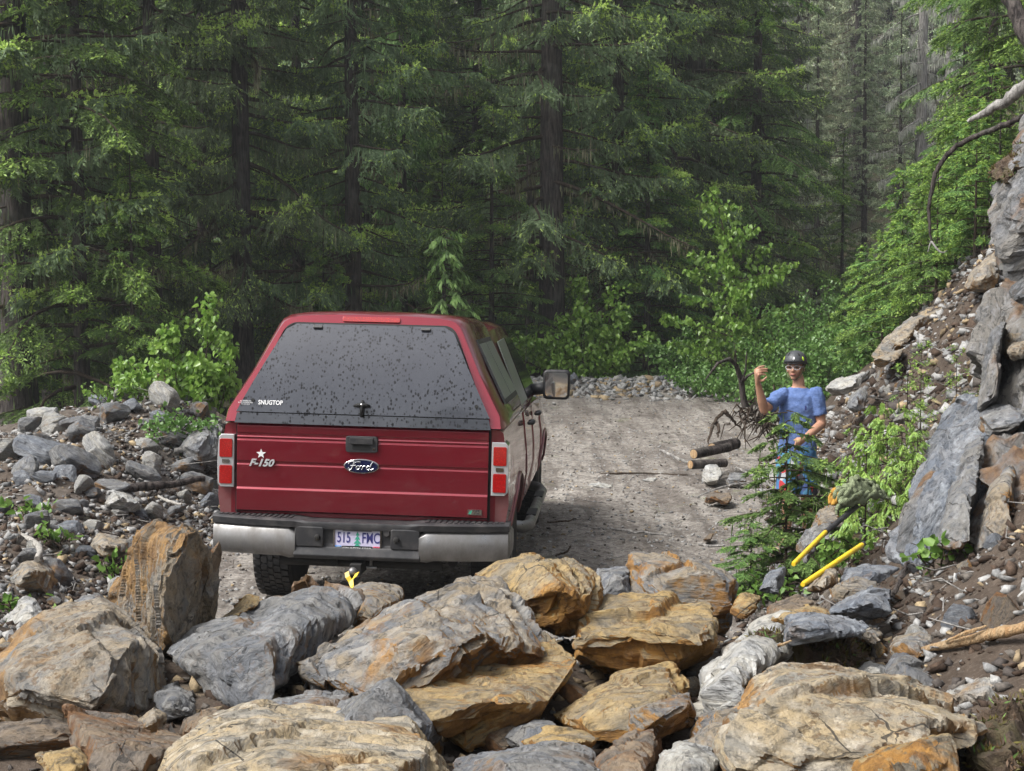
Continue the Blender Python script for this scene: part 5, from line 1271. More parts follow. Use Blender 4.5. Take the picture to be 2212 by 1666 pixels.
    def wing(s):
        bm = bmesh.new(); rings = []
        for k in range(13):
            x = .415 + (.998 - .415) * k / 12; y = bump_y(x); zb = .515 + .012 * (k > 1); zt = .725 - .0 * k
            if k == 0: zb, zt = .520, .70
            rings.append([(s * x, y + .03, zb), (s * x, y - .004, zb + .035), (s * x, y - .012, .62), (s * x, y - .004, zt - .02), (s * x, y + .02, zt), (s * x, y + .12, zt), (s * x, y + .12, zb)])
        x = 1.0
        for yy in (.02, .12, .26):
            rings.append([(s * (x - .02), yy, .53), (s * (x + .012), yy, .56), (s * (x + .016), yy, .62), (s * (x + .012), yy, .70), (s * (x - .01), yy, .725), (s * (x - .08), yy, .725), (s * (x - .08), yy, .53)])
        add_loft(bm, rings); return bm_obj('bumper_wing', bm, M['chrome'], bp, angle=45)
    bp = empty('rear_bumper', parent=root)
    for s in (-1, 1): wing(s)
    bm = bmesh.new(); rings = []
    for k in range(25):
        x = -1.005 + 2.01 * k / 24; y = bump_y(x)
        dip = .055 if abs(x) < .36 else .0
        rings.append([(x, y - .004 + dip * .3, .728 - dip * .15), (x, y - .010 + dip * .3, .768 - dip * .25), (x, y + .012, .782 - dip * .25), (x, .08, .782 - dip * .2), (x, .08, .728 - dip * .2)])
    add_loft(bm, rings); bm_obj('step_pad', bm, M['black'], bp, angle=40)
    for s in (-1, 1):                                                       # tread ribs on the step pad
        bm = bmesh.new()
        for k in range(14): add_box(bm, *sorted((s * (.45 + .038 * k), s * (.472 + .038 * k))), bump_y(.45 + .038 * k) + .02, .0, .7825, .788)
        bm_obj('tread_ribs', bm, M['black'], bp)
    bm = bmesh.new(); add_prism(bm, [(-.155, .52), (-.172, .545), (-.150, .60), (-.125, .615), (-.120, .735), (.02, .735), (.02, .52)], 'x', -.425, .425); bm_obj('bumper_centre', bm, M['black'], bp, bevel=.008)
    for s in (-1, 1):
        bm = bmesh.new(); add_prism(bm, [(s * x, z) for x, z in rrect(.225, .42, .60, .735, .015)], 'y', -.160, -.121); bm_obj('bumper_block', bm, M['black'], bp, bevel=.008)
        bm = bmesh.new(); add_lathe(bm, [(.001, -.186), (.015, -.182), (.022, -.16), (.022, -.155), (.001, -.155)], 14, 'y', (s * .265, 0, .665)); bm_obj('bumper_bolt', bm, M['under'], bp, angle=40)
    # licence plate
    pl = empty('license_plate', (0, -.133, .662), (R(-4), 0, 0), parent=root)
    bm = bmesh.new(); add_prism(bm, rrect(-.156, .156, -.079, .079, .012), 'y', -.002, .004); bm_obj('plate', bm, M['plate'], pl)
    bm = bmesh.new()
    for a in ((-.162, .162, .074, .086), (-.162, .162, -.086, -.078), (-.162, -.152, -.078, .074), (.152, .162, -.078, .074)): add_box(bm, a[0], a[1], -.008, .002, a[2], a[3])
    bm_obj('plate_frame', bm, M['chrome_clean'], pl)
    bm = bmesh.new(); add_prism(bm, rrect(-.102, .102, -.086, -.050, .006), 'y', -.011, -.0025); fr = bm_obj('name_strip', bm, M['gap'], pl)
    text_obj('lettering', 'COURTESY FORD', .026, M['white'], fr, (0, -.0115, -.068), extr=.0004, sx=.95)
    for s_, x in (('515', -.093), ('FMC', .092)): text_obj('characters', s_, .098, M['navy'], pl, (x * .98, -.0032, .002), extr=.0006, sx=.64, bold=.0012)
    bm = bmesh.new()
    for k in range(4):
        zz = .048 - .026 * k; w = .012 + .006 * k; add_prism(bm, [(-w, zz - .028), (w, zz - .028), (0, zz)], 'y', -.0042 - .0003 * k, -.0022)
    add_box(bm, -.004, .004, -.0038, -.0022, -.062, -.05); bm_obj('tree_print', bm, M['green_print'], pl)
    bm = bmesh.new(); add_box(bm, -.150, -.108, -.0045, -.0022, -.074, -.050); g = bm_obj('month_tag', bm, M['blue_tag'], pl); text_obj('lettering', '10', .024, M['white'], g, (-.129, -.0048, -.062), extr=.0003)
    bm = bmesh.new(); add_box(bm, .108, .150, -.0045, -.0022, -.074, -.050); g = bm_obj('year_tag', bm, M['pink_tag'], pl); text_obj('lettering', '25', .024, M['gap'], g, (.129, -.0048, -.062), extr=.0003)
    bm = bmesh.new(); add_prism(bm, rrect(-.10, .10, .050, .082, .008), 'y', -.022, -.0085); bm_obj('lamp_bar', bm, M['black'], pl, bevel=.003)
    bm = bmesh.new(); add_lathe(bm, [(.001, -.150), (.020, -.150), (.022, -.12), (.001, -.12)], 16, 'y', (.195, 0, .705)); bm_obj('socket_cover', bm, M['black'], root, angle=40)
    # hitch
    hi = empty('hitch', parent=root)
    bm = bmesh.new(); add_box(bm, -.038, .038, -.20, .30, .425, .500); bm_obj('receiver', bm, M['under'], hi, bevel=.004)
    bm = bmesh.new(); add_tube(bm, [(-.55, .02, .475), (.55, .02, .475)], .035, 10); bm_obj('cross_tube', bm, M['under'], hi, angle=50)
    bm = bmesh.new(); add_box(bm, -.032, .032, -.33, -.19, .405, .425); add_tube(bm, [(0, -.29, .42), (0, -.29, .455)], .014, 10); bm_obj('ball_mount', bm, M['under'], hi)
    bm = bmesh.new(); bmesh.ops.create_uvsphere(bm, u_segments=20, v_segments=12, radius=.029, matrix=Matrix.Translation((0, -.29, .470))); bm_obj('hitch_ball', bm, M['chrome'], hi, smooth=True)
    bm = bmesh.new(); add_box(bm, .07, .085, -.05, .0, .43, .50); add_tube(bm, [(.05, -.06, .455), (.12, -.06, .455)], .010, 8); bm_obj('hitch_pin', bm, M['chrome'], hi)
    bm = bmesh.new(); add_prism(bm, rrect(-.235, -.155, .455, .515, .012), 'y', -.05, .03); bm_obj('trailer_socket', bm, M['under'], hi, bevel=.004)
    # wheels
    tread = []
    for x, y, s in ((-.81, 1.17, -1), (.81, 1.17, 1), (-.81, 4.86, -1), (.81, 4.86, 1)):
        w = empty('wheel', (x, y, .405), parent=root)
        bm = bmesh.new()
        add_lathe(bm, [(.22, -.115), (.30, -.142), (.375, -.140), (.398, -.120), (.405, -.06), (.406, 0), (.405, .06), (.398, .12), (.375, .14), (.30, .142), (.22, .115)], 48, 'x')
        for k in range(44):
            q0 = 2 * math.pi * k / 44
            for j, (a0, a1) in enumerate(((-.128, -.078), (-.070, -.025), (-.018, .018), (.025, .070), (.078, .128))):
                q1 = q0 + (j % 2) * .07; r0, r1 = .398, .4165
                v = []
                for rr in (r0, r1):
                    for aa in (a0, a1):
                        for dq in (-.05, .05):
                            qq = q1 + dq + aa * .3; v.append(bm.verts.new((aa, rr * math.cos(qq), rr * math.sin(qq))))
                for f in ((4, 5, 7, 6), (0, 4, 6, 2), (1, 3, 7, 5), (0, 1, 5, 4), (2, 6, 7, 3)): bm.faces.new([v[i] for i in f])
        bm_obj('tyre', bm, M['rubber'], w, angle=35)
        bm = bmesh.new(); add_lathe(bm, [(.01, s * .09), (.06, s * .10), (.07, s * .07), (.19, s * .085), (.215, s * .12), (.225, s * .118), (.215, -s * .1), (.20, -s * .1), (.01, -s * .02)], 36, 'x')
        rm = bm_obj('rim', bm, M['chrome'], w, angle=35)
        bm = bmesh.new()
        for k in range(6):
            q = 2 * math.pi * k / 6
            add_prism(bm, [(.08 * math.cos(q) - .02 * math.sin(q), .08 * math.sin(q) + .02 * math.cos(q)), (.08 * math.cos(q) + .02 * math.sin(q), .08 * math.sin(q) - .02 * math.cos(q)), (.20 * math.cos(q) + .035 * math.sin(q), .20 * math.sin(q) - .035 * math.cos(q)), (.20 * math.cos(q) - .035 * math.sin(q), .20 * math.sin(q) + .035 * math.cos(q))], 'x', s * .085, s * .112)
        bm_obj('spokes', bm, M['chrome'], rm, angle=35)
    # ---- camper shell
    def cap_sec(y, zb, zt, wb, wt, cr=.012):
        h = [(wb, zb), (wb - .012, zb + .08), (wb + (wt + .05 - wb) * .55, zb + (zt - .07 - zb) * .55), (wt + .055, zt - .085), (wt + .03, zt - .045), (wt - .015, zt - .016), (wt - .10, zt), (wt * .4, zt + cr)]
        return [(x, y, z) for x, z in h] + [(-x, y, z) for x, z in h[::-1]]
    # the rear opening leans forward: shear y with z
    def lean(ring, y0, k): return [(x, y + (z - 1.41) * k, z) for x, y, z in ring]
    K = .42
    bm = bmesh.new()
    rings = [lean(cap_sec(y0, 1.412, zt, wb, wt), y0, k) for y0, zt, wb, wt, k in ((-.035, 2.130, .930, .575, K), (.0, 2.148, .945, .592, K), (.5, 2.155, .952, .60, K * .6), (1.2, 2.145, .952, .605, K * .2), (1.74, 2.13, .950, .605, 0))]
    add_loft(bm, rings)
    cap = bm_obj('canopy', bm, P, root, angle=30)
    def rear_pt(x, z, off): # point on the leaning rear face, off = proud of it
        n = Vector((0, -1, K)).normalized(); y = -.035 + (z - 1.412) * K - .055 * max(0.0, (z - 1.40) * (2.09 - z) / .119) * (off > .0035)
        return Vector((x, y, z)) + n * off
    def rear_prism(poly, o0, o1, name, mat, parent, bevel=0):
        bm = bmesh.new(); A = [bm.verts.new(rear_pt(x, z, o0)) for x, z in poly]; B = [bm.verts.new(rear_pt(x, z, o1)) for x, z in poly]; n = len(poly)
        for i in range(n): bm.faces.new((A[i], A[(i + 1) % n], B[(i + 1) % n], B[i]))
        bm.faces.new(A[::-1]); bm.faces.new(B); return bm_obj(name, bm, mat, parent, bevel=bevel)
    def trap(xb, zb, xt, zt, r):
        P4 = [Vector((xb, zb)), Vector((xt, zt)), Vector((-xt, zt)), Vector((-xb, zb))]; out = []
        for i, p in enumerate(P4):
            a = (P4[i - 1] - p).normalized(); b = (P4[(i + 1) % 4] - p).normalized(); rr = r if i in (1, 2) else .012
            for k in range(7):
                t = k / 6; out.append(p + a * rr * (1 - t) ** 2 + b * rr * t ** 2)
        return [(v.x, v.y) for v in out]
    rear_prism(trap(.868, 1.405, .572, 2.082, .07), .0, .006, 'window_seal', M['gap'], cap)
    def glass_sheet(o0, o1):
        bm = bmesh.new(); nz, nx = 16, 12; V = {}
        for side_, o in ((0, o0), (1, o1)):
            for i in range(nz + 1):
                t = i / nz; z = 1.474 + (2.068 - 1.474) * t; hw = .856 + (.560 - .856) * t
                if z > 2.02: hw -= .05 * ((z - 2.02) / .048) ** 2
                for j in range(nx + 1): V[side_, i, j] = bm.verts.new(rear_pt(hw * (2 * j / nx - 1), z, o))
        for side_ in (0, 1):
            for i in range(nz):
                for j in range(nx):
                    q = [V[side_, i, j], V[side_, i, j + 1], V[side_, i + 1, j + 1], V[side_, i + 1, j]]; bm.faces.new(q if side_ else q[::-1])
        loop = [(0, j) for j in range(nx)] + [(i, nx) for i in range(nz)] + [(nz, j) for j in range(nx, 0, -1)] + [(i, 0) for i in range(nz, 0, -1)]
        for (a, b), (c, d) in zip(loop, loop[1:] + loop[:1]): bm.faces.new((V[0, a, b], V[0, c, d], V[1, c, d], V[1, a, b]))
        return bm_obj('rear_window', bm, M['glass_rear'], cap, angle=40)
    rw = glass_sheet(.004, .016)
    rear_prism([(.864, 1.400), (.850, 1.468), (-.850, 1.468), (-.864, 1.400)], .004, .014, 'window_valance', M['glass_rear'], cap)
    for x in (-.36, .385): rear_prism(rrect(x - .032, x + .032, 2.038, 2.056, .004), .016, .034, 'hinge', M['black'], rw, .002)
    for x in (-.745, .765): rear_prism([(x + .012 * math.cos(k * .524), 1.548 + .012 * math.sin(k * .524)) for k in range(12)], .016, .026, 'strut_knob', M['gap'], rw)
    bm = bmesh.new()
    c = rear_pt(0, 1.525, .03)
    add_tube(bm, [rear_pt(-.055, 1.525, .035), rear_pt(-.03, 1.528, .045), rear_pt(.03, 1.528, .045), rear_pt(.055, 1.525, .035)], [.008, .014, .014, .008], 8)
    add_tube(bm, [rear_pt(0, 1.565, .028), rear_pt(0, 1.52, .04), rear_pt(0, 1.455, .03)], [.010, .016, .011], 8)
    hd = bm_obj('window_latch', bm, M['gap'], rw, smooth=True)
    bm = bmesh.new(); bmesh.ops.create_uvsphere(bm, u_segments=10, v_segments=6, radius=.009, matrix=Matrix.Translation(rear_pt(0, 1.528, .056))); bm_obj('key_lock', bm, M['chrome_clean'], hd, smooth=True)
    ra = math.atan(K - .194)
    p = rear_pt(-.625, 1.535, .0195); text_obj('sticker', 'SNUGTOP', .042, M['white'], rw, p, (math.pi / 2 - ra, 0, 0), extr=.0004, sx=.86, bold=.0009)
    p = rear_pt(-.795, 1.532, .0195); text_obj('sticker', 'ALL AMERICAN\nAUTO ACCESSORIES\n503-615-7640', .011, M['white'], rw, p, (math.pi / 2 - ra, 0, 0), extr=.0004)
    rear_prism(rrect(-.20, .20, 2.092, 2.126, .012), .0, .012, 'brake_light', M['red_lens'], cap, .003)
    # cab greenhouse
    bm = bmesh.new()
    sec = lambda y, zt, wt, wb=.930: [(x, y, z) for x, z in ((wb, 1.395), (wb + (wt + .06 - wb) * .5, 1.395 + (zt - .1 - 1.395) * .5), (wt + .06, zt - .11), (wt + .02, zt - .04), (wt - .07, zt), (.2, zt + .012), (-.2, zt + .012), (-wt + .07, zt), (-wt - .02, zt - .04), (-wt - .06, zt - .11), (-(wb + (wt + .06 - wb) * .5), 1.395 + (zt - .1 - 1.395) * .5), (-wb, 1.395))]
    add_loft(bm, [sec(1.79, 2.02, .60), sec(2.1, 2.06, .625), sec(2.9, 2.08, .64), sec(3.5, 2.06, .64), sec(3.75, 1.98, .63), sec(4.1, 1.70, .70), sec(4.45, 1.42, .80)])
    cab = bm_obj('cab', bm, P, root, angle=30)
    bm = bmesh.new(); 
    v = [bm.verts.new(p) for p in ((-.72, 4.47, 1.44), (.72, 4.47, 1.44), (.60, 3.80, 1.985), (-.60, 3.80, 1.985))]; bm.faces.new(v)
    r_ = bmesh.ops.extrude_face_region(bm, geom=bm.faces[:]); 
    for q in r_['geom']:
        if isinstance(q, bmesh.types.BMVert): q.co += Vector((0, .02, .03))
    bm_obj('windscreen', bm, M['glass'], cab)
    # side glass follows the cab side: x at height z
    def cab_x(z, wt=.63): return .930 + (wt + .06 - .930) * (z - 1.395) / (2.08 - .11 - 1.395)
    def side_panel(poly, xf, o0, o1, name, mat, parent, s):
        bm = bmesh.new(); A = [bm.verts.new((s * (xf(z) + o0), y, z)) for y, z in poly]; B = [bm.verts.new((s * (xf(z) + o1), y, z)) for y, z in poly]; n = len(poly)
        for i in range(n): bm.faces.new((A[i], A[(i + 1) % n], B[(i + 1) % n], B[i]))
        bm.faces.new(A[::-1]); bm.faces.new(B); return bm_obj(name, bm, mat, parent)
    def cap_x(z): return .940 + (.645 - .940) * (z - 1.49) / (2.06 - 1.49) + .004
    def dense(poly, n=6):
        out = []
        for i, a in enumerate(poly):
            b = poly[(i + 1) % len(poly)]
            for k in range(n): out.append((a[0] + (b[0] - a[0]) * k / n, a[1] + (b[1] - a[1]) * k / n))
        return out
    body_x = lambda z: float(np.interp(z, [.60, .66, .90, 1.06, 1.30, 1.385], [.935, .957, .990, .986, .957, .946]))
    for s in (-1, 1):
        dr = side_panel(dense([(1.93, .66), (1.93, 1.375), (2.86, 1.375), (2.86, .66)]), body_x, .002, .008, 'rear_door', P, root, s)
        df = side_panel(dense([(2.90, .66), (2.90, 1.375), (4.02, 1.36), (4.10, 1.0), (4.02, .66)]), body_x, .002, .008, 'front_door', P, root, s)
        for d_, y in ((dr, 2.08), (df, 3.06)):
            bm = bmesh.new(); add_tube(bm, [(s * .985, y, 1.275), (s * 1.018, y + .03, 1.278), (s * 1.018, y + .17, 1.278), (s * .985, y + .20, 1.275)], [.014, .019, .019, .014], 8); bm_obj('handle', bm, M['black'], d_, smooth=True)
        side_panel(dense([(2.05, 1.425), (2.12, 1.93), (2.82, 1.945), (2.82, 1.425)]), cab_x, .004, .012, 'rear_side_window', M['glass_dusty'], dr, s)
        side_panel(dense([(2.92, 1.425), (2.92, 1.945), (3.50, 1.93), (4.05, 1.60), (4.12, 1.425)]), cab_x, .004, .012, 'front_side_window', M['glass'], df, s)
        wf = side_panel(dense([(.42, 1.545), (.55, 1.985), (1.56, 1.985), (1.56, 1.545)]), cap_x, .0, .014, 'canopy_window', M['black'], cap, s)
        side_panel(dense([(.47, 1.58), (.58, 1.955), (1.02, 1.955), (1.02, 1.58)]), cap_x, .0145, .018, 'pane', M['glass_dusty'], wf, s)
        side_panel(dense([(1.06, 1.58), (1.06, 1.955), (1.53, 1.955), (1.53, 1.58)]), cap_x, .0145, .018, 'pane', M['glass_dusty'], wf, s)
        # mirror
        bm = bmesh.new(); add_tube(bm, [(s * .90, 3.86, 1.44), (s * 1.06, 3.80, 1.46)], [.06, .05], 10); m1 = bm_obj('mirror', bm, M['black'], root, smooth=True)
        bm = bmesh.new(); add_prism(bm, [(s * x, z) for x, z in rrect(1.015, 1.265, 1.36, 1.635, .045)], 'y', 3.74, 3.88); bm_obj('mirror_housing', bm, M['black'], m1, bevel=.02, seg=3)
        bm = bmesh.new(); add_prism(bm, [(s * x, z) for x, z in rrect(1.038, 1.245, 1.385, 1.612, .032)], 'y', 3.734, 3.742); bm_obj('mirror_glass', bm, M['mirror'], m1)
        # tubular side step
        bm = bmesh.new(); add_tube(bm, [(s * .80, 1.72, .50), (s * .98, 1.78, .47), (s * 1.02, 1.95, .46), (s * 1.02, 4.0, .46), (s * .98, 4.2, .47), (s * .80, 4.28, .50)], .048, 12); sp = bm_obj('side_step', bm, M['chrome'], root, smooth=True)
        for y in (2.2, 3.3):
            bm = bmesh.new(); add_box(bm, *sorted((s * .98, s * 1.06)), y, y + .34, .497, .512); bm_obj('step_tread', bm, M['black'], sp, bevel=.004)
        # wheel arch lip
        for yy in (1.17, 4.86):
            bm = bmesh.new(); pts = [(s * (body_x(.47 + .51 * math.sin(q)) + .004), yy + .51 * math.cos(q), .47 + .51 * math.sin(q)) for q in np.linspace(.28, math.pi - .28, 22)]
            add_tube(bm, pts, .014, 6); bm_obj('arch_lip', bm, P, root, smooth=True)
    bm = bmesh.new(); add_tube(bm, [(.80, 4.55, 1.33), (.80, 4.50, 2.05)], [.004, .0015], 5); bm_obj('antenna', bm, M['gap'], root)
    bm = bmesh.new(); add_prism(bm, rrect(-.85, .85, .55, .95, .05), 'y', 5.66, 5.80); bm_obj('front_bumper', bm, M['chrome'], root, bevel=.02)
    return root
TRUCK = build_truck()
# yellow tow strap round the hitch ball
bpy.context.view_layer.update()
def strap():
    bm = bmesh.new(); mw = TRUCK.matrix_world
    b = lambda x, y, z: mw @ Vector((x, y, z))
    for side in (-1, 1):
        path = [(side * .036, -.305, .466), (side * .024, -.328, .440), (0.004 * side, -.335, .418 + .004 * side), (.012, -.36, .39), (.03, -.50, .28), (.04, -.75, .20)]
        for i in range(len(path) - 1):
            pass
        w = .013
        L = [bm.verts.new(b(x - w * (1 if i < 2 else .9), y - .004 * side, z - .008)) for i, (x, y, z) in enumerate(path)]
        Rr = [bm.verts.new(b(x + w * (1 if i < 2 else .9), y - .004 * side, z + .008)) for i, (x, y, z) in enumerate(path)]
        for i in range(len(path) - 1): bm.faces.new((L[i], Rr[i], Rr[i + 1], L[i + 1]))
    o = bm_obj('tow_strap', bm, M['yellow']); sm = o.modifiers.new('thick', 'SOLIDIFY'); sm.thickness = .004
    tag(o, 'yellow tow strap looped round the hitch ball under the truck', 'strap')
strap()
# ------------------------------------------------------------------ the person
def skin_mat():
    t = NT('skin'); co = t.objco(False)
    c = t.mix(t.noise(co, 14, 3), (.36, .19, .125), (.45, .25, .165))
    b = t.princ(c, .5, spec=.35); b.inputs['Subsurface Weight'].default_value = .08; b.inputs['Subsurface Scale'].default_value = .01
    return t.done(b)
M['skin'] = skin_mat()
def shirt_mat():
    t = NT('blue heather jersey'); co = t.objco(False)
    s = t.noise(t.mapping(co, scale=(14, 14, 110)), 3, 3, .7)
    c = t.mix(t.ramp(s, [(.35, 0.), (.65, 1.)]), (.065, .115, .27), (.13, .19, .38))
    return t.done(t.princ(c, .8, spec=.2, normal=t.bump(t.noise(co, 12, 4, .6), .35, .03)))
M['shirt'] = shirt_mat()
def shorts_mat():
    t = NT('patterned board shorts'); co = t.objco(False)
    v = t.n('ShaderNodeTexVoronoi', Scale=11.0); t.set(v, 'Vector', t.mapping(co, scale=(1.3, 1.3, .8)))
    s = t.n('ShaderNodeSeparateColor'); t.set(s, 0, v.outputs['Color'])
    c = t.ramp(s.outputs[0], [(0., (.05, .16, .34)), (.36, (.36, .02, .025)), (.5, (.07, .22, .36)), (.66, (.025, .025, .04)), (.86, (.40, .41, .43)), (.92, (.07, .11, .26))], 'CONSTANT')
    return t.done(t.princ(c, .75, normal=t.bump(t.noise(co, 16, 4), .3, .02)))
M['shorts'] = shorts_mat()
M['helmet'] = simple('matt grey helmet shell', (.045, .048, .052), .5)
M['lime'] = simple('lime plastic', (.42, .62, .03), .5)
M['hair'] = simple('black hair', (.01, .008, .007), .55)
M['eye'] = simple('dark eye', (.015, .01, .008), .2)
M['lip'] = simple('lips', (.30, .11, .085), .5)
M['strapm'] = simple('helmet strap', (.10, .11, .05), .7)
def lens_mat():
    t = NT('clear safety lens'); g = t.n('ShaderNodeBsdfTransparent'); g.inputs[0].default_value = (.93, .93, .93, 1)
    gl = t.n('ShaderNodeBsdfGlossy', Roughness=.04); mx = t.n('ShaderNodeMixShader', Fac=.14)
    t.t.links.new(g.outputs[0], mx.inputs[1]); t.t.links.new(gl.outputs[0], mx.inputs[2]); return t.done(mx)
M['lens'] = lens_mat()
M['frame'] = simple('pale spectacle frame', (.45, .45, .46), .3)

def ellipsoid(bm, c, rx, ry, rz, rot=None, seg=20):
    m = Matrix.Translation(c) @ (rot.to_matrix().to_4x4() if rot else Matrix.Identity(4)) @ Matrix.Diagonal((rx, ry, rz, 1))
    bmesh.ops.create_uvsphere(bm, u_segments=seg, v_segments=seg // 2 + 2, radius=1.0, matrix=m)
def limb(bm, pts, rad):
    add_tube(bm, pts, rad, 12)
    for p, r in zip(pts, rad): ellipsoid(bm, p, r, r, r, seg=12)
def fuse(name, bm, mat, voxel, smooth_it, parent=None, disp=None):
    bmesh.ops.recalc_face_normals(bm, faces=bm.faces[:])
    me = bpy.data.meshes.new(name); bm.to_mesh(me); bm.free()
    o = link(name, me)
    r = o.modifiers.new('r', 'REMESH'); r.mode = 'VOXEL'; r.voxel_size = voxel
    s = o.modifiers.new('s', 'SMOOTH'); s.iterations = smooth_it; s.factor = .5
    dg = bpy.context.evaluated_depsgraph_get(); dg.update()
    m2 = bpy.data.meshes.new_from_object(o.evaluated_get(dg)); o.modifiers.clear(); o.data = m2; bpy.data.meshes.remove(me)
    n = len(m2.vertices)
    if disp is not None:
        V = np.empty(n * 3, np.float32); m2.vertices.foreach_get('co', V); V = V.reshape(-1, 3).astype(float)
        N = np.empty(n * 3, np.float32); m2.vertices.foreach_get('normal', N); N = N.reshape(-1, 3)
        m2.vertices.foreach_set('co', (V + N * disp(V)[:, None]).astype(np.float32).ravel())
    m2.materials.clear(); m2.materials.append(mat)
    m2.polygons.foreach_set('use_smooth', [True] * len(m2.polygons)); m2.update()
    if parent: o.parent = parent
    return o

def build_person():
    D = 12.7
    c25, s25 = math.cos(R(24)), math.sin(R(24))
    fw = Vector((-s25, -c25, 0)); lat = Vector((c25, -s25, 0)); up = Vector((0, 0, 1))   # faces the camera, turned to the left of the picture
    J = lambda px, py, d=D: W(px, py, d)
    chest = J(1723, 880); hip = J(1721, 975); neck = J(1724, 834)
    shR, shL = J(1690, 852, D - .0), J(1762, 850, D - .07)
    elR, wrR = J(1650, 886, D - .12), J(1637, 831, D - .2)
    elL, wrL = J(1774, 916, D - .10), J(1737, 948, D - .34)
    kneeR, kneeL = J(1703, 1075, D - .05), J(1742, 1075, D - .02)
    ankR, ankL = Vector((kneeR.x - .01, kneeR.y + .06, .10)), Vector((kneeL.x + .02, kneeL.y + .06, .10))
    bm = bmesh.new()
    def ring(c, a, b, n=20):
        return [c + lat * a * math.cos(q) + fw * b * math.sin(q) for q in (2 * math.pi * k / n for k in range(n))]
    spine = lambda t: chest.lerp(hip, t)
    add_loft(bm, [ring(neck + up * .0, .055, .055), ring(J(1724, 846), .13, .075), ring(J(1724, 856), .165, .095), ring(chest, .165, .11), ring(J(1722, 925), .145, .098), ring(J(1721, 955), .15, .105), ring(hip, .165, .115), ring(J(1721, 1000), .15, .105)])
    # neck and head
    hc = J(1717, 793); hd = hc                                   # centre of the head
    limb(bm, [neck - up * .02, neck + up * .05, hc - up * .03 - fw * .02], [.060, .054, .052])
    q = Euler((R(4), 0, 0)).to_quaternion()
    hrot = Matrix((lat, -fw, up)).transposed().to_quaternion()
    H = lambda x, y, z: hc + lat * x + fw * y + up * z            # x to his left, y forward, z up
    ellipsoid(bm, H(0, -.012, .025), .074, .094, .098, hrot)      # skull
    ellipsoid(bm, H(0, .022, -.045), .058, .068, .062, hrot)      # face and jaw
    ellipsoid(bm, H(0, .062, -.095), .026, .022, .020, hrot)      # chin
    for s in (-1, 1):
        ellipsoid(bm, H(s * .042, .058, -.030), .022, .020, .024, hrot)    # cheek bones
        ellipsoid(bm, H(s * .076, -.010, -.015), .010, .018, .032, hrot)   # ears
        ellipsoid(bm, H(s * .034, .078, .022), .026, .012, .009, hrot)     # brow
    add_tube(bm, [H(0, .078, .014), H(0, .092, -.012), H(0, .100, -.030), H(0, .080, -.040)], [.009, .011, .014, .010], 10)
    for s in (-1, 1): ellipsoid(bm, H(s * .012, .086, -.034), .010, .011, .009, hrot)
    ellipsoid(bm, H(0, .080, -.062), .025, .012, .008, hrot); ellipsoid(bm, H(0, .080, -.073), .022, .012, .007, hrot)
    # arms
    limb(bm, [shR, shR.lerp(elR, .5), elR], [.058, .050, .042]); limb(bm, [elR, elR.lerp(wrR, .35), wrR], [.042, .044, .027])
    limb(bm, [shL, shL.lerp(elL, .5), elL], [.058, .050, .042]); limb(bm, [elL, elL.lerp(wrL, .35), wrL], [.042, .042, .027])
    # raised hand: palm up from the wrist, fingers bent towards the face
    kn = [J(1631, 799, D - .23), J(1633, 802, D - .26), J(1635, 806, D - .28), J(1638, 810, D - .29)]
    pc = (wrR + kn[1]) / 2
    limb(bm, [wrR, wrR.lerp(kn[0], .9)], [.026, .017]); limb(bm, [wrR, wrR.lerp(kn[1], .9)], [.026, .017]); limb(bm, [wrR, wrR.lerp(kn[2], .9)], [.024, .016]); limb(bm, [wrR, wrR.lerp(kn[3], .9)], [.024, .015])
    tips = [((1640, 793), (1651, 791)), ((1643, 798), (1657, 797)), ((1645, 803), (1657, 803)), ((1646, 809), (1654, 810))]
    for k, (a, b) in zip(kn, tips):
        m = J(*a, D - .27); e = J(*b, D - .26)
        limb(bm, [k, m, m.lerp(e, .55) + up * .002, e], [.0115, .0105, .0095, .008])
    limb(bm, [wrR.lerp(kn[3], .35), J(1648, 822, D - .28), J(1655, 815, D - .28)], [.015, .012, .009])
    # lowered hand, loosely curled
    k0 = [J(1726, 950, D - .39), J(1725, 954, D - .40), J(1724, 958, D - .40), J(1724, 962, D - .39)]
    for i, k in enumerate(k0):
        limb(bm, [wrL, wrL.lerp(k, .92)], [.026, .016])
        a = k + Vector((-.030, -.01, -.012)); b = a + Vector((.002, .012, -.022)); limb(bm, [k, a, b, b + Vector((.016, .008, -.006))], [.0115, .011, .010, .008])
    limb(bm, [wrL.lerp(k0[0], .4), J(1722, 947, D - .37), J(1715, 951, D - .38)], [.014, .012, .009])
    # legs and feet
    for s, kn_, an in ((-1, kneeR, ankR), (1, kneeL, ankL)):
        hp = hip + lat * s * .085 - up * .06
        limb(bm, [hp, hp.lerp(kn_, .5), kn_], [.092, .078, .056]); limb(bm, [kn_, kn_.lerp(an, .35), an], [.054, .056, .036])
        limb(bm, [an - up * .03 - fw * .04, an + fw * .16 - up * .06], [.042, .034])
    person = fuse('person', bm, M['skin'], .0055, 5)
    tag(person, 'person in grey climbing helmet and blue T-shirt raising one hand beside the road', 'person')
    # T-shirt
    bm = bmesh.new()
    add_loft(bm, [ring(J(1724, 838), .085, .075), ring(J(1724, 846), .145, .088), ring(J(1724, 856), .178, .108), ring(chest, .180, .124), ring(J(1722, 925), .166, .118), ring(J(1721, 950), .172, .124), ring(J(1721, 969), .180, .130)])
    for sh, el in ((shR, elR), (shL, elL)): limb(bm, [sh - (el - sh) * .05, sh, sh.lerp(el, .40)], [.055, .071, .069]); add_tube(bm, [sh.lerp(el, .3), sh.lerp(el, .72)], [.066, .068], 16)
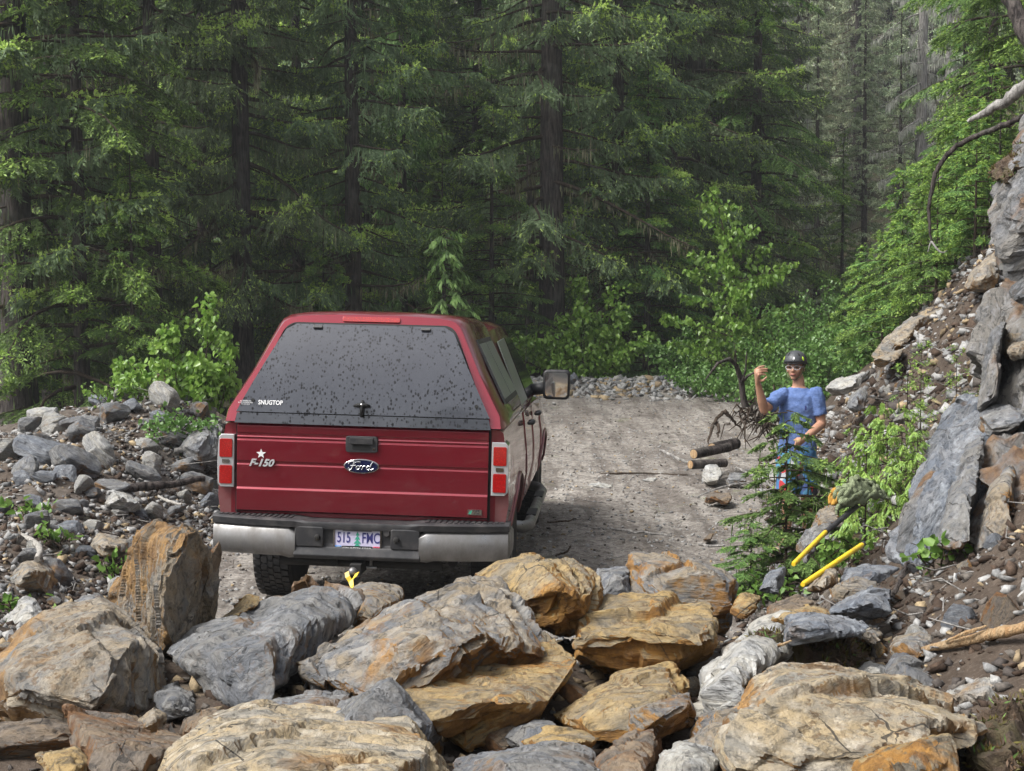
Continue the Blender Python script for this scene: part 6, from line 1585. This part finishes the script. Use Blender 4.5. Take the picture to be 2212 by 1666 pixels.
    def folds(V):
        p = (V - np.array(chest))
        return .008 * np.sin(38 * (p[:, 2] + .45 * p[:, 0]) + 3 * fbm(p * 5, 3, 4)) * np.clip(.5 + fbm(p * 4, 2, 9), 0, 1.2) + .006 * fbm(p * 14, 3, 5)
    sh_ = fuse('t_shirt', bm, M['shirt'], .007, 4, person, folds)
    bm = bmesh.new(); c = J(1744, 879, D) + fw * .118 + lat * .0
    for k in (1, -1): add_prism(bm, [(c.x + x, c.z + z) for x, z in ((0, .022 * k), (.009, .008 * k), (0, -.002 * k), (-.009, .008 * k))], 'y', c.y - .03, c.y - .012)
    bm_obj('emblem', bm, M['navy'], sh_)
    # shorts
    bm = bmesh.new()
    add_loft(bm, [ring(J(1721, 958), .168, .120), ring(hip, .182, .130), ring(J(1721, 1000), .18, .13), ring(J(1721, 1012), .16, .12)])
    for s, kn_ in ((-1, kneeR), (1, kneeL)):
        hp = hip + lat * s * .088 - up * .05; e = hp.lerp(kn_, .92)
        add_tube(bm, [hp, hp.lerp(e, .5), e], [.105, .108, .105], 18)
    fuse('shorts', bm, M['shorts'], .008, 3, person, lambda V: .007 * fbm(V * 9, 3, 14))
    # hair, eyes, lips
    bm = bmesh.new(); ellipsoid(bm, H(0, -.022, .022), .078, .090, .095, hrot); 
    g = [v for v in bm.verts if (v.co - hc).dot(up) < -.035 or ((v.co - hc).dot(fw) > .035 and (v.co - hc).dot(up) < .035)]
    bmesh.ops.delete(bm, geom=g, context='VERTS'); bm_obj('hair', bm, M['hair'], person, smooth=True)
    for s in (-1, 1):
        bm = bmesh.new(); ellipsoid(bm, H(s * .033, .082, -.001), .015, .007, .0055, hrot, 12); bm_obj('eye', bm, M['eye'], person, smooth=True)
        bm = bmesh.new(); add_tube(bm, [H(s * .016, .091, .017), H(s * .034, .089, .021), H(s * .052, .078, .016)], [.004, .005, .003], 6); bm_obj('eyebrow', bm, M['hair'], person, smooth=True)
    bm = bmesh.new(); add_tube(bm, [H(-.024, .082, -.068), H(-.010, .092, -.065), H(.010, .092, -.065), H(.024, .082, -.068)], [.004, .007, .007, .004], 8); bm_obj('lips', bm, M['lip'], person, smooth=True)
    # safety glasses
    gl = empty('glasses', parent=person)
    for s in (-1, 1):
        bm = bmesh.new(); n = 14
        pts = [H(s * .036 + .031 * math.cos(a), .102 - .9 * (abs(s * .036 + .031 * math.cos(a)) ** 2) * 4, -.002 + .020 * math.sin(a)) for a in (2 * math.pi * k / n for k in range(n))]
        bm.faces.new([bm.verts.new(p) for p in pts]); bm_obj('lens', bm, M['lens'], gl)
        bm = bmesh.new(); add_tube(bm, pts + [pts[0]], .0022, 6); add_tube(bm, [H(s * .066, .086, .004), H(s * .080, .03, .004), H(s * .080, -.02, .0)], .003, 6); bm_obj('glasses_frame', bm, M['frame'], gl, smooth=True)
    # helmet
    bm = bmesh.new(); ellipsoid(bm, H(0, -.012, .045), .105, .128, .108, hrot, 32)
    g = [v for v in bm.verts if (v.co - hc).dot(up) < .035 - .10 * min(0, (v.co - hc).dot(fw)) * -1]
    bmesh.ops.delete(bm, geom=[v for v in bm.verts if (v.co - H(0, 0, .030)).dot(up - fw * .10) < 0], context='VERTS')
    he = bm_obj('helmet', bm, M['helmet'], person, smooth=True); s_ = he.modifiers.new('s', 'SOLIDIFY'); s_.thickness = .014; s_.offset = -1
    def onhelm(az, el):
        v = Vector((.105 * math.sin(az) * math.cos(el), .128 * math.cos(az) * math.cos(el), .108 * math.sin(el)))
        return H(v.x, -.012 + v.y, .045 + v.z), (lat * (v.x / .105 ** 2) + fw * (v.y / .128 ** 2) + up * (v.z / .108 ** 2)).normalized()
    rim = [onhelm(2 * math.pi * k / 36, -.02)[0] - up * .008 + fw * 0 for k in range(37)]
    bm = bmesh.new(); add_tube(bm, rim, .0055, 6); bm_obj('rim', bm, M['gap'], he, smooth=True)
    for az, el, w, h, mt, nm in ((-1.25, .32, .011, .022, 'lime', 'vent'), (1.0, .32, .012, .022, 'lime', 'vent'), (1.55, .55, .012, .02, 'gap', 'vent'), (-1.5, .6, .010, .02, 'gap', 'vent'), (.62, .75, .009, .018, 'gap', 'vent'), (-.6, .75, .009, .018, 'gap', 'vent')):
        p, n = onhelm(az, el); bm = bmesh.new(); r_ = n.to_track_quat('Z', 'Y'); ellipsoid(bm, p, w, h, .004, r_, 14); bm_obj(nm, bm, M[mt], he, smooth=True)
    p, n = onhelm(.12, .32); q_ = n.to_track_quat('Z', 'Y'); bm = bmesh.new()
    for poly in (((0, .020), (.008, .006), (.001, -.004), (-.010, .006)), ((.011, .004), (.004, -.008), (-.006, -.018), (.002, -.006)), ((-.012, .003), (-.003, -.006), (-.007, -.012))):
        bm.faces.new([bm.verts.new(p + n * .004 + q_ @ Vector((x, y, 0))) for x, y in poly])
    o = bm_obj('emblem', bm, M['white'], he); o.modifiers.new('s', 'SOLIDIFY').thickness = .002
    bm = bmesh.new()
    for s in (-1, 1): add_tube(bm, [H(s * .088, .02, .03), H(s * .078, .012, -.03), H(s * .058, .045, -.085), H(s * .018, .058, -.112)], .0045, 6); add_tube(bm, [H(s * .088, -.05, .03), H(s * .078, .012, -.03)], .0045, 6)
    bm_obj('chin_strap', bm, M['strapm'], he, smooth=True)
    return person
build_person()
# ------------------------------------------------------------------ wood, tools, jacket, saplings
def pole(name, label, cat, pts, rad, mat, n=10, wob=.0, seed=1, parent=None, group=None):
    rg = np.random.default_rng(seed); P = [W(*p) for p in pts]; out, rr = [], []
    m = len(P) - 1
    for i in range(m):
        for k in range(6):
            t = k / 6
            a, b, c, d = P[max(i - 1, 0)], P[i], P[i + 1], P[min(i + 2, m)]
            p = .5 * ((2 * b) + (c - a) * t + (2 * a - 5 * b + 4 * c - d) * t * t + (3 * b - a - 3 * c + d) * t ** 3)
            out.append(p + Vector(rg.normal(0, wob, 3))); q = i + t; rr.append(float(np.interp(q, range(m + 1), rad)) * (1 + (rg.normal() * .06 if wob else 0)))
    out.append(P[-1]); rr.append(rad[-1])
    bm = bmesh.new(); add_tube(bm, out, rr, n); o = bm_obj(name, bm, M[mat], parent, angle=50)
    if label: tag(o, label, cat, group)
    return o
pole('fallen_pole', 'long dark fallen pole lying across the rubble bank at the left', 'log', [(-60,1066,13.0),(60,1061,12.9),(200,1060,12.8),(330,1050,13.0),(440,1034,13.4)], [.052,.05,.045,.04,.03], 'bark', wob=.006)
pole('fallen_pole', 'short grey stick lying high on the bank beside the tail light', 'branch', [(375,975,15.0),(420,968,15.1),(468,964,15.3)], [.035,.03,.025], 'bark_grey', wob=.006)
pole('branch', 'bleached white curved branch in the rubble at the left edge', 'branch', [(12,1152,10.9),(40,1154,10.8),(66,1166,10.5),(86,1184,10.2),(80,1208,9.8)], [.012,.018,.021,.024,.022], 'wood_white', wob=.003)
pole('branch', 'grey forked stick under the long fallen pole', 'branch', [(112,1070,12.6),(104,1084,12.4),(92,1096,12.2)], [.02,.018,.016], 'bark_grey', wob=.003)
pole('branch', 'thin white stick on the bank below the tail light', 'branch', [(342,1072,12.6),(365,1083,12.3),(392,1090,12.1)], [.012,.014,.01], 'wood_white', wob=.002)
pole('branch', 'curved grey stick against the brown block on the bank', 'branch', [(210,1052,13.4),(222,1042,13.5),(245,1026,13.6),(250,1012,13.7)], [.02,.022,.02,.014], 'twig', wob=.004)
for lab, pts, r in (
    ('pale stick lying on the road in front of the squat block', [(1322,1142,12.9),(1385,1150,12.7),(1450,1158,12.5)], .014),
    ('dark twig on the road just right of the side step', [(1183,1128,13.2),(1215,1126,13.3),(1244,1121,13.4)], .010),
    ('long thin brown stick across the middle of the road', [(1298,1024,17.6),(1370,1022,17.7),(1485,1026,17.5)], .014),
    ('thin grey twig farther up the road', [(1210,981,20.2),(1260,984,20.1),(1285,984,20.1)], .010),
    ('crooked stick near the foot of the sapling', [(1508,1176,12.1),(1535,1180,11.9),(1565,1178,11.9)], .014),
    ('dark crooked twig close behind the split orange block', [(1200,1200,11.9),(1222,1192,12.0),(1232,1180,12.1)], .010),
    ('thin stick pointing to the cut logs', [(1425,972,17.6),(1475,995,17.3),(1500,1002,17.2)], .02),
    ('grey twig leaning over the stones by the cut logs', [(1590,1010,15.0),(1640,1035,14.6),(1680,1060,14.3)], .012),
    ('long thin twig across the stones near the sapling', [(1500,1075,14.6),(1560,1052,14.8),(1640,1040,15.0)], .010)):
    pole('stick', lab, 'stick', pts, [r * .8, r, r * .6], 'bark_grey' if 'dark' not in lab and 'brown' not in lab else 'twig', 7, .004, int(pts[0][0]))
for lab, ol, mt in (('pale flat stone lying on the road left of the long stick', [(1268,1050,16.5),(1290,1045,16.9),(1322,1048,16.7),(1318,1053,16.3),(1280,1054,16.3)], 'rock_white'),
                    ('small flat pale stone on the road below the long stick', [(1384,1038,17.1),(1400,1032,17.4),(1420,1034,17.3),(1414,1040,17.0)], 'rock_white'),
                    ('dark wedge of rock at the road edge left of the sapling', [(1524,1078,14.9),(1535,1064,15.2),(1572,1064,15.2),(1580,1072,15.0),(1570,1082,14.7)], 'rock_brown'),
                    ('black chip of rock standing on the road near the sapling', [(1520,1165,12.6),(1532,1154,12.7),(1540,1152,12.7),(1536,1164,12.5)], 'rock_brown'),
                    ('white block by the ends of the cut logs', [(1516,1035,16.5),(1524,1008,16.9),(1550,1003,16.9),(1560,1020,16.6),(1550,1040,16.3)], 'rock_white'),
                    ('grey stone beside the white block near the logs', [(1570,1040,16.2),(1580,1020,16.5),(1606,1022,16.4),(1612,1040,16.1)], 'rock_grey')):
    boulder(lab, mt, ol, [], .25, (0, -.2, 1), None, vox=.012, cat='rock', name='rock', chips=5, drop=.06)
# cut logs
def cut_log(label, a, b, r):
    bm = bmesh.new(); A, B = W(*a), W(*b); add_tube(bm, [A, A.lerp(B, .3), A.lerp(B, .7), B], [r, r * 1.03, r * .97, r * .95], 16)
    o = bm_obj('cut_log', bm, M['bark'], angle=40); tag(o, label, 'log', 'cut logs by the road')
    ax = (B - A).normalized(); bm = bmesh.new(); add_tube(bm, [A - ax * .006, A - ax * .001], [r * .88, r * .9], 16); bm_obj('cut_end', bm, M['wood_fresh'], o)
cut_log('upper cut log with orange sawn end at the road edge', (1498,981,17.2), (1575,966,17.7), .062)
cut_log('cut log with tall oval sawn end lying behind the upper log', (1538,970,17.6), (1590,958,17.95), .078)
cut_log('lower cut log with dark sawn end beneath the upper log', (1491,1004,16.9), (1566,1000,17.2), .056)
# root wad with a bent dead stem
c = W(1648, 900, 18.6); rg = np.random.default_rng(5); tubes = []
for i in range(110):
    a = np.array(c) + rg.normal(0, 1, 3) * np.array([.18, .2, .11]); u = unit(rg.normal(size=3) * np.array([1, 1, .7])); ln = rg.uniform(.15, .42)
    tubes.append(([a.tolist(), (a + u * ln * .5 + rg.normal(0, .05, 3)).tolist(), (a + u * ln + np.array([0, 0, -.1])).tolist()], [.014, .010, .004]))
rw_ = empty('root_wad', c, label='tangled brown root wad with bent dead stem left of the person', cat='roots')
def local(tubes, o): return [([list(Vector(p) - o) for p in pts], r) for pts, r in tubes]
link('roots', wood_mesh('roots', local(tubes, c), M['twig'], 5), rw_)
bent = [([list(W(*p)) for p in ((1610,880,18.6),(1604,858,18.6),(1600,820,18.5),(1590,790,18.4),(1575,775,18.3),(1550,785,18.1),(1522,822,17.9))], [.05,.045,.04,.032,.026,.02,.008]),
        ([list(W(*p)) for p in ((1601,828,18.5),(1615,812,18.5),(1640,800,18.4),(1660,798,18.3))], [.022,.018,.012,.006]),
        ([list(W(*p)) for p in ((1600,830,18.5),(1610,800,18.4),(1612,760,18.4))], [.02,.014,.006])]
link('dead_stem', wood_mesh('dead_stem', local(bent, c), M['bark'], 7), rw_)
for pts in (((1567,887,17.9),(1548,905,17.8),(1536,930,17.6),(1530,958,17.4)), ((1545,910,17.8),(1552,925,17.7),(1550,945,17.6)), ((1567,890,17.9),(1580,905,17.9),(1600,925,18.0))):
    o = pole('root', None, None, pts, [.03] + [.022] * (len(pts) - 2) + [.008], 'twig', 7, .006, 3); o.parent = rw_; o.location = -c
# tools
def tool(label, pts, segs):
    A = W(*pts[0]); r0 = empty('tool_handle', A, label=label, cat='tool handle')
    for nm, a, b, r, mt in segs:
        bm = bmesh.new(); a, b = W(*a) - A, W(*b) - A; add_tube(bm, [a, a.lerp(b, .02), a.lerp(b, .98), b], [r * .85, r, r, r * .85], 14); bm_obj(nm, bm, M[mt], r0, angle=50)
tool('yellow tool handle with black upper end sticking out under the green jacket', [(1713,1219,7.9)],
     [('shaft', (1713,1219,7.9), (1783,1149,8.55), .0145, 'yellow'), ('grip', (1783,1149,8.55), (1850,1094,9.1), .0175, 'black')])
tool('plain yellow tool handle half covered by the ochre rock', [(1733,1263,7.1)], [('shaft', (1733,1263,7.1), (1863,1176,7.75), .0145, 'yellow'), ('cap', (1860.5,1177.6,7.74), (1865,1174.6,7.76), .0152, 'black')])
# jacket
def jacket():
    t = NT('green knitted fleece'); co = t.objco(False)
    kn = t.math('MULTIPLY', t.math('SINE', t.math('MULTIPLY', t.n('ShaderNodeSeparateXYZ', Vector=co).outputs[0], 420)), t.math('SINE', t.math('MULTIPLY', t.n('ShaderNodeSeparateXYZ', Vector=co).outputs[2], 420)))
    cl = t.mix(t.noise(co, 12, 4), (.13, .155, .085), (.24, .27, .17))
    mat = t.done(t.princ(cl, .9, spec=.1, normal=t.bump(kn, .4, .004)))
    def sheet(name, A, B, C_, D, nu, nv, bulge, fold, seed, mat, parent=None):
        A, B, C_, D = (W(*p) for p in (A, B, C_, D)); u, v = np.meshgrid(np.linspace(0, 1, nu), np.linspace(0, 1, nv)); u = u.ravel()[:, None]; v = v.ravel()[:, None]
        P = (1 - u) * (1 - v) * np.array(A) + u * (1 - v) * np.array(B) + u * v * np.array(C_) + (1 - u) * v * np.array(D)
        q = np.concatenate([u * 3, v * 3, u * 0], 1); wob = np.stack([fbm(q, 3, seed + i) for i in range(3)], 1)
        P = P + .03 * wob
        ph = 15 * (v + .55 * u) + 2.6 * fbm(q * .9, 3, seed + 5)[:, None]
        h = bulge * np.sin(np.pi * np.clip(u, 0, 1)) ** .6 * np.sin(np.pi * np.clip(v, 0, 1)) ** .6 + fold * (1 - np.abs(np.sin(ph))) + .5 * fold * fbm(q * 4, 3, seed + 9)[:, None]
        P = P + h * np.array([-.25, -.75, .62])
        i = np.arange(nu - 1)[None, :] + nu * np.arange(nv - 1)[:, None]
        me = np_mesh(name, P, np.stack([i, i + 1, i + 1 + nu, i + nu], -1).reshape(-1, 4), mat, smooth=True)
        o = link(name, me, parent); sm = o.modifiers.new('thick', 'SOLIDIFY'); sm.thickness = .014; return o
    o = sheet('jacket', (1804,1064,9.05), (1868,1040,9.4), (1912,1076,9.3), (1812,1112,8.9), 70, 50, .10, .030, 3, mat)
    tag(o, 'crumpled green knitted jacket dropped on the rocks below the cliff', 'jacket')
    sheet('collar', (1830,1052,9.15), (1858,1040,9.3), (1890,1046,9.3), (1850,1062,9.1), 30, 20, .06, .022, 8, mat, o)
    sheet('yellow_lining', (1800,1074,9.0), (1826,1062,9.0), (1832,1070,8.98), (1804,1088,8.96), 24, 14, .03, .012, 6, simple('ochre lining', (.38, .20, .03), .85), o)
jacket()
boulder('brown rock supporting the green jacket', 'rock_mixed', [(1762,1120,9.2),(1770,1100,9.4),(1800,1085,9.5),(1812,1100,9.3),(1806,1125,9.1),(1780,1128,9.0)], [], .3, (0,-.2,1), None, vox=.014, cat='rock', name='rock', drop=.1)
boulder('grey rock under the black grip of the tool', 'rock_grey', [(1730,1175,8.7),(1760,1130,9.0),(1800,1120,9.1),(1790,1150,8.8),(1750,1190,8.4)], [], .3, (0,-.2,1), None, vox=.014, cat='rock', name='rock', drop=.1)
flush_rocks()
# dead limbs on the right, split branch in front
dl = pole('dead_limb', 'long bent dead limb arching down from the cliff top at the right', 'branch', [(2215,250,10.6),(2182,265,10.7),(2110,293,10.9),(2060,322,11.0),(2030,357,11.0),(2013,397,11.0),(2006,461,11.0),(2010,521,11.0)], [.022,.024,.021,.02,.019,.017,.014,.008], 'bark', 8, .004, 4)
for pts in (((2010,521,11.0),(2003,545,11.0)), ((2010,521,11.0),(2030,545,10.9),(2045,542,10.9)), ((2012,400,11.0),(2035,380,11.0))): 
    o = pole('twig', None, None, pts, [.008] * (len(pts) - 1) + [.003], 'bark_grey', 6, .002, 2, dl)
pole('dead_log', 'broken grey log jutting out above the bent limb at the right edge', 'log', [(2092,262,10.3),(2140,235,10.2),(2190,205,10.1),(2240,170,10.0)], [.012,.034,.045,.05], 'bark_grey', 9, .006, 8)
pole('leaning_trunk', 'slanting tree trunk cutting the upper right corner', 'tree', [(2160,-60,20.0),(2185,5,19.8),(2215,70,19.6),(2260,160,19.3),(2300,300,19)], [.10,.11,.12,.13,.14], 'bark', 10, .006, 9)
sb = pole('split_branch', 'pale freshly split branch pointing in from the right edge', 'branch', [(1958,1415,5.75),(2000,1402,5.65),(2050,1392,5.55),(2110,1378,5.45),(2160,1366,5.35),(2240,1350,5.25)], [.004,.014,.019,.021,.023,.024], 'wood_fresh', 9, .002, 6)
pole('splinter', None, None, [(2040,1386,5.54),(2090,1366,5.44),(2130,1352,5.38)], [.004,.010,.003], 'wood_fresh', 6, .001, 3, sb)
pole('splinter', 'short pale splinter of wood on the orange shelf', 'stick', [(1658,1404,5.4),(1685,1394,5.35),(1709,1384,5.3)], [.003,.008,.003], 'wood_fresh', 6, .001, 3)
pole('stick', 'thin dead twig crossing the soil beneath the ribbed outcrop', 'stick', [(2068,1242,7.2),(2095,1226,7.3),(2130,1215,7.3),(2180,1195,7.3)], [.007,.008,.008,.004], 'bark_grey', 6, .004, 3)
pole('stick', 'dark twig standing in front of the flat layered grey rock', 'stick', [(1925,1285,7.0),(1940,1265,7.0),(1952,1235,7.1),(1962,1215,7.15)], [.014,.013,.010,.008], 'bark', 6, .004, 3)
pole('stick', 'pale twig lying in the soil above the split branch', 'stick', [(2016,1320,6.4),(2040,1327,6.3),(2066,1336,6.2)], [.006,.007,.005], 'bark_grey', 6, .002, 3)
# saplings
TREE['sap_hemlock'] = conifer_meshes('hemlock', bark='twig', H=3.6, Rb=1.7, r0=.03, seed=61, z0=.1, dens=11, fullness=2.6, tips=.35, dead=0, lichen=0, ls_=.65)
TREE['sap_fir'] = conifer_meshes('hemlock', bark='twig', H=3.8, Rb=.95, r0=.035, seed=62, z0=.5, dens=5, fullness=.9, tips=2.4, dead=0, lichen=0)
TREE['sap_cedar'] = conifer_meshes('cedar', bark='twig', mats=['hemlock_tip', 'cedar_tip', 'lichen', 'deadneedle'], H=3.0, Rb=1.3, r0=.03, seed=63, z0=.1, dens=9, fullness=1.0, tips=2.5, dead=0, lichen=0, ls_=.45)
sg = 'saplings on the right slope'
tree('sap_hemlock', 1702, 10.7, 'dark green hemlock sapling standing in front of the person', .40, 1.3, .4, name='hemlock_sapling', cat='sapling')
tree('sap_hemlock', 1748, 10.9, 'shorter hemlock sapling hiding the legs of the person', .27, 1.4, 1.4, name='hemlock_sapling', cat='sapling')
tree('sap_hemlock', 1625, 10.3, 'small hemlock sapling by the road edge left of the larger sapling', .17, 1.6, 2.4, name='hemlock_sapling', cat='sapling')
tree('sap_fir', 1962, 10.6, 'thin fir sapling with dark bare stem on the slope behind the jacket', .30, 1.1, 1.0, name='fir_sapling', cat='sapling')
tree('sap_fir', 1990, 11.4, 'fir sapling right behind the dark stemmed one', .26, 1.0, 2.0, name='fir_sapling', cat='sapling')
tree('sap_fir', 2085, 10.4, 'leaning fir sapling growing against the cliff face', .24, 1.1, 3.0, name='fir_sapling', cat='sapling', tilt=(0, R(-18)))
tree('sap_fir', 2066, 11.0, 'little fir sapling with twin tops beside the cliff', .20, 1.1, 4.0, name='fir_sapling', cat='sapling')
for i, (px, d, s) in enumerate(((1835, 10.4, .26), (1875, 10.0, .30), (1920, 9.9, .28), (1900, 10.9, .32), (1950, 9.8, .24), (1860, 11.3, .30), (1985, 9.6, .2))):
    tree('sap_cedar', px, d, ('lowest yellow green cedar sapling, nearest the person', 'cedar sapling straight above the green jacket', 'bushy cedar sapling in the middle of the slope clump', 'taller cedar sapling at the back of the slope clump', 'cedar sapling beside the dark stemmed fir', 'cedar sapling behind the clump, next to pale rocks', 'smallest cedar sapling touching the ribbed outcrop')[i], s, 1.15, i * 1.3, sg, name='cedar_sapling', cat='sapling')
for px, d, n in ((1755, 10.9, 130), (1800, 10.3, 150), (1840, 9.6, 90), (1665, 9.9, 120)):
    bush('slope_herb', 'leafy green seedling among the stones around the hemlock sapling', 'plant', X(px, d), d, fan(4, .26, .22, px, dep=.2), n, .055, 'herb', px, .04, .2, group='leafy seedlings by the hemlock sapling')
# moss cushions over soil
def soil_mat():
    t = NT('dark mossy soil'); co = t.objco()
    c = t.mix(t.ramp(t.noise(co, 11, 6, .7), [(.35, 0.), (.65, 1.)]), (.035, .022, .014), (.12, .08, .05))
    c = t.mix(t.ramp(t.noise(co, 5, 4), [(.5, 0.), (.62, .8)]), c, (.075, .062, .026))
    return t.done(t.princ(c, .95, normal=t.bump(t.noise(co, 30, 6, .7), 1.0, .03)))
M['soil'] = soil_mat()
def moss(label, ol, ridge, seed, n):
    o = boulder(label, 'soil', ol, ridge, .4, (0, -.2, 1), None, seed, 1.8, 3, .014, .05, 'moss', 'moss_cushion')
    flush_rocks()
    me = o.data; m = len(me.vertices); V = np.empty(m * 3, np.float32); me.vertices.foreach_get('co', V); V = V.reshape(-1, 3).astype(float)
    N = np.empty(m * 3, np.float32); me.vertices.foreach_get('normal', N); N = N.reshape(-1, 3).astype(float)
    rg = np.random.default_rng(seed); w = np.clip(.25 + fbm(V * 5, 3, seed), 0, 1); i = rg.choice(m, n, p=w / w.sum())
    L = Leaves(); u = unit(N[i] + rg.normal(0, .6, (n, 3))) * rg.uniform(.012, .04, (n, 1)); L.add(V[i], u, perp(u, rg) * rg.uniform(.002, .006, (n, 1)), rg.choice(3, n, p=[.5, .42, .08]))
    link('moss_tufts', L.mesh('moss_tufts', [M['moss'], M['roots'], M['hemlock']]), o)
moss('dark mossy soil hanging over the bluish slab', [(1555,1510,5.0),(1580,1450,5.3),(1650,1405,5.6),(1720,1390,5.8),(1830,1390,6.0),(1880,1420,5.9),(1850,1462,5.5),(1740,1458,5.2),(1650,1490,5.0),(1600,1530,4.85)], [(1640,1450,5.05),(1760,1430,5.35)], 71, 5000)
moss('mossy soil at the right edge above the split branch', [(2120,1340,6.1),(2150,1300,6.5),(2230,1230,6.8),(2280,1330,6.2),(2200,1352,6.0)], [(2190,1300,6.1)], 72, 3500)
moss('brown soil clump in the bottom right corner', [(2110,1640,4.4),(2130,1570,4.7),(2190,1500,5.0),(2280,1500,4.9),(2280,1700,4.1),(2130,1720,4.1)], [(2180,1600,4.3)], 73, 3000)
moss('mossy cap on top of the cliff head', [(2140,385,9.75),(2165,345,9.8),(2215,310,9.7),(2240,350,9.3),(2180,392,9.3)], [(2190,345,9.4)], 74, 2500)
moss('dark soil wedge between the massive tan rock and the slope', [(1880,1470,5.8),(1920,1400,6.2),(2060,1330,6.6),(2140,1340,6.5),(2180,1420,6.1),(2050,1450,5.8)], [(2030,1390,6.0)], 75, 3000)
# twig litter
def litter(label, n, xy, seed):
    rg = np.random.default_rng(seed); x, y = xy(rg, n); z = ground_z(x, y); tubes = []
    for i in range(n):
        a = rg.uniform(0, 6.28); ln = rg.uniform(.06, .3) * (1 + (y[i] > 14)); d = np.array([math.cos(a), math.sin(a), rg.uniform(-.1, .35)]); p = np.array([x[i], y[i], z[i] + .02])
        tubes.append(([p.tolist(), (p + d * ln * .5 + rg.normal(0, .02, 3)).tolist(), (p + d * ln).tolist()], [.004, .0045, .002]))
    o = link('twig_litter', wood_mesh('twig_litter', tubes, M['bark_grey'], 4)); tag(o, label, 'litter', kind='stuff')
litter('small dead twigs littering the right slope', 260, xy_right, 81)
litter('small dead twigs littering the rubble bank', 200, xy_left, 82)
litter('small dead twigs littering the road', 170, xy_road, 83)

# ------------------------------------------------------------------ the damp air of the valley
def haze():
    bm = bmesh.new(); add_box(bm, -155, 155, -20, 206, -12, 105)
    t = NT('valley haze'); v = t.n('ShaderNodeVolumePrincipled', Density=0.0008, Anisotropy=0.2); v.inputs['Color'].default_value = (.92, .96, 1, 1)
    o = bm_obj('haze', bm, t.done(None, v)); tag(o, 'thin damp haze filling the valley', 'haze', kind='stuff')
haze()
print('SCENE built: objects', len(bpy.data.objects))
